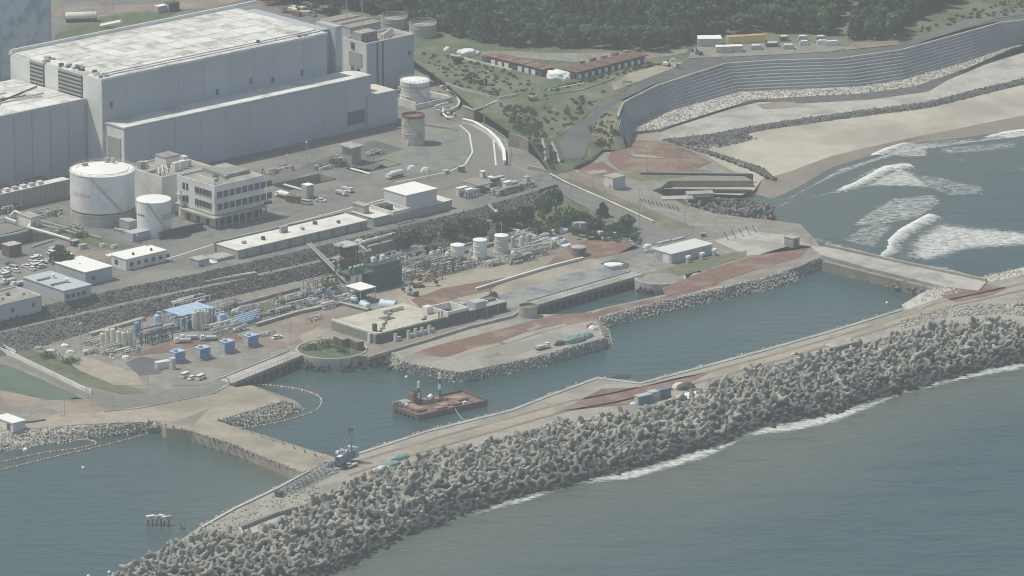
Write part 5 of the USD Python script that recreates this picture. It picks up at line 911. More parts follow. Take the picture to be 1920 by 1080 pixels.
# scrub on the open hillside
SC = Thing('scrub_cover', 'olive scrub and rough bushes on the open hillside and slopes', 'scrub', kind='stuff'); si_ = UsdGeom.PointInstancer.Define(stage, SC.path + '/bushes'); tagp(si_.GetPrim(), kind='stuff'); pr2 = []
for i in range(3):
    pt = f'{si_.GetPath()}/prototype_{"abc"[i]}'; UsdGeom.Xform.Define(stage, pt); put(pt + '/leaves', crown(300 + i, 1.0, 1.3, 90, 0, 0.34), (LEAF, LEAFD, M('olive_leaf', (0.085, 0.09, 0.045), (0.14, 0.135, 0.075), 0.5))[i]); pr2.append(Sdf.Path(pt))
si_.CreatePrototypesRel().SetTargets(pr2); ps, sc2, ix2 = [], [], []
for px_, n_, dens_ in (([(790, 95), (860, 108), (960, 135), (1010, 155), (1000, 180), (930, 182), (840, 156), (800, 120)], 130, 1), ([(935, 195), (1000, 205), (1025, 260), (1050, 300), (1035, 318), (1000, 270), (960, 240)], 240, 1), ([(1010, 190), (1062, 190), (1150, 154), (1100, 212), (1058, 248), (1022, 262)], 60, 1), ([(1105, 240), (1140, 210), (1160, 240), (1165, 265), (1120, 280)], 60, 1), ([(1020, 168), (1090, 150), (1230, 118), (1240, 122), (1140, 146), (1040, 172)], 80, 1), ([(1620, 60), (1700, 60), (1850, 10), (1920, -5), (1920, 25), (1800, 40), (1690, 80)], 90, 1)):
    pol = Polygon(px_); x0, y0, x1, y1 = pol.bounds; k_ = 0
    while k_ < n_:
        x, y = g.uniform(x0, x1), g.uniform(y0, y1)
        if not contains_xy(pol, x, y): continue
        k_ += 1; q = PT(x, y, -0.25); ps.append(Gf.Vec3f(*map(float, q))); s_ = float(g.uniform(0.4, 1.1)); sc2.append(Gf.Vec3f(s_, s_, s_ * 0.9)); ix2.append(int(g.choice([0, 0, 2, 2])))
for x0, y0, x1, y1, n_ in ((960, 400, 1200, 450, 70),):
    for _ in range(n_):
        x = g.uniform(x0, x1); y = g.uniform(405 + (x - 1000) * 0.14, 436 + (x - 1000) * 0.08); q = P(x, y, 5.5 if x > 1050 else 6.5); ps.append(Gf.Vec3f(*map(float, q))); s_ = float(g.uniform(0.7, 1.6)); sc2.append(Gf.Vec3f(s_, s_, s_)); ix2.append(int(g.choice([0, 1])))
si_.CreatePositionsAttr(ps); si_.CreateScalesAttr(sc2); si_.CreateProtoIndicesAttr(ix2)

# ---------------------------------------------------------------- racks, containers and machines on the hill
def rack(name, label, a, b_, wdt, roofm, npost, white_ends):
    a, b_ = PT(*a), PT(*b_); dr = b_ - a; L = np.linalg.norm(dr[:2]); ang = math.atan2(dr[1], dr[0]); ux = np.array([math.cos(ang), math.sin(ang), 0]); uy = np.array([-ux[1], ux[0], 0]); z = min(a[2], b_[2]); t = Thing(name, label, 'storage rack', loc=a)
    o = np.array([a[0], a[1], z]); c = o + ux * L / 2 + uy * wdt / 2
    for k in range(npost):
        q = o + ux * L * (k + 0.5) / npost
        t.part('bay_roof', B().box(q + uy * wdt / 2 + [0, 0, 3.1 + 0.12 * (k % 2)], (L / npost - 0.3, wdt, 0.35), ang), roofm)
        t.part('stored_block', B().box(q + uy * 0.9, (L / npost * (0.42 if white_ends else 0.62), 1.5, 2.2), ang), TARP if (k % 4 or white_ends) else DARK)
        t.part('post', B().box(q - ux * L / npost * 0.46, (0.35, 0.35, 3.1), ang), DRUST)
    t.part('inner_stack', B().box(c + uy * 0.8, (L - 0.5, wdt - 2.6, 2.6), ang), DRUST)
rack('covered_rack', 'left long rack with a rust red roof below the wood', (905, 117), (1018, 145), 7.5, RUST, 9, False); rack('covered_rack', 'right long rack with rusty top and white blocks in each bay', (1082, 150), (1217, 117), 9, DRUST, 11, True)
for k in range(6): tagp(put(path('timber_stack'), B().box(PT(1090 + 21 * k, 120 - 4.6 * k), (3.2, 1.6, 1.6), TH), (SAND, RUST)[k % 2]).GetPrim(), f'{["first", "second", "third", "fourth", "fifth", "sixth"][k]} from the left of the pale stacks behind the right rack', 'stack', 'pale stacks behind the right rack')
def heap(name, label, cat, c, sx, sy, h, mat, seed, rot=0.0, group=None):
    m = trimesh.creation.icosphere(3); v = m.vertices.copy(); v[:, 2] = np.abs(v[:, 2]) ** 0.8 * np.sign(v[:, 2]); v *= 1 + 0.6 * (meshkit.fbm(v * 2.1 + seed * 3.7, 3, seed) - 0.5)[:, None]; v *= [sx / 2, sy / 2, h]; v[:, 2] = np.maximum(v[:, 2], -0.2)
    cs, sn = math.cos(rot), math.sin(rot); v = v @ np.array([[cs, sn, 0], [-sn, cs, 0], [0, 0, 1]]) + c; return top(name, (v, m.faces), mat, label, cat, group, smooth=40)
heap('tarpaulin_heap', 'white tarpaulin heap left of the left rusty rack', 'heap', PT(878, 103), 10, 6, 3, TARP, 1, 0.3); heap('tarpaulin_heap', 'white tarpaulin heap between the two rusty racks', 'heap', PT(1048, 146), 12, 8, 3.2, TARP, 2, -0.5); heap('tarpaulin_heap', 'small white heap left of the big tarpaulin', 'heap', PT(838, 96), 3, 3, 2, TARP, 3)
def digger(name, label, c, rot, paint, arm=1, cat='excavator', sc=1.0):
    t = Thing(name, label, cat, loc=c, rot=rot); k = dict(world=False)
    for s_ in (-1, 1): t.part('track', B().box((0, s_ * 1.1 * sc, 0), (3.6 * sc, 0.6 * sc, 0.8 * sc), taper=0.9), DARK, **k)
    t.part('body', B().box((-0.4 * sc, 0, 0.8 * sc), (3.0 * sc, 2.4 * sc, 1.2 * sc)), paint, **k); t.part('cab', B().box((0.6 * sc, 0.7 * sc, 1.3 * sc), (1.3 * sc, 0.9 * sc, 1.5 * sc), taper=0.85), DARKW, **k); t.part('counterweight', B().box((-2.0 * sc, 0, 0.9 * sc), (0.7 * sc, 2.3 * sc, 1.0 * sc)), DARK, **k)
    t.part('boom', B().tube([(1.0 * sc, -0.3 * sc, 1.5 * sc), (3.2 * sc, -0.3 * sc, 4.2 * sc), (5.0 * sc, -0.3 * sc, 4.0 * sc)], [0.3 * sc, 0.34 * sc, 0.24 * sc], 5), paint, **k); t.part('stick', B().tube([(5.0 * sc, -0.3 * sc, 4.1 * sc), (6.2 * sc, -0.3 * sc, 1.6 * sc)], 0.22 * sc, 5), paint, **k); t.part('bucket', B().box((6.2 * sc, -0.3 * sc, 0.7 * sc), (1.0 * sc, 1.1 * sc, 1.0 * sc), taper=1.2), DARK, **k); return t
digger('excavator', 'orange excavator on the bank in front of the red racks', PT(1000, 188), 0.6, ORANGE); digger('excavator', 'pale excavator at the top of the bare sand bank', PT(1250, 124), -0.5, PIPEW, sc=0.9); digger('excavator', 'dark excavator on the ramp left of the containers', PT(1310, 103), 2.2, DARK, sc=0.8); digger('excavator', 'orange excavator beside the green gantry on the quay', P(785, 538, 4), 0.35, ORANGE, sc=1.15); digger('excavator', 'small blue green excavator below the orange one on the quay', P(774, 554, 4), 2.3, TEAL, sc=1.0)
def container(name, label, c, L, Wd, h, mat, rot, roofm=None, group=None, cat='container', doors=True):
    t = Thing(name, label, cat, loc=c, group=group); t.part('body', B().box(c, (L, Wd, h), rot), mat); ux = np.array([math.cos(rot), math.sin(rot), 0]); uy = np.array([-ux[1], ux[0], 0])
    t.part('roof', B().box(c + [0, 0, h + 0.002], (L + 0.15, Wd + 0.15, 0.15), rot), roofm or mat)
    if doors: t.part('door', B().box(c - ux * (L / 2 + 0.05) + [0, 0, 0.2], (0.1, Wd * 0.8, h * 0.85), rot), STEEL)
    for k in range(5): t.part('rib', B().box(c - uy * (Wd / 2 + 0.05) + ux * L * (k / 5 - 0.4), (0.2, 0.1, h * 0.95), rot), mat)
    return t
container('container', 'white roofed container shed at the edge of the wood', PT(1330, 84), 10.5, 7, 3.4, STEEL, 0.05, WHITE); container('container', 'long yellow container at the edge of the wood', PT(1398, 80), 17, 3, 3.2, YELLOW, 0.25, ORANGE); container('container', 'left one of the two grey containers in front of the yellow one', PT(1357, 98), 7, 3.4, 2.8, BEIGE, 0.1, TARP); container('container', 'right one of the two grey containers in front of the yellow one', PT(1380, 97), 5.5, 3.4, 2.8, BEIGE, 0.1, TARP)
for k, (x, y, L) in enumerate(((1418, 93, 5), (1470, 76, 4), (1505, 76, 4), (1538, 76, 4), (1508, 85, 4), (1542, 84, 5), (1560, 85, 6), (1448, 88, 6), (1478, 92, 5))):
    c = PT(x, y); t = Thing('equipment_stand', ['stand nearest the yellow container', 'leftmost white capped stand by the trees', 'middle white capped stand by the trees', 'rightmost white capped stand by the trees', 'white box under the middle stand', 'white box under the right stand', 'white box at the far right end of the yard', 'dark framed stack behind the yard kerb', 'grey framed stack in the middle of the yard'][k] + ' in the storage yard', 'equipment stand', loc=c, group='stands in the storage yard')
    t.part('box', B().box(c, (L, 2, 1.8), 0.1), (STEEL, DARK, STEEL, GREYP, WHITEW, WHITEW, WHITEW, DARK, STEEL)[k]); t.part('cap', B().box(c + [0, 0, 1.802], (L * 0.7, 2.1, 0.4), 0.1), WHITEW); [t.part('leg', B().box(c + [s_ * L * 0.42, -1.15, 0], (0.25, 0.25, 2.4), 0.1), STEEL) for s_ in (-1, 1)]
t = Thing('storage_cylinder', 'long pale horizontal cylinder lying on the field behind the hall', 'tank', loc=P(152, 30, 12)); a, b2 = P(123, 32, 14.2), P(181, 30, 14.2); t.part('shell', B().tube([a, a + (b2 - a) * 0.03, a + (b2 - a) * 0.97, b2], [1.7, 2.1, 2.1, 1.7], 14), PIPEW, smooth=50); [t.part('saddle', B().box(a * (1 - q) + b2 * q - [0, 0, 2.6], (1, 3.4, 1.6)), DRUST) for q in (0.15, 0.5, 0.85)]; t.part('lower_shell', B().tube([a - [0, 0.4, 1.0], b2 - [0, 0.4, 1.0]], 1.75, 12), DRUST, smooth=50)
t = Thing('conveyor_chute', 'white sloping chute on the field behind the hall', 'chute', loc=P(205, 45, 12)); a, b2 = P(190, 48, 12.6), P(228, 40, 16); t.part('duct', B().tube([a, b2], 1.0, 6), WHITE); t.part('leg', B().tube([P(212, 47, 12), P(212, 47, 15)], 0.2, 5), STEEL); t.part('leg', B().tube([P(228, 52, 12), P(228, 52, 16)], 0.2, 5), STEEL)
container('field_kiosk', 'white frame kiosk on the road behind the hall', P(303, 22, 12), 6, 3, 3, STEEL, TH, WHITE, cat='kiosk'); container('field_kiosk', 'dark box beside the white frame kiosk behind the hall', P(322, 20, 12), 6, 4, 4, DARK, TH, cat='kiosk')
# pipes beside the far white tank
t = Thing('pipe_group', 'curving white pipes between the white tank and the retaining wall', 'pipes', loc=P(850, 190, 12))
for pts, r in (([(805, 173, 13), (842, 180, 13), (842, 180, 13), (795, 193, 13)], .4), ([(838, 168, 13), (850, 172, 13), (858, 182, 13), (862, 192, 13), (858, 200, 13), (845, 206, 13)], .55), ([(815, 200, 13), (830, 195, 13.5), (840, 194, 13.5)], .5), ([(832, 203, 13), (830, 212, 13), (838, 220, 13), (850, 221, 13)], .5), ([(838, 166, 13), (832, 160, 14), (826, 162, 13)], .4)): t.part('pipe', B().tube(PP(pts), r, 7), PIPEW, smooth=60)
for k in range(6): t.part('valve_box', B().box(P(822 + 6 * k, 212 + (k * 5) % 9, 12), (1.4, 1.0, 1.6), k), (PIPEW, RUST, STEEL)[k % 3])
wall_line('yard_wall', [(797, 236, 12), (840, 242, 12), (858, 246, 12)], 0.8, 0.5, SAND, 'sandy kerb right of the rusty tank')
# things on the road island near the sloping road
for k, (x, y, L, h, m, lab) in enumerate(((866, 366, 5, 3.2, WHITEW, 'white frame cabin beside the bush on the terrace edge'), (880, 370, 3.4, 3.4, WHITEW, 'white and green cabinet on the terrace edge'), (900, 362, 5, 2, DARK, 'dark cabinet under the brown roof'), (932, 350, 6, 4, DARK, 'dark machine block at the road end'), (920, 347, 1.8, 3.4, WHITEW, 'slim white cabinet left of the dark machine block'), (941, 350, 1.8, 3.2, WHITEW, 'slim white cabinet right of the dark machine block'), (951, 356, 3.4, 3.4, WHITEW, 'white cabinet with two legs at the road end'), (962, 352, 4, 2.4, STEEL, 'grey cabinet at the road end'), (988, 345, 2.2, 3, PIPEW, 'pale pump stand near the panel fence'), (975, 355, 2.4, 1.6, RUST, 'rusty box near the panel fence'), (905, 332, 1.6, 2.4, WHITEW, 'white leaning board beside the brown roof'), (865, 322, 2.2, 2.2, DARK, 'dark box on the car park edge'), (836, 325, 2.5, 1.2, PIPEW, 'pale box on the car park edge'))):
    c = P(x, y, 12); t = Thing('equipment_cabinet', lab, 'cabinet', loc=c); t.part('body', B().box(c, (L, 1.8, h), TH), m); t.part('top', B().box(c + [0, 0, h + 0.002], (L + 0.3, 2.1, 0.25), TH), WHITE if m is WHITEW else STEEL); t.part('panel', B().box(c - E * 0.95 + [0, 0, 0.3], (L * 0.6, 0.1, h * 0.6), TH), GREYP)
t = Thing('shelter_roof', 'brown flat shelter roof on posts near the road bend', 'shelter', loc=P(895, 348, 12)); n = P(898, 347, 15.5); t.part('roof', fb(B(), n, -1, 7, -1, 10, 15.2, 15.6), ROOFB); [t.part('post', B().tube([at(n, l, w_, 12), at(n, l, w_, 15.2)], 0.15, 5), STEEL) for l in (0, 6) for w_ in (0, 9)]
for k, (x, y, lab) in enumerate(((742, 322, 'white sheet heap right of the tank lorry'), (768, 325, 'white crate on the pad right of the tank lorry'))): heap('sheet_heap', lab, 'heap', P(x + 30, y - 3, 12), 4, 2.5, 2, TARP, 40 + k)
for x, y, lab in ((555, 352, 'white beam across the front pit'), (680, 322, 'white beam beside the gatehouse pit')):
    t = Thing('crane_beam', lab, 'beam', loc=P(x, y, 12)); a, b2 = P(x - 22, y - 6, 12.4), P(x + 14, y + 4, 12.4); t.part('beam', B().tube([a, b2], 0.5, 4), WHITEW); t.part('foot', B().box(a - [0, 0, 0.5], (1, 1, 0.4)), CONC); t.part('foot', B().box(b2 - [0, 0, 0.5], (1, 1, 0.4)), CONC)
container('red_box', 'faded red box left of the grey minibus', P(550, 379, 12), 6, 2.2, 2.6, RUST, TH - 1.2); container('yard_kiosk', 'white kiosk with a round door behind the grey minibus', P(577, 370, 12), 3.6, 3.6, 5.4, CLAD2, TH, WHITE, cat='kiosk')

for k, (pts, r, m, lab) in enumerate((([(57, 427, 13), (95, 438, 13), (132, 449, 13)], 0.55, WHITE, 'white beam along the edge of the left pit'), ([(52, 428, 13), (57, 420, 13.5)], 0.6, WHITE, 'short white beam at the corner of the left pit'), ([(-20, 414, 13.5), (10, 408, 14), (30, 416, 13.5)], 0.5, WHITE, 'bent white pipe at the left edge above the pit'), ([(20, 404, 13), (28, 396, 15), (42, 402, 14)], 0.6, PIPEW, 'pale bent duct beside the kiosk'), ([(70, 420, 13), (110, 428, 13), (160, 442, 13)], 0.3, STEEL, 'long grey pipe between the pit and the big tank'), ([(75, 413, 13), (130, 428, 13), (190, 446, 13)], 0.3, STEEL, 'second long grey pipe in front of the big tank'), ([(-20, 446, 12.6), (20, 440, 12.6), (52, 432, 12.6)], 0.4, PIPEW, 'pale rail on the rear edge of the left pit'), ([(60, 462, 12.5), (98, 450, 12.5)], 0.35, STEEL, 'grey rail on the front edge of the left pit'), ([(215, 428, 13), (245, 434, 13), (258, 442, 15)], 0.35, STEEL, 'grey pipe between the two white tanks'))):
    w = PP(pts); t = Thing('yard_pipe', lab, 'pipe', loc=w[0]); t.part('pipe', B().tube(w, r, 6), m, smooth=60); [t.part('support', B().box(q * [1, 1, 0] + [0, 0, 12], (0.6, 0.6, max(0.3, q[2] - 12 - r))), CONC) for q in w]
for k, (x, y, L, Wd, h, m, lab) in enumerate(((140, 460, 3, 2.2, 2.0, DARK, 'dark machine on the weeds by the parked cars'), (155, 466, 3.5, 1.5, 1.6, STEEL, 'grey machine in front of the big tank'), (192, 462, 2, 1.4, 0.9, WHITE, 'small white slab on the weeds'), (214, 464, 2.4, 1.4, 0.9, TARP, 'second small white slab on the weeds'), (240, 432, 4, 6, 4.4, GREYP, 'grey pump cabinet between the two white tanks'), (262, 447, 11, 5, 3.2, CLAD, 'low dark hut left of the smaller white tank'), (22, 478, 6, 5, 4.5, DRUST, 'rusty tank truck shed in the left car park'), (340, 440, 22, 0.6, 3.0, DARK, 'dark fence wall in front of the smaller white tank'), (100, 470, 3, 2, 1.2, PIPEW, 'pale crate above the parked cars'), (480, 385, 14, 3, 0.8, DARK, 'dark planter in front of the offices'))):
    c = P(x, y, 12); t = Thing('yard_equipment', lab, 'equipment', loc=c); t.part('body', B().box(c, (L, Wd, h), TH), m); t.part('top', B().box(c + [0, 0, h + 0.002], (L + 0.2, Wd + 0.2, 0.2), TH), CLAD2 if m is CLAD else STEEL if L < 9 else m)
# ---------------------------------------------------------------- quay plant
def vessel(name, label, c, r, h, mat, group=None, pipe=True, cat='vessel'):
    t = Thing(name, label, cat, loc=c, group=group); t.part('shell', B().lathe(c, [(r, 0), (r, h), (r * 0.7, h + r * 0.35), (0.01, h + r * 0.45)], 14), mat, smooth=50)
    if pipe: t.part('pipe', B().tube([c + [0, 0, h], c + [0, 0, h + r * 1.1], c + [r * 1.5, -r * 0.4, h + r * 1.1], c + [r * 1.5, -r * 0.4, 0.3]], r * 0.22, 6), PIPEW, smooth=60)
    t.part('base', B().lathe(c, [(r * 1.15, 0), (r * 1.15, 0.35), (0.01, 0.36)], 14), CONC); return t
def skid(name, label, c, L, Wd, h, mat, seed, n=12, rot=TH, mats=None, frame=True, cat='pipe rack', rmax=0.35, vert=0.4):
    """a frame full of pipes, each of them a part"""
    g = random.Random(seed); t = Thing(name, label, cat, loc=c, rot=rot); k = dict(world=False); mats = mats or (PIPEW, STEEL, mat)
    if frame:
        for x in np.linspace(-L / 2, L / 2, max(2, int(L / 4) + 1)):
            for y in (-Wd / 2, Wd / 2): t.part('post', B().box((x, y, 0), (0.3, 0.3, h)), mat, **k)
        for y in (-Wd / 2, Wd / 2): t.part('beam', B().box((0, y, h), (L + 0.3, 0.3, 0.3)), mat, **k)
    for i in range(n):
        r = g.uniform(0.14, rmax); x0 = g.uniform(-L / 2, L / 2); y = g.uniform(-Wd / 2, Wd / 2); z = g.uniform(0.5, h + 0.6)
        if g.random() < vert: pts = [(x0, y, 0), (x0, y, z), (x0 + g.uniform(-2, 2), y + g.uniform(-1, 1), z), (x0 + g.uniform(-1, 1), y + g.uniform(-1, 1), 0.2)]
        else: x1 = g.uniform(-L / 2, L / 2); pts = [(x0, y, 0), (x0, y, z), (x1, y, z), (x1, y + g.uniform(-1, 1), z - 0.6)]
        t.part('pipe', B().tube(pts, r, 6), mats[i % len(mats)], smooth=60, **k)
    return t
# filter plant at the left
for k, (x, y, h, lab) in enumerate(((193, 648, 4.5, 'leftmost low'), (203, 650, 6.5, 'second from the left'), (213, 652, 7.2, 'third from the left, the tallest'), (224, 655, 6.8, 'fourth from the left'), (233, 656, 6.6, 'fifth from the left'), (243, 653, 6.2, 'rightmost'))): vessel('filter_vessel', f'{lab} of the beige filter vessels beside the pale sand yard', P(x, y, 4), 1.25, h, BEIGE, 'beige filter vessels')
for k, (x, y, h, lab) in enumerate(((366, 618, 6.5, 'left one of the three beige vessels under the blue roof'), (377, 617, 6.8, 'middle one of the three beige vessels under the blue roof'), (388, 614, 6.2, 'right one of the three beige vessels under the blue roof'))): vessel('filter_vessel', lab, P(x, y, 4), 1.3, h, BEIGE, 'beige vessels under the blue roof')
vessel('blue_vessel', 'tall light blue vessel behind the filter plant', P(296, 618, 4), 1.5, 5.4, LBLUE); vessel('blue_vessel', 'dark blue square topped tower right of the beige vessels', P(258, 632, 4), 1.3, 5.5, BLUE)
for a in ((215, 656, 16, 5, 2.6, BEIGE, 1, 'pale pipe bundle in front of the beige filter vessels', None), (180, 645, 9, 4, 2.0, STEEL, 2, 'low grey pipes at the left end of the filter plant', None), (285, 640, 15, 6, 4.4, DARK, 3, 'dark pump block between the two groups of vessels', (DARK, BLUE, STEEL)), (340, 612, 16, 6, 4.0, BLUE, 4, 'blue framed pump block below the blue roof', (BLUE, DARK, STEEL, PIPEW)), (420, 622, 16, 6, 3.0, STEEL, 5, 'beige and grey pipe rack right of the vessels', (BEIGE, STEEL, PIPEW)), (355, 571, 18, 3, 2.2, PIPEW, 6, 'white pipes behind the blue roof', (PIPEW, WHITE)), (430, 580, 9, 3, 3.0, GREYP, 7, 'brown and grey frame at the end of the blue roof', (RUST, STEEL, GREYP))):
    x, y, L, Wd, h, m, sd, lab, ms = a; skid('pipe_rack', lab, P(x, y, 4), L, Wd, h, m, sd, 20, mats=ms)
n = P(346, 603, 9.5); t = Thing('blue_roof', 'long light blue roof on posts over the pump plant', 'shelter', loc=P(346, 620, 4)); L = LD((346, 603), (393, 588), 9.5) + 3
n = P(340, 592, 9.8); L = LD((340, 592), (398, 575), 9.8)
for k in range(6): t.part('roof_sheet', fb(B(), n, k * L / 6 + 0.05, (k + 1) * L / 6 - 0.05, 0, 11, 9.5, 9.75 + 0.06 * (k % 2)), LBLUE)
[t.part('post', B().tube([at(n, l, w_, 4), at(n, l, w_, 9.5)], 0.18, 5), BLUE) for l in (0.4, L / 2, L - 0.4) for w_ in (0.4, 10.5)]; t.part('fascia', fb(B(), n, -0.1, L, -0.2, 0, 8.6, 9.7), BLUE)
t.part('pipe', B().tube([at(n, -1, -1.2, 4), at(n, -1, -1.2, 9), at(n, 1.5, -1.2, 9.2), at(n, 1.5, -1.2, 4)], 0.5, 8), LBLUE, smooth=60)
t = Thing('blue_slope_roof', 'small light blue sloping cover right of the blue roof', 'cover', loc=P(415, 605, 4)); t.part('cover', B().box(P(416, 606, 4), (4.5, 3, 3.6), TH, taper=0.6), LBLUE); t.part('door', B().box(P(412, 607, 4) - E * 0.4, (1.4, 1.6, 2.2), TH), WHITE)
t = Thing('blue_pipe_bank', 'bank of light blue pipes on the quay left of the brown yard', 'pipes', loc=P(460, 605, 4))
for k in range(5): t.part('pipe', B().tube([P(432 + k * 2, 611 - 4.2 * k, 5.8), P(476 + k * 3, 598 - 4.4 * k, 5.8)], 0.42, 7), LBLUE, smooth=60)
t.part('frame', B().box(P(458, 606, 4), (12, 3.4, 1.4), TH), BLUE); t.part('white_duct', B().tube([P(438, 620, 4.6), P(444, 615, 5.6), P(462, 608, 5.8)], 0.6, 7), PIPEW, smooth=60)
for k, (x, y) in enumerate(((333, 679), (380, 672), (426, 660), (470, 649))):
    c = P(x, y, 4); t = Thing('blue_pump_box', ('first', 'second', 'third', 'fourth')[k] + ' from the left of the four blue pump boxes along the pier', 'pump box', loc=c, group='four blue pump boxes on the quay')
    t.part('body', B().box(c + [0, 0, 0.5], (4.8, 3.6, 3.8), TH), BLUE); t.part('lid', B().box(c + [0, 0, 4.3], (5.0, 3.8, 0.2), TH), LBLUE); t.part('hatch', B().lathe(c - D * 1.2 + [0, 0, 4.5], [(0.85, 0), (0.85, 0.9), (0.01, 1.1)], 10), LBLUE); t.part('side_panel', B().box(c - D * 2.45 + [0, 0, 0.7], (0.1, 3.0, 3.2), TH), CLAD2); t.part('base', B().box(c, (5.6, 4.6, 0.5), TH), CONC); t.part('arch_panel', B().lathe(c - E * 1.85 - D * 0.6 + [0, 0, 0.6], [(0.9, 0), (0.9, 2.2), (0.01, 2.9)], 8), BLUE)
    t.part('foot_pump', B().box(c + D * 3.4 - E * 0.4, (1.2, 1.0, 1.2), TH), PIPEW)
container('white_generator', 'white generator box behind the parked vans at the quay corner', P(305, 690, 4), 5.5, 2.4, 2.6, WHITEW, TH - 0.2, cat='generator'); container('white_generator', 'slim white tower box right of the generator at the quay corner', P(324, 692, 4), 1.8, 1.8, 4.2, WHITEW, TH, cat='generator')
for k, (x, y) in enumerate(((72, 655), (95, 660), (132, 662), (236, 672), (122, 650))): heap('small_heap', ('pale scrap on the grass bank at the left edge', 'white scrap heap on the grass bank', 'white scrap in front of the filter plant', 'small white box on the dark yard', 'white sheets at the left end of the filter plant')[k], 'scrap', P(x, y, 4), 3.4, 2, 1.2, TARP if k else GREYP, 60 + k)
# pump rows in the middle
for a in ((515, 592, 20, 5, 2.2, STEEL, 21, 'grey pump row along the sandy kerb'), (560, 574, 18, 5, 2.6, LBLUE, 22, 'blue grey pump row in the middle'), (600, 562, 14, 5, 2.8, BLUE, 23, 'dark blue pump row beside the white pipe arch'), (640, 548, 16, 5, 2.4, LBLUE, 24, 'pale blue pipe row below the white canopy'), (596, 549, 12, 4, 2, STEEL, 25, 'small grey pump row under the walkway')):
    x, y, L, Wd, h, m, sd, lab = a; skid('pump_row', lab, P(x, y, 4), L, Wd, h, m, sd, 24, mats=(STEEL, m, PIPEW, DARK), frame=False, cat='pump row', vert=0.75)
wall_line('sandy_kerb', [(480, 612, 4), (560, 588, 4), (640, 572, 4), (690, 585, 4)], 1.0, 1.0, SAND, 'sandy kerb around the brown yard', cat='kerb', cap=CONC)
def hor_tank(label, a, b_, r, mat):
    a, b_ = np.array(a), np.array(b_); d_ = (b_ - a) / np.linalg.norm(b_ - a); t = Thing('horizontal_tank', label, 'tank', loc=a - [0, 0, r + 0.6]); t.part('shell', B().tube([a - d_ * 0.6, a - d_ * 0.3, a, b_, b_ + d_ * 0.3, b_ + d_ * 0.6], [r * 0.35, r * 0.8, r, r, r * 0.8, r * 0.35], 18), mat, smooth=50)
    for q in (0.2, 0.8): t.part('saddle', B().box(a * (1 - q) + b_ * q - [0, 0, r + 0.7], (0.6, r * 1.6, r), math.atan2(d_[1], d_[0])), BLUE)
    for q in (0.25, 0.5, 0.75): c = a * (1 - q) + b_ * q; t.part('manhole', B().lathe(c + [0, 0, r - 0.1], [(0.4, 0), (0.4, 0.5), (0.01, 0.55)], 8), LBLUE)
    return t
PALEB = M('pale_blue_paint', (0.50, 0.58, 0.66), (0.60, 0.66, 0.72), 0.5, rough=0.5)
hor_tank('big pale blue horizontal tank on the tan yard', P(714, 571, 6.2), P(742, 574, 6.2), 2.2, PALEB); hor_tank('small pale blue tank left of the big horizontal one', P(679, 569, 5.6), P(690, 574, 5.6), 1.4, PALEB); hor_tank('tiny pale tank behind the small horizontal one', P(660, 560, 5.6), P(668, 561, 5.6), 1.0, PALEB)
n = P(676, 545, 9.5); t = Thing('white_canopy', 'square white canopy on posts on the quay', 'canopy', loc=P(676, 560, 4)); L = LD((676, 545), (703, 537), 9.5); w_ = WE((676, 545), (650, 535), 9.5); t.part('roof', fb(B(), n, 0, L, 0, w_, 9.2, 9.6), WHITE); t.part('fascia', fb(fb(B(), n, 0, L, -0.1, 0, 8.9, 9.5), n, -0.1, 0, 0, w_, 8.9, 9.5), CONCD); [t.part('post', B().tube([at(n, a, b2, 4), at(n, a, b2, 9.2)], 0.16, 5), STEEL) for a in (0.3, L - 0.3) for b2 in (0.3, w_ - 0.3)]; t.part('pump', B().box(at(n, L / 2, w_ / 2, 4), (3, 3, 2.6), TH), DARK)
# green gantry
n = P(690, 548, 4); t = Thing('green_gantry', 'tall dark green gantry machine at the foot of the slope', 'gantry', loc=n)
L = LD((690, 548), (752, 531), 4); t.part('cover', fb(B(), n, 1, L, 0.5, 5.5, 4, 11.5), DGREEN); t.part('upper_deck', fb(B(), n, -1, L, 0, 6.0, 11.51, 12.0), GREEN); t.part('upper_frame', fb(B(), n, 3, L - 0.5, 1, 5.5, 12.0, 13.6), DGREEN); t.part('deck_front', fb(B(), n, -7, -1.05, 2, 9, 11.4, 11.9), GREEN)
for k in range(7): t.part('frame_rib', fb(B(), n, 3 + k * (L - 4) / 6, 3.4 + k * (L - 4) / 6, 0.7, 0.98, 12.0, 15.0), GREEN)
for l, w_ in ((-5.6, 2.5), (-2.4, 2.5)): t.part('leg', fb(B(), n, l, l + 1.4, w_, w_ + 1.4, 4, 11.3), WHITE)
for l in (-6, -3.6, -1.8, 0.2): t.part('winch', B().box(at(n, l, 3.5, 11.92), (1.2, 1.2, 2.2), TH), GREEN); t.part('winch_cap', B().box(at(n, l, 3.5, 14.13), (1.0, 0.8, 0.5), TH), PIPEW)
for l in (8, 12.6): t.part('white_box', B().box(at(n, l, 6, 13.6), (1.5, 1.5, 1.8), TH), TARP)
t.part('rail', B().tube([at(n, -7, 2, 13), at(n, -1, 2, 13), at(n, -1, 0, 13.1), at(n, L, 0, 13.1)], 0.1, 4), GREEN)
t = Thing('screen_tower', 'dark steel tower with platforms left of the green gantry', 'tower', loc=P(648, 530, 4)); c = P(650, 526, 4)
for sx in (-3, 3):
    for sy in (-3, 3): t.part('post', B().box(c + D * sx + E * sy, (0.5, 0.5, 15), TH), DARK)
for z, m in ((5, DARK), (9.5, CONCD), (14.6, STEEL)): t.part('platform', B().box(c + [0, 0, z], (7.5, 7.5, 0.35), TH), m)
for z in (0.5, 5.4, 9.9): t.part('machine', B().box(c + [0.4, 0.6, z], (4.2, 4.6, 3.2), TH), DARK)
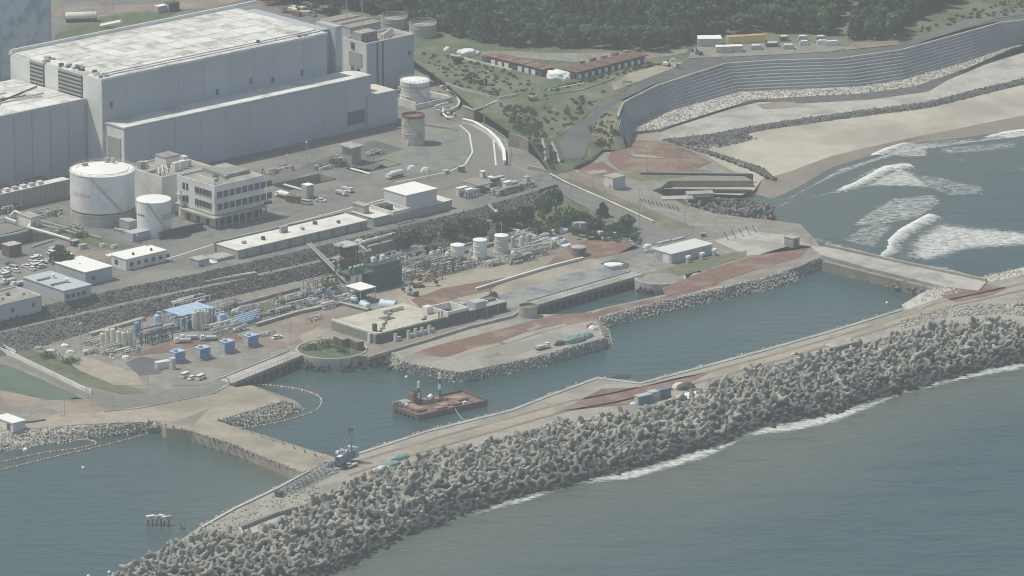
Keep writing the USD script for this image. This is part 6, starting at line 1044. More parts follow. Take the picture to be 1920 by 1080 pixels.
for k in range(4): t.part('brace', B().tube([c + D * -3 + E * -3 + [0, 0, k * 3.6], c + D * 3 + E * -3 + [0, 0, k * 3.6 + 3.4]], 0.14, 4), STEEL)
for k, (dx, dz) in enumerate(((-4, 15), (3, 10), (-5, 10), (6, 15))): t.part('roof_sheet', B().box(c + D * dx + [0, 0, dz], (4.5, 2.4, 0.3), TH + 0.5), CONC)
t = Thing('pipe_bridge', 'beige twin pipe bridge with bent end above the green gantry', 'pipe', loc=P(700, 470, 6)); a, b2, c2, e2 = P(742, 438, 12.5), P(676, 455, 12.5), P(673, 460, 12), P(686, 470, 10)
t.part('upper_pipe', B().tube([a, b2, c2, e2], 0.75, 8), BEIGE, smooth=60); t.part('lower_pipe', B().tube([P(742, 449, 11), P(690, 462, 11)], 0.4, 7), CREAM, smooth=60); t.part('walkway', B().tube([P(742, 445, 11.4), P(684, 459, 11.4)], 0.5, 4), GRASSY)
for x, y in ((735, 440), (706, 447), (682, 454)): t.part('support', B().tube([P(x, y, 12.5), P(x, y, 12.5) - [0, 0, 8]], 0.25, 5), CREAM); t.part('bracket', B().box(P(x, y, 13), (1.4, 1.2, 0.6), TH), PIPEW)
t = Thing('bulkhead', 'dark wall face behind the pipe bridge', 'wall', loc=P(700, 480, 4)); n = P(700, 492, 4); t.part('wall', fb(B(), n, 0, 16, 0, 1, 4, 10.5), CONCD); t.part('cap', fb(B(), n, -0.2, 16.2, -0.2, 1.2, 10.51, 10.8), CONC)
skid('pipe_walkway', 'pale pipe walkway under the stairs at the foot of the slope', P(600, 537, 4.2), 15, 2.5, 3.2, CONC, 31, 10, mats=(CONC, GRASSY, PIPEW))
for a in ((775, 500, 18, 8, 4.5, STEEL, 41, 'tangled pipe works left of the round quay tanks'), (775, 478, 22, 5, 3.2, PIPEW, 42, 'upper row of pale pipes behind the pipe works'), (815, 512, 14, 7, 4, DARK, 43, 'dark pump frames in front of the round quay tanks'), (850, 505, 14, 5, 3.2, DARK, 44, 'dark pump group below the left round tank'), (800, 525, 12, 5, 3, RUST, 45, 'brown pipe frame behind the orange excavator'), (1000, 478, 14, 5, 2.8, STEEL, 46, 'white pipe group right of the round quay tanks'), (975, 490, 12, 4, 2.4, DARK, 47, 'dark pump group at the edge of the tan yard'), (1020, 466, 12, 5, 2.6, PIPEW, 48, 'pale pipe group beside the scrap piles'), (925, 497, 10, 3, 1.8, STEEL, 49, 'low pipes below the third round tank')):
    x, y, L, Wd, h, m, sd, lab = a; skid('pipe_works', lab, P(x, y, 4), L, Wd, h, m, sd, 26, mats=(STEEL, PIPEW, m, GREYP, BEIGE))
for x, y, h, m, lab in ((858, 490, 6.8, TANKW, 'left one of the three round quay tanks with white roofs'), (900, 484, 7.6, TANKW, 'middle one of the three round quay tanks with white roofs'), (940, 473, 7.0, BEIGE, 'right beige one of the three round quay tanks')): t, c = round_tank('quay_tank', lab, x, y, 4, 2.75, h, m, WHITE, n=24, ladder=False); t.part('plinth', B().lathe(c, [(3.6, 0), (3.6, 0.5), (0.01, 0.52)], 24), CONC)
for k, (x, y, h, lab) in enumerate(((809, 492, 4, 'leftmost of the slim white vessels beside the left round tank'), (823, 490, 4.6, 'second of the slim vessels beside the left round tank'), (839, 492, 4, 'slim vessel touching the left round tank'), (962, 463, 4, 'slim vessel right of the beige tank'), (978, 464, 4.4, 'second slim vessel right of the beige tank'), (991, 461, 4.4, 'third slim vessel right of the beige tank'), (962, 489, 3.6, 'slim vessel in front of the beige tank'), (884, 480, 2.2, 'low white vessel between the left and middle round tanks'))): vessel('slim_vessel', lab, P(x, y, 4), 0.95, h, STEEL if k % 2 else TANKW)
t, c = round_tank('concrete_sump', 'round concrete tank on the red soil of the quay', 1085, 478, 4, 3.0, 3.4, CONCD, CONC, ladder=False, ring=False, n=24); t.part('dark_door', B().box(c + [1.2, -2.8, 0.3], (2.2, 0.5, 2.6), 0.5), DARK)
# scrap and pallets at the right end of the quay
for k, (x, y, sx, sy, h, m, lab) in enumerate(((1050, 436, 10, 3.5, 1.8, TARP, 'long white covered heap among the scrap'), (1022, 444, 5, 3, 1.8, BEIGE, 'beige scrap left of the long white heap'), (1040, 452, 4, 3, 1.6, PALEB, 'pale blue scrap below the long white heap'), (1055, 456, 4, 3, 1.8, AQUA, 'turquoise scrap beside the red soil'), (1062, 462, 5, 2.5, 1.0, TARP, 'white scrap below the turquoise one'), (1030, 458, 5, 3, 1.2, RUST, 'rusty scrap below the beige one'), (1110, 438, 5, 3, 1.6, TARP, 'white bags right of the grey block stack'), (1128, 440, 5, 3, 1.8, TARP, 'second heap of white bags on the quay'), (1140, 442, 4, 3, 1.4, CONC, 'pale bags at the pallet row'), (1120, 447, 3, 2.5, 1.4, DARK, 'dark gap heap below the white bags'), (1133, 446, 2.4, 2, 1.4, WHITE, 'small bright bag before the pallets'))): heap('scrap_heap', lab, 'scrap heap', P(x, y, 4), sx, sy, h, m, 70 + k, 0.5)
for k, (x, y, L, h, m, lab) in enumerate(((1082, 436, 4, 4.2, CONC, 'left grey block of the tall block stack'), (1092, 437, 3, 4.4, CLAD2, 'right grey block of the tall block stack'), (1107, 431, 4, 1.6, WHITE, 'white slab behind the tall block stack'), (1062, 432, 5, 1.2, CONC, 'thin grey slab left of the tall block stack'))): container('concrete_block', lab, P(x, y, 4), L, 3, h, m, TH - 0.4, cat='block', doors=False)
for k in range(7):
    c = P(1150 + 7 * k, 445 + 1.9 * k, 4); t = Thing('pallet_stack', ('leftmost', 'second', 'third', 'fourth', 'fifth', 'sixth', 'rightmost')[k] + ' in the row of turquoise pallet stacks', 'pallets', loc=c, group='turquoise pallet stacks')
    for q in range(3): t.part('pallet', B().box(c + [0, 0, 0.7 * q], (2.0 - 0.15 * q, 2.6, 0.55), TH - 1.2), AQUA if (k + q) % 3 else TARP)
heap('white_cover', 'bright white cover lying on the dark sheeting', 'cover', P(1151, 497, 4.1), 8, 5, 0.9, WHITE, 91, 0.2); sheet('dark_pad', [(1125, 494), (1150, 487), (1180, 494), (1178, 502), (1150, 508)], ZQ, DARK, 'dark pad under the white cover', layer=8)
sheet('blue_sheeting', [(880, 572), (960, 545), (1060, 515), (1135, 500), (1185, 512), (1100, 538), (1010, 560), (960, 580), (900, 590)], ZQ, M('blue_grey_sheeting', (0.105, 0.125, 0.15), (0.19, 0.21, 0.235), 0.35, c3=(0.27, 0.265, 0.24), scale3=0.10), 'blue grey sheeting over the quay behind the long pier', layer=6)
for k, (x, y) in enumerate(((1215, 465), (1228, 470), (1215, 474))): heap('machine_scrap', ('white machine parts at the corner of the quay shed', 'grey machine parts beside the shed door', 'pale parts left of the quay shed')[k], 'scrap', P(x, y, 4), 4, 2, 1.6, (TARP, STEEL, GREYP)[k], 95 + k)
for k, (x, y) in enumerate(((1246, 454), (1270, 449))): t = Thing('roof_slab', ('left', 'right')[k] + ' white slab lying on the road behind the quay shed', 'slab', loc=P(x, y, 4)); t.part('slab', B().box(P(x, y, 4.1), (7, 1.6, 0.5), 0.75), CONC)

# concrete pump house
zp = 8.0; n = P(704, 626, zp); Lp = LD((704, 626), (832, 590), zp); Wp = WE((704, 626), (611, 602), zp)
ph = Thing('pump_house', 'flat concrete pump house with a pale sandy deck in the middle of the quay', 'building', loc=(n[0], n[1], ZQ))
ph.part('wall', fb(B(), n, 0, Lp, 0, Wp, 3.5, zp - 0.5), M('mossy_concrete', (0.17, 0.18, 0.14), (0.25, 0.255, 0.21), 0.35)); ph.part('deck', fb(B(), n, 0.6, Lp - 0.2, 0.3, Wp - 0.2, zp - 0.5, zp - 0.2), M('lichen_deck', (0.40, 0.395, 0.32), (0.52, 0.51, 0.42), 0.3, c3=(0.40, 0.36, 0.28), scale3=0.09))
ph.part('parapet', fb(B(), n, -0.1, 0.6, -0.1, Wp, zp - 0.5, zp + 0.35), WHITEW); ph.part('front_face', fb(B(), n, 0.61, Lp, -0.25, -0.01, 3.5, zp - 0.6), DARK)
ph.part('red_patch', fb(B(), n, 15, 20, 11, 16, zp - 0.19, zp - 0.12), SOIL); ph.part('chimney', fb(B(), n, 2.0, 3.4, 3.0, 4.2, zp - 0.2, zp + 2.6), DGREEN); ph.part('roller_door', fb(B(), n, 0.7, 3.0, -0.4, -0.26, 3.6, 6.8), DARK); ph.part('end_pillar', fb(B(), n, -0.9, -0.15, 2.4, 3.6, 3.5, 7.6), WHITEW)
ph.part('low_wall', fb(B(), n, 20, 30, Wp * 0.72, Wp * 0.72 + 1.2, zp - 0.19, zp + 1.3), CREAM)
for k in range(11): ph.part('deck_box', B().box(at(n, 4 + k * 2.5, 1.5 + (k * 53 % 17) * (Wp - 4) / 20, zp - 0.2), (1.0 + k % 2, 0.7, 0.5 + 0.25 * (k % 3)), TH), (DGREEN, GREYP, CONCD)[k % 3])
for k, l in enumerate((12, 13.4)): ph.part('stack_pipe', B().tube([at(n, Lp - 3.5 + 1.6 * k, 1.0, zp - 0.2), at(n, Lp - 3.5 + 1.6 * k, 1.0, zp + 2.2)], 0.3, 6), DGREEN)
for k, l in enumerate((6, 12.5, 16, 19.3, 23)): c = at(n, l + 2, -2.2, 4); t = Thing('pier_cabinet', ('leftmost', 'second', 'third', 'fourth', 'rightmost')[k] + ' pale cabinet along the front of the pump house', 'cabinet', loc=c); t.part('post', B().box(c, (1.0, 1.0, 2.8), TH), WHITEW); t.part('side_box', B().box(c + D * 1.6, (2.0, 1.0, 1.5), TH), CLAD2); t.part('cap', B().box(c + [0, 0, 2.8], (1.2, 1.2, 0.15), TH), CONC)
b_n = P(877, 598, 9.5); t = Thing('walled_basin', 'white walled basin at the right end of the pump house', 'basin', loc=P(850, 600, 4)); n2 = at(n, Lp + 0.3, 0, 0); t.part('wall', rim(B(), n2, 10.5, 11, 3.5, zp + 1.4, 0.6), WHITEW); t.part('front_face', fb(B(), n2, 0, 10.5, -0.25, -0.01, 3.5, zp + 0.2), DARK); t.part('floor', fb(B(), n2, 0.61, 9.89, 0.61, 10.39, 4.0, 5.6), CONC); t.part('partition', fb(B(), n2, 0.61, 4.5, 5, 5.5, 5.61, zp + 1.0), GRASSY); t.part('corner_box', fb(B(), n2, -4.5, -1.5, 7, 10, zp - 0.1, zp + 2.6), WHITEW)
n3 = at(n2, 11.2, 0.3, 0); t = Thing('screen_house', 'low dark green screen house with clutter on its roof', 'building', loc=(n3[0], n3[1], 4)); t.part('wall', fb(B(), n3, 0, 19, 0, 9, 3.5, zp - 0.6), DGREEN); t.part('roof', fb(B(), n3, -0.1, 19.1, -0.1, 9.1, zp - 0.6, zp - 0.2), GREYP)
for k in range(10): t.part('wall_rib', fb(B(), n3, 0.3 + k * 1.95, 1.0 + k * 1.95, -0.3, -0.01, 3.5, zp - 0.7), (GREEN, CONCD, DGREEN)[k % 3])
t.part('blue_grey_unit', fb(B(), n3, 2.5, 8, -0.6, 4, zp - 0.19, zp + 2.4), CLAD); t.part('unit', fb(B(), n3, 1, 3, 5, 8, zp - 0.19, zp + 1.2), STEEL); t.part('unit', fb(B(), n3, 10, 12, 3, 6, zp - 0.19, zp + 0.8), TARP); t.part('unit', fb(B(), n3, 13, 17, 4, 7, zp - 0.19, zp + 0.6), GRASSY)
for x, lab in ((640, 'left brown container in front of the pump house'), (668, 'right brown container in front of the pump house')): container('old_container', lab, P(x, 648 + (x - 640) * 0.18, 4), 6.4, 3.0, 3.2, DRUST, TH - 1.75, CONCD)
t, c = round_tank('round_sump', 'round pale sump beside the intake pool', 990, 592, 4, 3.6, 4.2, CONC, GRASSY, ladder=False, ring=False, n=24, open_top=True)
wall_line('quay_kerb', [(705, 668, 4), (800, 640, 4), (880, 615, 4), (960, 595, 4), (985, 580, 4)], 0.9, 1.0, CONC, 'pale kerb along the quay edge in front of the pump house', cat='kerb')
wall_line('quay_kerb', [(690, 672, 3.98), (745, 655, 3.98)], 0.6, 1.2, CONCD, 'dark kerb between the round bastion and the gravel spit', cat='kerb')

# piers and bastions
def pier(name, label, a, b_, wdt, npile):
    a, b_ = P(*a, ZQ), P(*b_, ZQ); dr = b_ - a; L = np.linalg.norm(dr[:2]); ang = math.atan2(dr[1], dr[0]); ux = np.array([math.cos(ang), math.sin(ang), 0]); uy = np.array([-ux[1], ux[0], 0]); t = Thing(name, label, 'pier', loc=a)
    o = a - uy * 3.2; c = o + ux * L / 2 + uy * wdt / 2
    t.part('deck', B().box((c[0], c[1], 3.5), (L + 1, wdt, 0.75), ang), CONC); t.part('front_beam', B().box((o + ux * L / 2 - uy * 0.2)[:2].tolist() + [2.9], (L + 1, 0.38, 1.25), ang), CONCD); t.part('shade_wall', B().box((o + ux * L / 2 + uy * 2.6)[:2].tolist() + [-2], (L, 0.6, 5.4), ang), DARK)  # dark panel added behind the piles stands in for shade under the deck
    for k in range(npile): q = o + ux * L * (k + 0.5) / npile + uy * 0.6; t.part('pile', B().tube([(q[0], q[1], -2), (q[0], q[1], 3.5)], 0.42, 7), CONCD); t.part('crosshead', B().box((q[0], q[1], 2.75), (1.0, 1.6, 0.74), ang), GREYP)
    for k in range(npile * 2 + 1): q = o + ux * L * k / (npile * 2) + uy * 0.3; t.part('rail_post', B().tube([(q[0], q[1], 4.25), (q[0], q[1], 5.4)], 0.07, 4), STEEL)
    t.part('rail', B().tube([o + uy * 0.3 + [0, 0, 1.4], o + ux * L + uy * 0.3 + [0, 0, 1.4]], 0.07, 4), STEEL); t.part('kerb', B().box((o + ux * L / 2 + uy * (wdt - 0.6))[:2].tolist() + [4.26], (L, 0.5, 0.4), ang), CONC); return t
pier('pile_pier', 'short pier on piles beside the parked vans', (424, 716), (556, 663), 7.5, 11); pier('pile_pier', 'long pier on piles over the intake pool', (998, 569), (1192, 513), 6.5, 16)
def bastion(label, px, py, r, top_m):
    lip = 0.28 if px < 900 else 0.0; c = P(px, py, ZQ); t = Thing('round_bastion', label, 'bastion', loc=(c[0], c[1], 0)); t.part('wall', B().lathe((c[0], c[1], -2), [(r + 0.25, 0), (r, 5.9), (r - 0.1, 6.06 + lip), (r - 0.8, 6.08 + lip), (r - 0.85, 5.95)], 44), CONC, smooth=40); t.part('top', B().lathe((c[0], c[1], 0), [(r - 0.85, 4.06), (r * 0.5, 4.12), (0.01, 4.15)], 44), top_m)
bastion('round concrete bastion overgrown with weeds beside the short pier', 622, 655, 13.6, GRASS); bastion('round concrete bastion at the right end of the long pier', 1238, 520, 10.2, CONCD)

# ---------------------------------------------------------------- sheet pile walls by the beach
def pile_wall(label, a, b_, h, z0):
    a, b_ = np.array(a), np.array(b_); n_ = int(np.linalg.norm((b_ - a)[:2]) / 1.1); t = Thing('sheet_pile_wall', label, 'wall', loc=a); dr = (b_ - a) / n_; ang = math.atan2(dr[1], dr[0]); ux = np.array([math.cos(ang), math.sin(ang), 0]); uy = np.array([-ux[1], ux[0], 0])
    for k in range(n_): q = a + dr * (k + 0.5) + uy * (0.28 if k % 2 else 0); t.part('pile', B().box((q[0], q[1], z0), (1.08, 0.3, h)), DRUST if k % 5 == 0 else DARK)
    t.part('cap', B().box(((a + b_) / 2 + uy * 0.15)[:2].tolist() + [z0 + h + 0.002], (n_ * 1.1, 1.1, 0.35), ang), CONCD)
pile_wall('upper sheet pile wall below the red soil mound', P(1200, 340, 1), P(1412, 343, 1), 4.2, 0.5); pile_wall('lower sheet pile wall running into the surf', P(1236, 362, 1), P(1410, 366, 0.5), 2.4, 0.2)
n = P(1290, 382, 3.5); t = Thing('outlet_block', 'grey concrete outlet block among the tetrapods by the surf', 'concrete block', loc=n); t.part('block', B().box(P(1312, 378, 1), (11, 5, 4.0), 0.15), CONC); t.part('slot', B().box(P(1318, 382, 1), (6, 2.0, 3.2), 0.15), DARK); t.part('slab', B().box(P(1270, 372, 4), (13, 5, 0.5), 0.1), CONC)
for k in range(10): tagp(put(path('timber_post'), B().tube([P(1200 + 7.5 * k, 372 + 1.6 * k, 4), P(1200 + 7.5 * k, 372 + 1.6 * k, 6)], 0.22, 5), (PIPEW, RUST, CONCD)[k % 3]).GetPrim(), 'short weathered post in the row beside the lower track', 'post', 'short posts beside the lower track')
t = Thing('pipe_gate', 'steel frame fence above the pale concrete apron', 'fence', loc=P(1385, 430, 4)); [t.part('post', B().tube([P(x, y, 4), P(x, y, 7.5)], 0.18, 5), STEEL) for x, y in ((1357, 434), (1371, 431), (1385, 428), (1398, 425), (1410, 422))]; [t.part('rail', B().tube([P(1357, 434, z), P(1410, 422, z)], 0.1, 4), STEEL) for z in (5, 6.2, 7.4)]
t = Thing('barrier_cabinet', 'small dark cabinet beside the steel frame fence', 'cabinet', loc=P(1318, 444, 4)); t.part('body', B().box(P(1318, 444, 4), (2.4, 1.4, 1.6), 0.3), GREYP); t.part('panel', B().box(P(1318, 444, 4) + [0, -0.75, 0.3], (1.6, 0.1, 1.0), 0.3), DARK)

for a in ((470, 585, 16, 5, 2.4, STEEL, 201, 'pipe clutter behind the light blue pipe bank', 24), (540, 562, 16, 5, 2.4, GREYP, 202, 'grey pipe clutter above the middle pump row', 24), (610, 578, 10, 4, 1.8, BLUE, 203, 'blue pump clutter beside the sandy kerb corner', 20), (650, 565, 12, 4, 2.2, DARK, 204, 'dark pump clutter below the small pale tank', 20), (400, 600, 12, 5, 3, BLUE, 205, 'blue and white pipe clutter right of the beige vessels', 22), (310, 622, 14, 5, 3, STEEL, 206, 'grey and blue pipe clutter around the tall blue vessel', 26), (230, 665, 14, 4, 1.2, PIPEW, 207, 'low pale pipes along the dark yard', 16), (170, 662, 8, 4, 1.2, GREYP, 208, 'grey valves at the edge of the pale sand yard', 14), (640, 505, 10, 5, 4, DARK, 209, 'dark frames at the foot of the screen tower', 22), (730, 500, 10, 4, 5, STEEL, 210, 'steel frames behind the green gantry', 22), (760, 520, 10, 6, 3, STEEL, 211, 'pale pipes right of the green gantry', 24), (830, 495, 16, 5, 2.6, GREYP, 212, 'grey pipes in front of the slim vessels', 26), (880, 500, 14, 4, 2.2, TEAL, 213, 'greenish pipes at the edge of the tan yard', 20), (1010, 455, 12, 4, 2, GREYP, 214, 'grey clutter above the white pipe group', 20), (980, 447, 12, 4, 2.6, STEEL, 215, 'pipes behind the slim vessels right of the beige tank', 20), (920, 452, 10, 3, 2.2, STEEL, 216, 'pipes behind the beige quay tank', 16), (590, 600, 8, 3, 1.2, GREYP, 217, 'grey clutter at the left corner of the pump house', 12), (500, 628, 10, 3, 1.0, PIPEW, 218, 'pale clutter on the brown yard', 12)):
    x, y, L, Wd, h, m, sd, lab, n_ = a; skid('pipe_clutter', lab, P(x, y, 4), L, Wd, h, m, sd, n_, mats=(STEEL, PIPEW, m, WHITE, GREYP), cat='pipes', vert=0.55, frame=h > 2.5)
for a in ((520, 322, 14, 5, 1.6, GREYP, 231, 'grey clutter along the foot of the hall wall', 14), (640, 300, 16, 5, 1.8, STEEL, 232, 'pale clutter beside the gatehouse', 18), (610, 316, 12, 4, 1.4, GRASSY, 233, 'greenish clutter between the pits', 14), (700, 290, 10, 4, 1.2, STEEL, 234, 'pale clutter at the edge of the car park', 12), (890, 366, 14, 4, 2.4, DARK, 235, 'dark clutter among the cabinets on the terrace edge', 18), (950, 362, 16, 4, 2.2, STEEL, 236, 'pale clutter among the cabinets at the road end', 22), (990, 352, 10, 3, 2.0, PIPEW, 237, 'pale pumps by the sloping road', 16), (90, 405, 16, 6, 2.2, STEEL, 238, 'pipe clutter left of the biggest white tank', 24), (130, 432, 14, 4, 1.4, GREYP, 239, 'pipe clutter in front of the biggest white tank', 18), (20, 395, 14, 6, 2.6, PIPEW, 240, 'pale pipe clutter at the left edge below the corrugated shed', 20), (370, 430, 10, 4, 2.0, STEEL, 241, 'pale clutter in front of the office canopy', 14), (30, 352, 30, 5, 2.5, DARK, 242, 'dark clutter behind the corrugated shed', 30)):
    x, y, L, Wd, h, m, sd, lab, n_ = a; skid('yard_clutter', lab, P(x, y, 12), L, Wd, h, m, sd, n_, mats=(STEEL, PIPEW, m, DARK), cat='pipes', vert=0.5, frame=False)
t, n, L, w = slab_house('front_kiosk', 'small grey kiosk on the terrace edge left of the culvert building', (372, 488), (392, 483), (356, 483), 14.6, 12, CONC, CONC)
# ---------------------------------------------------------------- tetrapods
def tetrapod_mesh(leg=2.85, r0=0.95, r1=0.66, n=8):
    b = B(); dirs = [np.array([0, 0, 1.0])] + [np.array([math.cos(a) * 0.943, math.sin(a) * 0.943, -0.333]) for a in (0.3, 0.3 + 2.094, 0.3 + 4.189)]
    for d_ in dirs: b.tube([d_ * 0.15, d_ * leg * 0.5, d_ * (leg - 0.18), d_ * leg], [r0, (r0 + r1) / 2, r1, r1 * 0.78], n)
    b.sphere((0, 0, 0), r0 * 1.02, 1); return b
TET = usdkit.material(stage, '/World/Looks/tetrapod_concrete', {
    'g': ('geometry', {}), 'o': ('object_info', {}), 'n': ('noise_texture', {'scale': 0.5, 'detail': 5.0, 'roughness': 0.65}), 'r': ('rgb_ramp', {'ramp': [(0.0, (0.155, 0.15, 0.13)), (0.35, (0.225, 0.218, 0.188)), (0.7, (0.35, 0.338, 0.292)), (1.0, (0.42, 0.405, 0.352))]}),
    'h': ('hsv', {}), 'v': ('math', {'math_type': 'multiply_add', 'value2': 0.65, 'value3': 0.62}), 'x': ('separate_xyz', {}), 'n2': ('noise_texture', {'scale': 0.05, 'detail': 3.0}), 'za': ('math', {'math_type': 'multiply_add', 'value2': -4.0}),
    'mr': ('map_range', {'from_min': 0.0, 'from_max': 3.0, 'to_min': 0.0, 'to_max': 1.0, 'clamp': True}), 'm': ('mix', {'color1': (0.05, 0.053, 0.056)}), 'p': ('principled_bsdf', {'roughness': 0.9, 'specular_ior_level': 0.2})},  # colour darkens toward the water: wet concrete, and painted shade on the lower half
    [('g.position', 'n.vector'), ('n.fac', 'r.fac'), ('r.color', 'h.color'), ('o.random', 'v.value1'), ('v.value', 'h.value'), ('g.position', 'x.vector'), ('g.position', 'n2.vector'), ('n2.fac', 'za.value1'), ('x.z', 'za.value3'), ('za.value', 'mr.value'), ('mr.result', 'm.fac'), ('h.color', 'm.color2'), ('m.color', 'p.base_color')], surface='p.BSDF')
TETD = M('dark_tetrapod_concrete', (0.10, 0.10, 0.09), (0.20, 0.195, 0.17), 0.5)
_tm = tetrapod_mesh().arr(); _tet0 = None
def rquat(g):
    q = g.normal(size=4); return q / np.linalg.norm(q)
def tet(c, q, s, label, group, src):
    p = path('tetrapod'); x = UsdGeom.Xform.Define(stage, p); x.AddTranslateOp().Set(Gf.Vec3d(*map(float, c))); x.AddOrientOp().Set(Gf.Quatf(float(q[0]), float(q[1]), float(q[2]), float(q[3]))); x.AddScaleOp().Set(Gf.Vec3f(s, s, s))
    x.GetPrim().GetReferences().AddInternalReference(src); x.GetPrim().SetInstanceable(True); tagp(x.GetPrim(), label, 'tetrapod', group)
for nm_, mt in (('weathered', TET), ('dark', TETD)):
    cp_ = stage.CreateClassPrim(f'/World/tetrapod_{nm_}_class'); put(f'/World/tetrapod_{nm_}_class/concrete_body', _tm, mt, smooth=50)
g = np.random.default_rng(17)
oi, oo = PP(OUT_T, 5.0), PP(BWS, 0.0)
li, wi = oi @ D, oi @ E; lo, wo = oo @ D, oo @ E; si, so = np.argsort(li), np.argsort(lo)
l0, l1 = max(li.min(), lo.min()) - 4, min(li.max(), lo.max()); cand = []
def mound(l, t): return 3.7 + 2.2 * math.sin(min(1, t / 0.35) * math.pi / 2) * (1 - t) ** 0.8 - 4.3 * t ** 1.25
hv = []
for l in np.arange(l0, l1, 3.1):
    a, b2 = np.interp(l, li[si], wi[si]), np.interp(l, lo[so], wo[so]); L = a - b2
    if L < 2: continue
    for w in np.arange(1.2, L - 0.6, 3.15):
        ll, ww = l + g.uniform(-1.1, 1.1), a - w - g.uniform(-1.0, 1.0); t = np.clip((a - ww) / L, 0, 1); z = mound(ll, t)
        q = D * ll + E * ww; cand.append((q[0], q[1], z + g.uniform(-0.9, 1.0)))
        if g.random() < 0.22: cand.append((q[0] + g.uniform(-1.4, 1.4), q[1] + g.uniform(-1.4, 1.4), z + g.uniform(1.4, 2.6)))
cand = np.array(cand); ordr = np.argsort(((cand - CAM) ** 2).sum(1))
vis = [i for i in ordr if True]
def pr(p):
    r_ = np.asarray(p) - CAM; return 960 + FPX * (r_ @ RGT) / (r_ @ FWD), 540 - FPX * (r_ @ UPV) / (r_ @ FWD)
near, far = [], []
for i in ordr:
    x, y = pr(cand[i])
    if y > 1100 or x > 1945: continue
    (near if len(near) < 186 and y < 1084 else far).append(i)
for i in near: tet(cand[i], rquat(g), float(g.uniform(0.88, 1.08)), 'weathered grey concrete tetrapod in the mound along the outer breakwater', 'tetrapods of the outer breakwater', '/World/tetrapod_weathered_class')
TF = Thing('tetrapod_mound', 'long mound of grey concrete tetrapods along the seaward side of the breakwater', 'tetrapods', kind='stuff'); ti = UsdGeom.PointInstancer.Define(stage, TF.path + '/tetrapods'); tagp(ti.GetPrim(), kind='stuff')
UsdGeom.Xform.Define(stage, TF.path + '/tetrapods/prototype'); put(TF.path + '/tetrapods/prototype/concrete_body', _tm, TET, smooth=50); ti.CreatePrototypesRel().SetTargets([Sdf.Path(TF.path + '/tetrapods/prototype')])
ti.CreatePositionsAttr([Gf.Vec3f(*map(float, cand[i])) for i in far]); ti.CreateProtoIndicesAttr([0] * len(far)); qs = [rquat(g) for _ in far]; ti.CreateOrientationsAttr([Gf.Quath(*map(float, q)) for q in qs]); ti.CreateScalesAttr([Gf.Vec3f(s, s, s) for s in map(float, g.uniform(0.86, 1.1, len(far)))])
# core of the mound, dark rubble between the tetrapods
nb, ns = 220, 14; ls_ = np.linspace(l0 - 6, l1, nb); cv_ = []
for l in ls_:
    a, b2 = np.interp(l, li[si], wi[si]), np.interp(l, lo[so], wo[so])
    for t in np.linspace(0, 1.03, ns): q = D * l + E * (a - (a - b2) * t); cv_.append((q[0], q[1], mound(l, min(t, 1)) - 2.2 - 0.6 * t))
cf = np.array([(i * ns + j, (i + 1) * ns + j, (i + 1) * ns + j + 1, i * ns + j + 1) for i in range(nb - 1) for j in range(ns - 1)]); cf = np.vstack([cf[:, [0, 1, 2]], cf[:, [0, 2, 3]]])
top('mound_core', (np.array(cv_), up(np.array(cv_), cf)), DROCK, 'dark rubble core under the tetrapods', 'rubble', kind='structure')
def tetline(px, z, label, group, dark=True, s=(0.6, 0.8), j=1.2, rep=1):
    w = dens(PP(px, z), 3.4)
    for r_ in range(rep):
        for q in w: tet(q + [g.uniform(-j, j), g.uniform(-j, j) + r_ * 2.6, g.uniform(-0.4, 0.5) + r_ * 0.8], rquat(g), float(g.uniform(*s)), label, group, '/World/tetrapod_dark_class' if dark else '/World/tetrapod_weathered_class')
tetline([(1560, 500), (1640, 525), (1735, 553)], 1.0, 'dark tetrapod at the pool side of the sea wall', 'tetrapods inside the sea wall', True, (0.75, 1.0), 1.2, 2)
tetline([(1295, 400), (1340, 402), (1400, 410), (1445, 405)], 1.5, 'dark tetrapod in the shallow surf beside the outlet block', 'tetrapods by the surf', True, (0.8, 1.05), 2.0, 3)
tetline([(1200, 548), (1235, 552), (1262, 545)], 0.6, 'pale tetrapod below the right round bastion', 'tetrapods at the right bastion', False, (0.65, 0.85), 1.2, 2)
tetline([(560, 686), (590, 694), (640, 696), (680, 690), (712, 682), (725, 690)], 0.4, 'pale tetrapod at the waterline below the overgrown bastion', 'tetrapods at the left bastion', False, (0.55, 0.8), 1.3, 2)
tetline([(1470, 520), (1500, 512), (1540, 498)], 0.6, 'dark tetrapod at the far end of the gravel spit', 'tetrapods at the end of the spit', True, (0.55, 0.75), 1.2, 2)

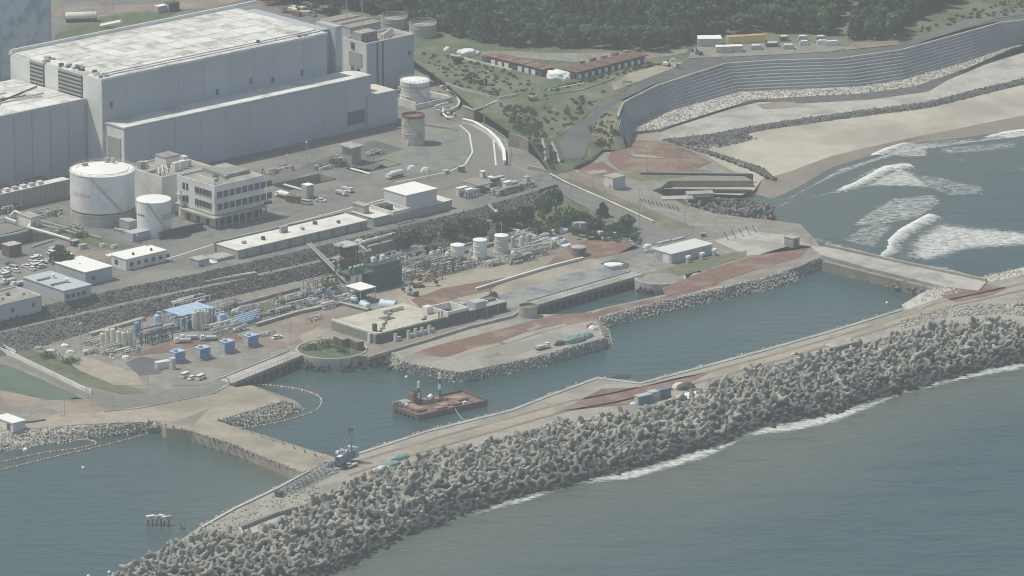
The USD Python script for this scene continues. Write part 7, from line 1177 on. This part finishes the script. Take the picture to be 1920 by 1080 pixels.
# ---------------------------------------------------------------- loose stones
RST = usdkit.material(stage, '/World/Looks/loose_stone', {'o': ('object_info', {}), 'r': ('rgb_ramp', {'ramp': [(0, (0.26, 0.25, 0.215)), (0.5, (0.37, 0.355, 0.305)), (1, (0.50, 0.48, 0.42))]}), 'p': ('principled_bsdf', {'roughness': 0.9, 'specular_ior_level': 0.2})}, [('o.random', 'r.fac'), ('r.color', 'p.base_color')], surface='p.BSDF')
RSTD = usdkit.material(stage, '/World/Looks/loose_dark_stone', {'o': ('object_info', {}), 'r': ('rgb_ramp', {'ramp': [(0, (0.05, 0.05, 0.048)), (0.5, (0.11, 0.108, 0.10)), (1, (0.24, 0.235, 0.215))]}), 'p': ('principled_bsdf', {'roughness': 0.9, 'specular_ior_level': 0.2})}, [('o.random', 'r.fac'), ('r.color', 'p.base_color')], surface='p.BSDF')
def stones(name, label, bands, mat, size):
    T = Thing(name, label, 'stones', kind='stuff'); pi = UsdGeom.PointInstancer.Define(stage, T.path + '/stones'); tagp(pi.GetPrim(), kind='stuff'); pr_ = []
    for k in range(3):
        m = trimesh.creation.icosphere(1); v = m.vertices * (1 + 0.7 * (meshkit.noise(m.vertices * 1.7 + k * 5.1, k)[:, None] - 0.5)) * [1, 0.8, 0.65]; pt = f'{pi.GetPath()}/prototype_{"abc"[k]}'; UsdGeom.Xform.Define(stage, pt); put(pt + '/stone', (v, m.faces), mat); pr_.append(Sdf.Path(pt))
    pi.CreatePrototypesRel().SetTargets(pr_); ps, sc_, oq, ix = [], [], [], []
    for A, Bv, per, sz in bands:
        A, Bv = resample(A, 200), resample(Bv, 200); L = np.linalg.norm(np.diff(A, axis=0), axis=1).sum()
        for _ in range(int(L * per)):
            u = g.uniform(0, 198.99); i = int(u); f_ = u - i; t = g.uniform(0, 1); p = (A[i] * (1 - f_) + A[i + 1] * f_) * (1 - t) + (Bv[i] * (1 - f_) + Bv[i + 1] * f_) * t
            ps.append(Gf.Vec3f(*map(float, p + [g.normal(0, .3), g.normal(0, .3), 0.1]))); s_ = float(sz * g.uniform(0.5, 1.3)); sc_.append(Gf.Vec3f(s_, s_, s_)); oq.append(Gf.Quath(*map(float, rquat(g)))); ix.append(int(g.integers(3)))
    pi.CreatePositionsAttr(ps); pi.CreateScalesAttr(sc_); pi.CreateOrientationsAttr(oq); pi.CreateProtoIndicesAttr(ix); print(name, len(ps))
stones('loose_stones', 'loose grey stones on the banks of the spit, causeway and breakwater', [
    (PP(SPIT_TOP, 3.9), PP(SPIT_WL, -0.3), 22, 0.45), (PP([(-150, 824), (0, 808), (150, 796), (290, 790), (360, 808), (430, 830), (500, 858), (565, 884)], 3.9), PP([(-150, 872), (0, 850), (150, 826), (290, 811), (345, 818), (420, 845), (490, 870), (545, 890)], -0.3), 18, 0.42),
    (PP([(528, 750), (470, 770), (405, 788)], 4), PP([(574, 768), (510, 792), (450, 804)], -0.4), 22, 0.48), (PP(IN_T, 4.5), PP(IN_W, -0.3), 3.0, 0.5), (sb, l2, 9, 0.42), (PP([(378, 985), (440, 960), (520, 925), (590, 890)], 4.6), PP([(400, 998), (450, 1003), (560, 960), (600, 925)], 4.6), 4, 0.4),
    (PP([(1690, 600), (1780, 575), (1880, 570), (1960, 560)], 4.6), PP([(1690, 618), (1760, 596), (1880, 588), (1960, 596)], 4.6), 7, 0.55), (PP([(1735, 545), (1790, 536), (1830, 536)], 4.4), PP([(1722, 570), (1770, 556), (1810, 548)], 4.2), 12, 0.6)], RST, 0.6)
stones('dark_stones', 'dark stones on the terrace slope and along the top of the beach', [(PP(T_PX, ZU), PP(M_PX, 8.2), 7.0, 0.40), (PP(mp2, 8.0), PP(L_PX, ZQ), 11.0, 0.40), (PP([(1240, 262), (1330, 251), (1440, 231), (1590, 210), (1740, 191), (1865, 159), (1920, 147), (2060, 105)], 4.2), l5, 6, 0.5), (PP([(1265, 270), (1340, 290), (1400, 312), (1440, 330)], 2.5), PP([(1300, 280), (1370, 300), (1430, 318), (1450, 336)], 1.6), 16, 1.0), (PP([(1280, 268), (1350, 262), (1400, 255)], 3), PP([(1320, 282), (1370, 276), (1420, 262)], 2), 14, 0.9), (PP([(1300, 395), (1370, 405), (1445, 400)], 2), PP([(1330, 372), (1400, 375), (1450, 388)], 0.2), 8, 0.9)], RSTD, 0.6)

# ---------------------------------------------------------------- surf
FOAM = usdkit.material(stage, '/World/Looks/sea_foam', {'g': ('geometry', {}), 'mp': ('mapping', {'scale': (0.55, 1.3, 1.0), 'rotation': (0, 0, -0.5)}), 'n': ('noise_texture', {'scale': 0.55, 'detail': 6.0, 'roughness': 0.7, 'distortion': 1.0}), 'a': ('attribute', {'attribute': 'foam'}), 'ad': ('math', {'math_type': 'add'}), 'mr': ('map_range', {'from_min': 0.88, 'from_max': 1.22, 'to_min': 0.0, 'to_max': 0.95, 'clamp': True}),
    'd': ('principled_bsdf', {'base_color': (0.70, 0.71, 0.68), 'roughness': 0.9, 'specular_ior_level': 0.1}), 't': ('transparent_bsdf', {}), 'm': ('mix_closure', {})}, [('g.position', 'mp.vector'), ('mp.vector', 'n.vector'), ('n.fac', 'ad.value1'), ('a.fac', 'ad.value2'), ('ad.value', 'mr.value'), ('mr.result', 'm.fac'), ('t.BSDF', 'm.closure1'), ('d.BSDF', 'm.closure2')], surface='m.closure')
def foam(label, px, amt, edge, height=0.25, front=None):
    w = PP(px, 0.0); pol = Polygon(w[:, :2]).buffer(0); x0, y0, x1, y1 = pol.bounds; st_ = max(0.9, (x1 - x0) / 90); xs, ys = np.arange(x0 - 1, x1 + 1, st_), np.arange(y0 - 1, y1 + 1, st_ * 1.2); X, Y = np.meshgrid(xs, ys, indexing='ij'); ok = contains_xy(pol, X, Y); from shapely import distance, points
    dd = distance(points(X.ravel(), Y.ravel()), pol.exterior).reshape(X.shape) * np.where(ok, 1, -1); a = np.clip(dd / edge, -0.6, 1) * amt
    if front is not None:
        fl = cKDTree(dens(PP(front, 0), 1.0)[:, :2]); df = fl.query(np.c_[X.ravel(), Y.ravel()])[0].reshape(X.shape); a = np.maximum(a, np.where(ok, 0.75 - df * 0.07, -1)); h = height * np.exp(-(df / 3.5) ** 2)
    else: h = 0
    a = np.where(ok, a, -0.6); v = np.c_[X.ravel(), Y.ravel(), (0.06 + h + 0.12 * meshkit.fbm(np.stack([X, Y, 0 * X], -1) * 0.5, 3, 2)).ravel()]; m = len(ys)
    f = np.array([(i * m + j, (i + 1) * m + j, (i + 1) * m + j + 1, i * m + j + 1) for i in range(len(xs) - 1) for j in range(m - 1) if ok[i, j] or ok[i + 1, j] or ok[i, j + 1] or ok[i + 1, j + 1]]); f = np.vstack([f[:, [0, 1, 2]], f[:, [0, 2, 3]]]); uq, iv = np.unique(f, return_inverse=True); f = iv.reshape(f.shape)
    me = usdkit.mesh(stage, path('surf_foam'), (v[uq], up(v[uq], f)), FOAM, smooth=False); UsdGeom.PrimvarsAPI(me).CreatePrimvar('foam', Sdf.ValueTypeNames.FloatArray, 'vertex').Set(Vt.FloatArray.FromNumpy(a.ravel()[uq].astype(np.float32))); tagp(me.GetPrim(), label, 'surf', kind='structure')
foam('biggest breaking wave outside the sea wall', [(1646, 486), (1662, 474), (1664, 456), (1686, 434), (1742, 404), (1810, 414), (1930, 424), (1990, 436), (1990, 468), (1900, 474), (1840, 478), (1790, 494), (1740, 502), (1690, 494)], 0.58, 14, 1.6, [(1652, 481), (1665, 471), (1668, 458), (1690, 438), (1744, 409)])
foam('curved breaking wave in front of the beach', [(1555, 364), (1600, 346), (1638, 324), (1660, 312), (1706, 309), (1742, 328), (1780, 356), (1750, 360), (1700, 356), (1640, 356), (1600, 362)], 0.56, 8, 0.9, [(1575, 356), (1605, 346), (1640, 327), (1662, 316), (1700, 312)])
foam('swash at the top of the surf', [(1628, 294), (1668, 274), (1695, 267), (1745, 268), (1745, 294), (1700, 297), (1660, 292)], 0.50, 2.2, 0.5, [(1635, 291), (1668, 277), (1690, 270)])
foam('swash along the wet sand', [(1555, 318), (1590, 298), (1610, 292), (1618, 304), (1590, 306), (1565, 316)], 0.50, 4); foam('swash line on the wet beach', [(1508, 342), (1530, 332), (1560, 318), (1566, 314), (1600, 320), (1570, 322), (1535, 335), (1512, 345)], 0.45, 4); foam('thin foam line toward the sheet piles', [(1440, 396), (1460, 380), (1510, 370), (1560, 358), (1575, 352), (1580, 360), (1540, 370), (1490, 380), (1460, 392)], 0.48, 2.2)
foam('thin old foam between the two waves', [(1570, 430), (1610, 400), (1660, 370), (1760, 360), (1780, 380), (1740, 410), (1660, 425)], 0.47, 4.5); foam('foam streak at the upper right edge', [(1838, 260), (1880, 249), (1960, 238), (1990, 248), (1900, 262)], 0.60, 4, 0.5, [(1845, 257), (1880, 250), (1950, 241)]); foam('swash below the upper beach', [(1700, 272), (1760, 262), (1830, 257), (1845, 262), (1790, 272), (1740, 276)], 0.42, 2.2)
foam('small whitecap right of the curved wave', [(1774, 391), (1796, 383), (1806, 385), (1788, 395)], 0.70, 3); foam('small whitecap above the curved wave', [(1738, 310), (1762, 297), (1770, 300), (1750, 312)], 0.60, 3); foam('long thin whitecap near the right edge', [(1780, 297), (1815, 297), (1822, 306), (1795, 303)], 0.55, 3); foam('whitecap at the right edge', [(1890, 316), (1930, 306), (1940, 326), (1915, 328)], 0.40, 4); foam('foam along the outer face of the sea wall', [(1520, 440), (1560, 452), (1600, 462), (1680, 488), (1660, 490), (1560, 464), (1515, 450)], 0.42, 2.2)
foam('foam at the shore tip by the tetrapods', [(1405, 412), (1440, 398), (1460, 392), (1450, 412), (1425, 422)], 0.50, 4)
_o = np.array(BWS, float); q1 = [(x, y - 9) for x, y in BWS if x > 540]; q2 = [(x, y + 11 + 9 * (0.5 + 0.5 * math.sin(x * 0.021)) + (8 if 1150 < x < 1700 else 0)) for x, y in BWS if x > 540][::-1]
foam('broken white foam along the foot of the tetrapod mound', dens(np.array([(*p, 0) for p in q1]), 30)[:, :2].tolist() + dens(np.array([(*p, 0) for p in q2]), 30)[:, :2].tolist(), 0.60, 6.0)

foam('long swash line from the wet sand up the coast', [(1470, 372), (1520, 344), (1565, 318), (1640, 294), (1690, 276), (1800, 264), (1920, 249), (1990, 238), (1990, 247), (1920, 258), (1800, 273), (1700, 288), (1640, 306), (1570, 332), (1520, 356), (1480, 380)], 0.50, 2.2)
foam('old foam web inside the curved wave', [(1490, 380), (1560, 350), (1620, 315), (1690, 298), (1720, 306), (1640, 330), (1570, 362), (1510, 384)], 0.46, 4.5); foam('old foam web between the sea wall and the big wave', [(1560, 452), (1600, 425), (1660, 410), (1690, 425), (1650, 470), (1600, 462)], 0.43, 4.5); foam('foam trail behind the curved wave', [(1700, 320), (1770, 330), (1860, 350), (1860, 368), (1770, 372), (1720, 350)], 0.43, 4.5); foam('foam washing against the sea wall below the big wave', [(1640, 484), (1700, 492), (1780, 500), (1830, 516), (1800, 516), (1690, 492)], 0.50, 2.2); foam('foam trail of the uppermost swash', [(1745, 275), (1830, 268), (1920, 262), (1920, 280), (1830, 290), (1750, 292)], 0.43, 4.5)

# ---------------------------------------------------------------- barge in the harbour
a, b2, c2 = P(783, 786, 0.6), P(914, 757, 0.6), P(727, 770, 0.6); dl = b2 - a; Lb = np.linalg.norm(dl); ang = math.atan2(dl[1], dl[0]); ux = dl / Lb; uy = np.array([-ux[1], ux[0], 0]); Wb = 15.5
bg = Thing('work_barge', 'rust red work barge with two striped spud poles in the harbour', 'barge', loc=(a[0], a[1], 0)); A = lambda l, w_, z: np.array([a[0], a[1], 0]) + ux * l + uy * w_ + np.array([0, 0, z])
DECKR = M('barge_deck', (0.115, 0.075, 0.062), (0.18, 0.115, 0.092), 0.7, c3=(0.22, 0.16, 0.135), scale3=0.25)
bg.part('hull', B().box(A(Lb / 2, Wb / 2, -0.8), (Lb, Wb, 2.2), ang), DRUST); bg.part('deck', B().box(A(Lb / 2, Wb / 2, 1.41), (Lb - 0.8, Wb - 0.8, 0.12), ang), DECKR)
rb2 = B(); [rb2.box(A(l, w_, 1.4), s_, ang) for l, w_, s_ in ((Lb / 2, 0.25, (Lb, 0.5, 0.7)), (Lb * 0.14, Wb - 0.25, (Lb * 0.28, 0.5, 0.7)), (Lb * 0.83, Wb - 0.25, (Lb * 0.34, 0.5, 1.0)), (0.25, Wb / 2, (0.5, Wb, 0.7)), (Lb - 0.25, Wb / 2, (0.5, Wb, 1.0)))]; bg.part('gunwale', rb2, DRUST)
PALER = M('sun_faded_rust', (0.27, 0.165, 0.13), (0.35, 0.225, 0.18), 0.5)
bg.part('hatch', B().box(A(4.8, 8.5, 1.54), (4.5, 9.5, 0.9), ang), RUST); bg.part('hatch_cover', B().box(A(4.8, 8.2, 2.45), (3.2, 7.0, 0.15), ang), PALER); bg.part('hatch', B().box(A(Lb - 8, 8.5, 1.54), (7, 6, 0.8), ang), RUST); bg.part('hatch_cover', B().box(A(Lb - 8, 8.5, 2.35), (5.2, 4.0, 0.15), ang), PALER)
for k, (l, w_, s1, s2, h, m) in enumerate(((4, 15, 6, 4, 1.4, GREYP), (8.5, 14, 3, 2.6, 4.2, RUST), (9.5, 13.6, 2.4, 2, 5.2, DARK), (12, 12.6, 2, 2, 1.4, GREYP), (14.5, 12, 2.2, 1.8, 2.0, CONCD), (18, 12, 3, 3, 1.0, RUST), (11, 2.2, 3, 2.2, 1.1, PALER), (14, 2.4, 2.2, 1.8, 0.9, RUST), (20, 5, 4, 5, 0.7, RUST), (23.5, 3, 1.2, 1.0, 0.8, TARP), (1.5, 14.5, 2.5, 2, 1.8, DARK), (17, 6, 5, 3, 0.5, PALER))): bg.part('deck_machine', B().box(A(l, w_, 1.54), (s1, s2, h), ang), m)
bg.part('white_tank', B().tube([A(13, 11, 3.4), A(14.8, 11.8, 3.9)], 0.9, 10), WHITE, smooth=50); bg.part('white_bollard', B().lathe(A(3, 11, 2.5), [(0.7, 0), (0.7, 0.7), (0.01, 0.9)], 8), TARP)
for nm_, (l, w_), hh in (('spud', (9.6, 12.5), 10.0), ('spud', (18.5, 11.5), 12.0)):
    sp = bg.part('spud_pole', B().tube([A(l, w_, -2), A(l, w_, hh)], 0.42, 10), DARK, smooth=50)
    for z in ((hh - 2.2, hh + 0.05), (hh - 6.2, hh - 4.0)): bg.part('white_band', B().tube([A(l, w_, z[0]), A(l, w_, z[1])], 0.47, 10), WHITE, under=sp, smooth=50)
for k in range(5): bg.part('fender', B().lathe(A(-0.35, 2.5 + 2.6 * k, -0.2), [(0.4, 0), (0.4, 1.3), (0.01, 1.4)], 7), RUBBER)
bg.part('mooring_line', B().tube([A(17, 0, 1.5), A(15, -5, 0.7), A(14, -9, 0.05)], 0.09, 4), PIPEW)

# floating booms
def boom(label, px, s1=1.5):
    w = dens(np.array([P(x, y, 0.12) for x, y in px]), 0.5); n_ = int(np.linalg.norm(np.diff(w, axis=0), axis=1).sum() / s1); w = resample(w, n_ * 4 + 1); t = Thing('floating_boom', label, 'boom', loc=w[0]); t.part('skirt', B().tube(w[::2], 0.13, 4), DARK)
    for k in range(min(n_, 290)): t.part('float', B().tube([w[4 * k], w[4 * k + 1], w[4 * k + 2], w[4 * k + 3]], [0.22, 0.34, 0.34, 0.22], 6), BUOY if k % 3 else FLOATW)
def smooth(px, n=60):
    from scipy.interpolate import splprep, splev
    tk, _ = splprep(np.array(px, float).T, s=0); return np.array(splev(np.linspace(0, 1, n), tk)).T.tolist()
boom('curved floating boom around the corner of the causeway', smooth([(460, 720), (500, 722), (545, 727), (585, 737), (603, 750), (600, 762), (575, 777), (530, 790), (480, 799), (448, 803)])); boom('outer floating boom across the left basin', smooth([(-30, 888), (40, 872), (140, 848), (220, 829), (290, 808)])); boom('inner floating boom with a hooked end in the left basin', smooth([(-30, 874), (40, 858), (110, 845), (165, 837), (181, 830), (172, 826), (140, 827), (105, 831)]))
# dolphins in the left basin
t = Thing('mooring_dolphin', 'row of white topped mooring piles in the left basin', 'mooring piles', loc=P(298, 985, 0))
for k, (x, y) in enumerate(((278, 985), (286, 984), (294, 985), (302, 983), (308, 986), (317, 985))): c = P(x, y, 0); t.part('pile', B().tube([c - [0, 0, 2], c + [0, 0, 2.2]], 0.3, 6), DARK); t.part('cap', B().box(c + [0, 0, 2.2], (1.5, 1.5, 1.3), 0.4 * k), WHITEW if k % 3 != 2 else GREYP)
t = Thing('leaning_pile', 'dark leaning pile right of the mooring piles', 'pile', loc=P(343, 994, 0)); t.part('pile', B().tube([P(344, 996, -1), P(337, 980, 1.6)], 0.3, 6), DARK); t.part('stub', B().tube([P(344, 996, -1), P(345, 988, 1.0)], 0.35, 6), DARK)
for x, y, m, lab in ((166, 1080, WHITE, 'left white float at the bottom edge'), (205, 1073, WHITE, 'white float beside the tetrapods at the bottom edge'), (156, 877, WHITE, 'small white buoy in the left basin'), (48, 844, TARP, 'white bag below the stones at the left edge'), (762, 707, WHITE, 'small white buoy before the gravel spit'), (1663, 568, WHITE, 'small white buoy at the right end of the pool')): tagp(put(path('buoy'), B().sphere(P(x, y, 0.2), 0.6 if x > 100 else 1.0, 1), m, smooth=True).GetPrim(), lab, 'buoy')
t = Thing('groyne_beam', 'dark beam on the stones of the causeway', 'beam', loc=P(462, 850, 1)); t.part('beam', B().tube([P(456, 858, 0.2), P(470, 840, 3.4)], 0.35, 6), DARK); t.part('foot', B().box(P(456, 859, -0.5), (1, 1, 1)), CONCD)
for k in range(22):
    x, y = (278 + 15.5 * k, 787 + 3.9 * k + 0.08 * k * k) if k < 12 else (410 + 20 * (k - 12), 786 + 7.2 * (k - 12)); tagp(put(path('marker_post'), B().tube([P(x, y, 3.9), P(x, y, 5.1)], 0.25, 5), RUST if k % 2 else DARK).GetPrim(), 'short brown marker post along the edges of the causeway', 'post', 'marker posts on the causeway')

# ---------------------------------------------------------------- things on the breakwater
cc = P(640, 874, 4.5); rot = TH + math.pi + 0.25; cr = Thing('crawler_crane', 'blue grey crawler crane with its lattice boom lowered onto the gravel', 'crane', loc=cc)
hx = np.array([math.cos(rot), math.sin(rot), 0]); hy = np.array([-hx[1], hx[0], 0]); C = lambda f_, s_, z: cc + hx * f_ + hy * s_ + np.array([0, 0, z])
CRB = M('crane_paint', (0.13, 0.165, 0.20), (0.19, 0.225, 0.26), 0.6, rough=0.6)
for s_ in (-2.6, 2.6): cr.part('crawler', B().box(C(0, s_, 0), (8.0, 1.2, 1.5), rot, taper=0.9), DARK)
cr.part('car_body', B().box(C(0, 0, 0.7), (4, 4.2, 1.0), rot), DARK); cr.part('house', B().box(C(-2.2, 0, 1.7), (7.5, 3.4, 3.0), rot), CRB); cr.part('counterweight', B().box(C(-6.8, 0, 1.9), (1.6, 4.6, 3.6), rot), CLAD); cr.part('cab', B().box(C(2.8, 1.4, 1.8), (2.2, 1.6, 2.8), rot, taper=0.9), CRB); cr.part('cab_window', B().box(C(3.95, 1.4, 2.9), (0.1, 1.3, 1.3), rot), DARKW); cr.part('cab_roof', B().box(C(2.8, 1.4, 4.62), (2.1, 1.5, 0.15), rot), WHITE)
for s_ in (-1.2, 1.2): cr.part('gantry_leg', B().tube([C(-4.5, s_, 4.7), C(-6.0, s_ * 0.4, 12.0)], 0.24, 5), CRB); cr.part('gantry_leg', B().tube([C(0.5, s_, 4.7), C(-6.0, s_ * 0.4, 12.0)], 0.18, 5), CRB)
cr.part('gantry_head', B().box(C(-6, 0, 11.6), (1.0, 1.4, 0.9), rot), DARK); cr.part('winch', B().tube([C(-2, -1.4, 5.0), C(-2, 1.4, 5.0)], 0.8, 10), STEEL); cr.part('white_tank', B().box(C(0.4, -1.2, 4.7), (1.4, 1.0, 0.8), rot), WHITE)
root, tip = C(4.0, 0, 2.2), P(523, 926, 5.4); dv = tip - root; LB = np.linalg.norm(dv); bx_ = dv / LB; by = np.cross([0, 0, 1], bx_); by /= np.linalg.norm(by); bz = np.cross(bx_, by)
K = lambda f_, s_, z: root + bx_ * LB * f_ + by * s_ + bz * z
def wd_(f_): return 1.25 * min(1, 0.35 + f_ * 6, 0.3 + (1 - f_) * 7)
fs = np.linspace(0, 1, 27)
for s_ in (-1, 1):
    for z in (-1, 1): cr.part('boom_chord', B().tube([K(f_, s_ * wd_(f_), z * wd_(f_)) for f_ in fs], 0.17, 5), CRB)
lb = B()
for i in range(26):
    f0, f1 = fs[i], fs[i + 1]; u = 1 if i % 2 else -1
    for (s0, z0), (s1, z1) in (((-1, u), (-1, -u)), ((1, u), (1, -u)), ((u, -1), (-u, -1)), ((u, 1), (-u, 1))): lb.tube([K(f0, s0 * wd_(f0), z0 * wd_(f0)), K(f1, s1 * wd_(f1), z1 * wd_(f1))], 0.10, 4, caps=False)
cr.part('boom_lacing', lb, CRB, kind='stuff'); cr.part('boom_head', B().box(tip - [0, 0, 1.0], (2.4, 2.2, 2.0), math.atan2(bx_[1], bx_[0])), DARK); [cr.part('pendant', B().tube([C(-6, s_, 12), K(0.55, s_, 1.6), K(0.97, s_, 1.4)], 0.06, 4), DARK) for s_ in (-0.8, 0.8)]
for k, (x, y, s1, s2, h, m, lab) in enumerate(((730, 872, 10, 4, 1.3, TEAL, 'left teal net heap on the breakwater'), (748, 860, 9, 4, 1.5, TEAL, 'right teal net heap on the breakwater'), (715, 880, 8, 4, 1.0, PALEB, 'pale blue sheet below the left teal heap'), (622, 888, 6, 3, 0.6, GREYP, 'grey flat heap below the crane boom'), (1075, 640, 12, 5, 2.6, TEAL, 'big teal tarpaulin heap on the gravel spit'), (1050, 646, 6, 3, 1.6, DGREEN, 'dark green heap left of the big teal one'), (1098, 632, 7, 4, 1.8, TEAL, 'right end of the teal tarpaulin heaps on the spit'), (1112, 618, 4, 3, 1.6, TARP, 'white bags right of the teal heaps'), (1108, 614, 4, 3, 1.5, RUST, 'red heap behind the white bags'), (1290, 745, 14, 6, 1.4, TARP, 'long pale rubble heap beside the blue containers'), (1265, 752, 9, 4, 1.2, RIPW, 'pale rubble left end beside the blue containers'), (1272, 726, 6, 4, 1.6, CREAM, 'cream heap at the end of the red soil'), (1285, 728, 8, 5, 2.2, DARK, 'dark brush heap behind the pale rubble'), (1300, 736, 6, 4, 1.6, GRASSY, 'brown brush heap behind the pale rubble'), (1188, 758, 3, 2, 0.9, TARP, 'small white scrap left of the blue containers'), (1215, 766, 9, 4, 0.9, TEAL, 'teal sheet below the blue containers'))): heap('covered_heap', lab, 'heap', P(x, y, 4.5 if y > 700 else 3.9), s1, s2, h, m, 120 + k, 0.75)
SLATE = M('slate_blue_paint', (0.11, 0.15, 0.21), (0.15, 0.19, 0.25), 0.5)
container('blue_container', 'left blue container on the breakwater', P(1206, 756, 4.5), 6.2, 3, 3.2, SLATE, TH - 0.1, CLAD); container('blue_container', 'middle grey blue container on the breakwater', P(1225, 749, 4.5), 4.2, 3, 3.2, CLAD, TH - 0.1, CLAD2); container('blue_container', 'right dark blue container on the breakwater', P(1243, 745, 4.5), 5.2, 3, 3.4, CARD, TH - 0.1, SLATE)
for k, (pts, lab) in enumerate((([(1052, 742), (1078, 734), (1106, 724)], 'upper dark pontoon frame on the harbour side of the breakwater'), ([(1060, 748), (1094, 740)], 'lower dark pontoon frame on the harbour side of the breakwater'), ([(1126, 717), (1150, 708), (1180, 706)], 'dark timber row at the bulge of the breakwater'))):
    w = PP(pts, 2.6); t = Thing('pontoon', lab, 'pontoon', loc=w[0]); t.part('beam', B().tube(w, 0.5, 4), DARK); t.part('beam', B().tube(w + [1.5, 1.8, 0], 0.4, 4), DARK); [t.part('cross_beam', B().tube([q, q + [1.5, 1.8, 0]], 0.25, 4), CONCD) for q in dens(w, 3)]
t = Thing('caisson_wall', 'open concrete caisson at the left end of the tetrapod mound', 'wall', loc=P(450, 1000, 4)); q = [P(449, 990, 6), P(520, 962, 6), P(558, 952, 6)]; t.part('rear_wall', ribbon_wall(B(), dens(np.array(q), 2), 0.9, 1, 6.5), CONCD); t.part('left_wall', ribbon_wall(B(), dens(np.array([P(449, 990, 6), P(458, 1008, 6)]), 2), 0.9, 1, 6.5), CONC); t.part('floor', B().prism(np.array([P(450, 995, 4)[:2], P(525, 970, 4)[:2], P(548, 976, 4)[:2], P(470, 1010, 4)[:2]]), 2, 5.2), CONC); t.part('divider', B().tube([P(463, 985, 4), P(463, 985, 8)], 0.3, 5), CONC); t.part('front_wall', ribbon_wall(B(), dens(np.array([P(458, 1012, 5), P(520, 992, 5), P(562, 972, 5)]), 2), 0.7, 2, 5.9), CONCD)
t = Thing('caisson_wall', 'dark concrete wall standing among the tetrapods', 'wall', loc=P(1590, 650, 5)); n = P(1565, 646, 9); t.part('wall', fb(B(), P(1566, 652, 8.5), 0, 13.5, 0, 1.2, 3, 8.5), CONCD); t.part('cap', fb(B(), P(1566, 652, 8.5), -0.1, 13.6, 1.21, 6, 7.9, 8.4), CONC); [t.part('gate_post', B().tube([P(x, 660, 4.5), P(x, 660, 9.6)], 0.3, 5), PIPEW) for x in (1556, 1563)]; t.part('gate_rail', B().tube([P(1556, 660, 9), P(1563, 660, 9)], 0.2, 5), PIPEW)
for x, y, lab in ((1490, 664, 'white plank on the breakwater road edge'), (1912, 572, 'dark bent pipe at the right edge of the breakwater')): t = Thing('scrap_plank', lab, 'plank', loc=P(x, y, 4.6)); t.part('plank', B().box(P(x, y, 4.6), (3, 0.9, 0.4), 0.6), WHITEW if x < 1500 else DARK); t.part('block', B().box(P(x + 3, y + 1, 4.6), (0.8, 0.8, 0.9), 0.2), CONCD)

wall_line('edge_kerb', [(x, y + 4, 4.5) for x, y in IN_T if 640 < x < 1720], 0.3, 1.3, CONC, 'pale concrete kerb along the harbour edge of the breakwater', cat='kerb', step=6)
wall_line('edge_kerb', [(x, y + 5, 4.5) for x, y in IN_T if x < 600], 0.5, 1.0, RIPW, 'rough pale kerb along the basin edge of the breakwater', cat='kerb', step=6)
for k, (px_, m, lab) in enumerate((([(845, 668), (880, 655), (935, 642), (940, 646), (890, 660), (855, 672)], SAND, 'left pale wheel streak on the red soil of the spit'), ([(940, 640), (990, 622), (1060, 606), (1064, 610), (1000, 627), (950, 645)], GRAVEL, 'right pale wheel streak on the red soil of the spit'), ([(905, 668), (935, 660), (940, 664), (915, 672)], BROWN, 'dark hollow on the gravel of the spit'), ([(985, 618), (1010, 608), (1018, 612), (995, 622)], BROWN, 'dark blotch on the red soil of the spit'))): patch('wheel_streak', px_, 3.9, m, lab, 4 + k)
for k, (px_, z_, m, lab) in enumerate((([(1180, 288), (1230, 292), (1245, 297), (1190, 294)], 5.9, SAND, 'pale orange streak on the red soil mound'), ([(1090, 322), (1135, 318), (1140, 323), (1098, 328)], 4.06, SAND, 'pale streak on the red soil yard behind the hut'), ([(1420, 196), (1480, 188), (1498, 196), (1470, 203), (1430, 204)], 4.12, BROWN, 'brown weed drift on the beach track'))): patch('ground_streak', px_, z_, m, lab, 2)
# ---------------------------------------------------------------- haze
hb = B(); x0, x1, y0, y1, z0, z1 = -11000, 11000, -8000, 11000, -6.0, CAM[2] + 40
hb.box(((x0 + x1) / 2, (y0 + y1) / 2, z0), (x1 - x0, y1 - y0, z1 - z0))
hz = usdkit.material(stage, '/World/Looks/haze_air', {'v': ('principled_volume', {'color': (0.87, 0.93, 0.90), 'density': HAZE, 'anisotropy': 0.2})}, volume='v.volume')
m = put(path('haze'), hb, hz); tagp(m.GetPrim(), 'thin pale sea haze over the whole coast', 'haze', kind='stuff')
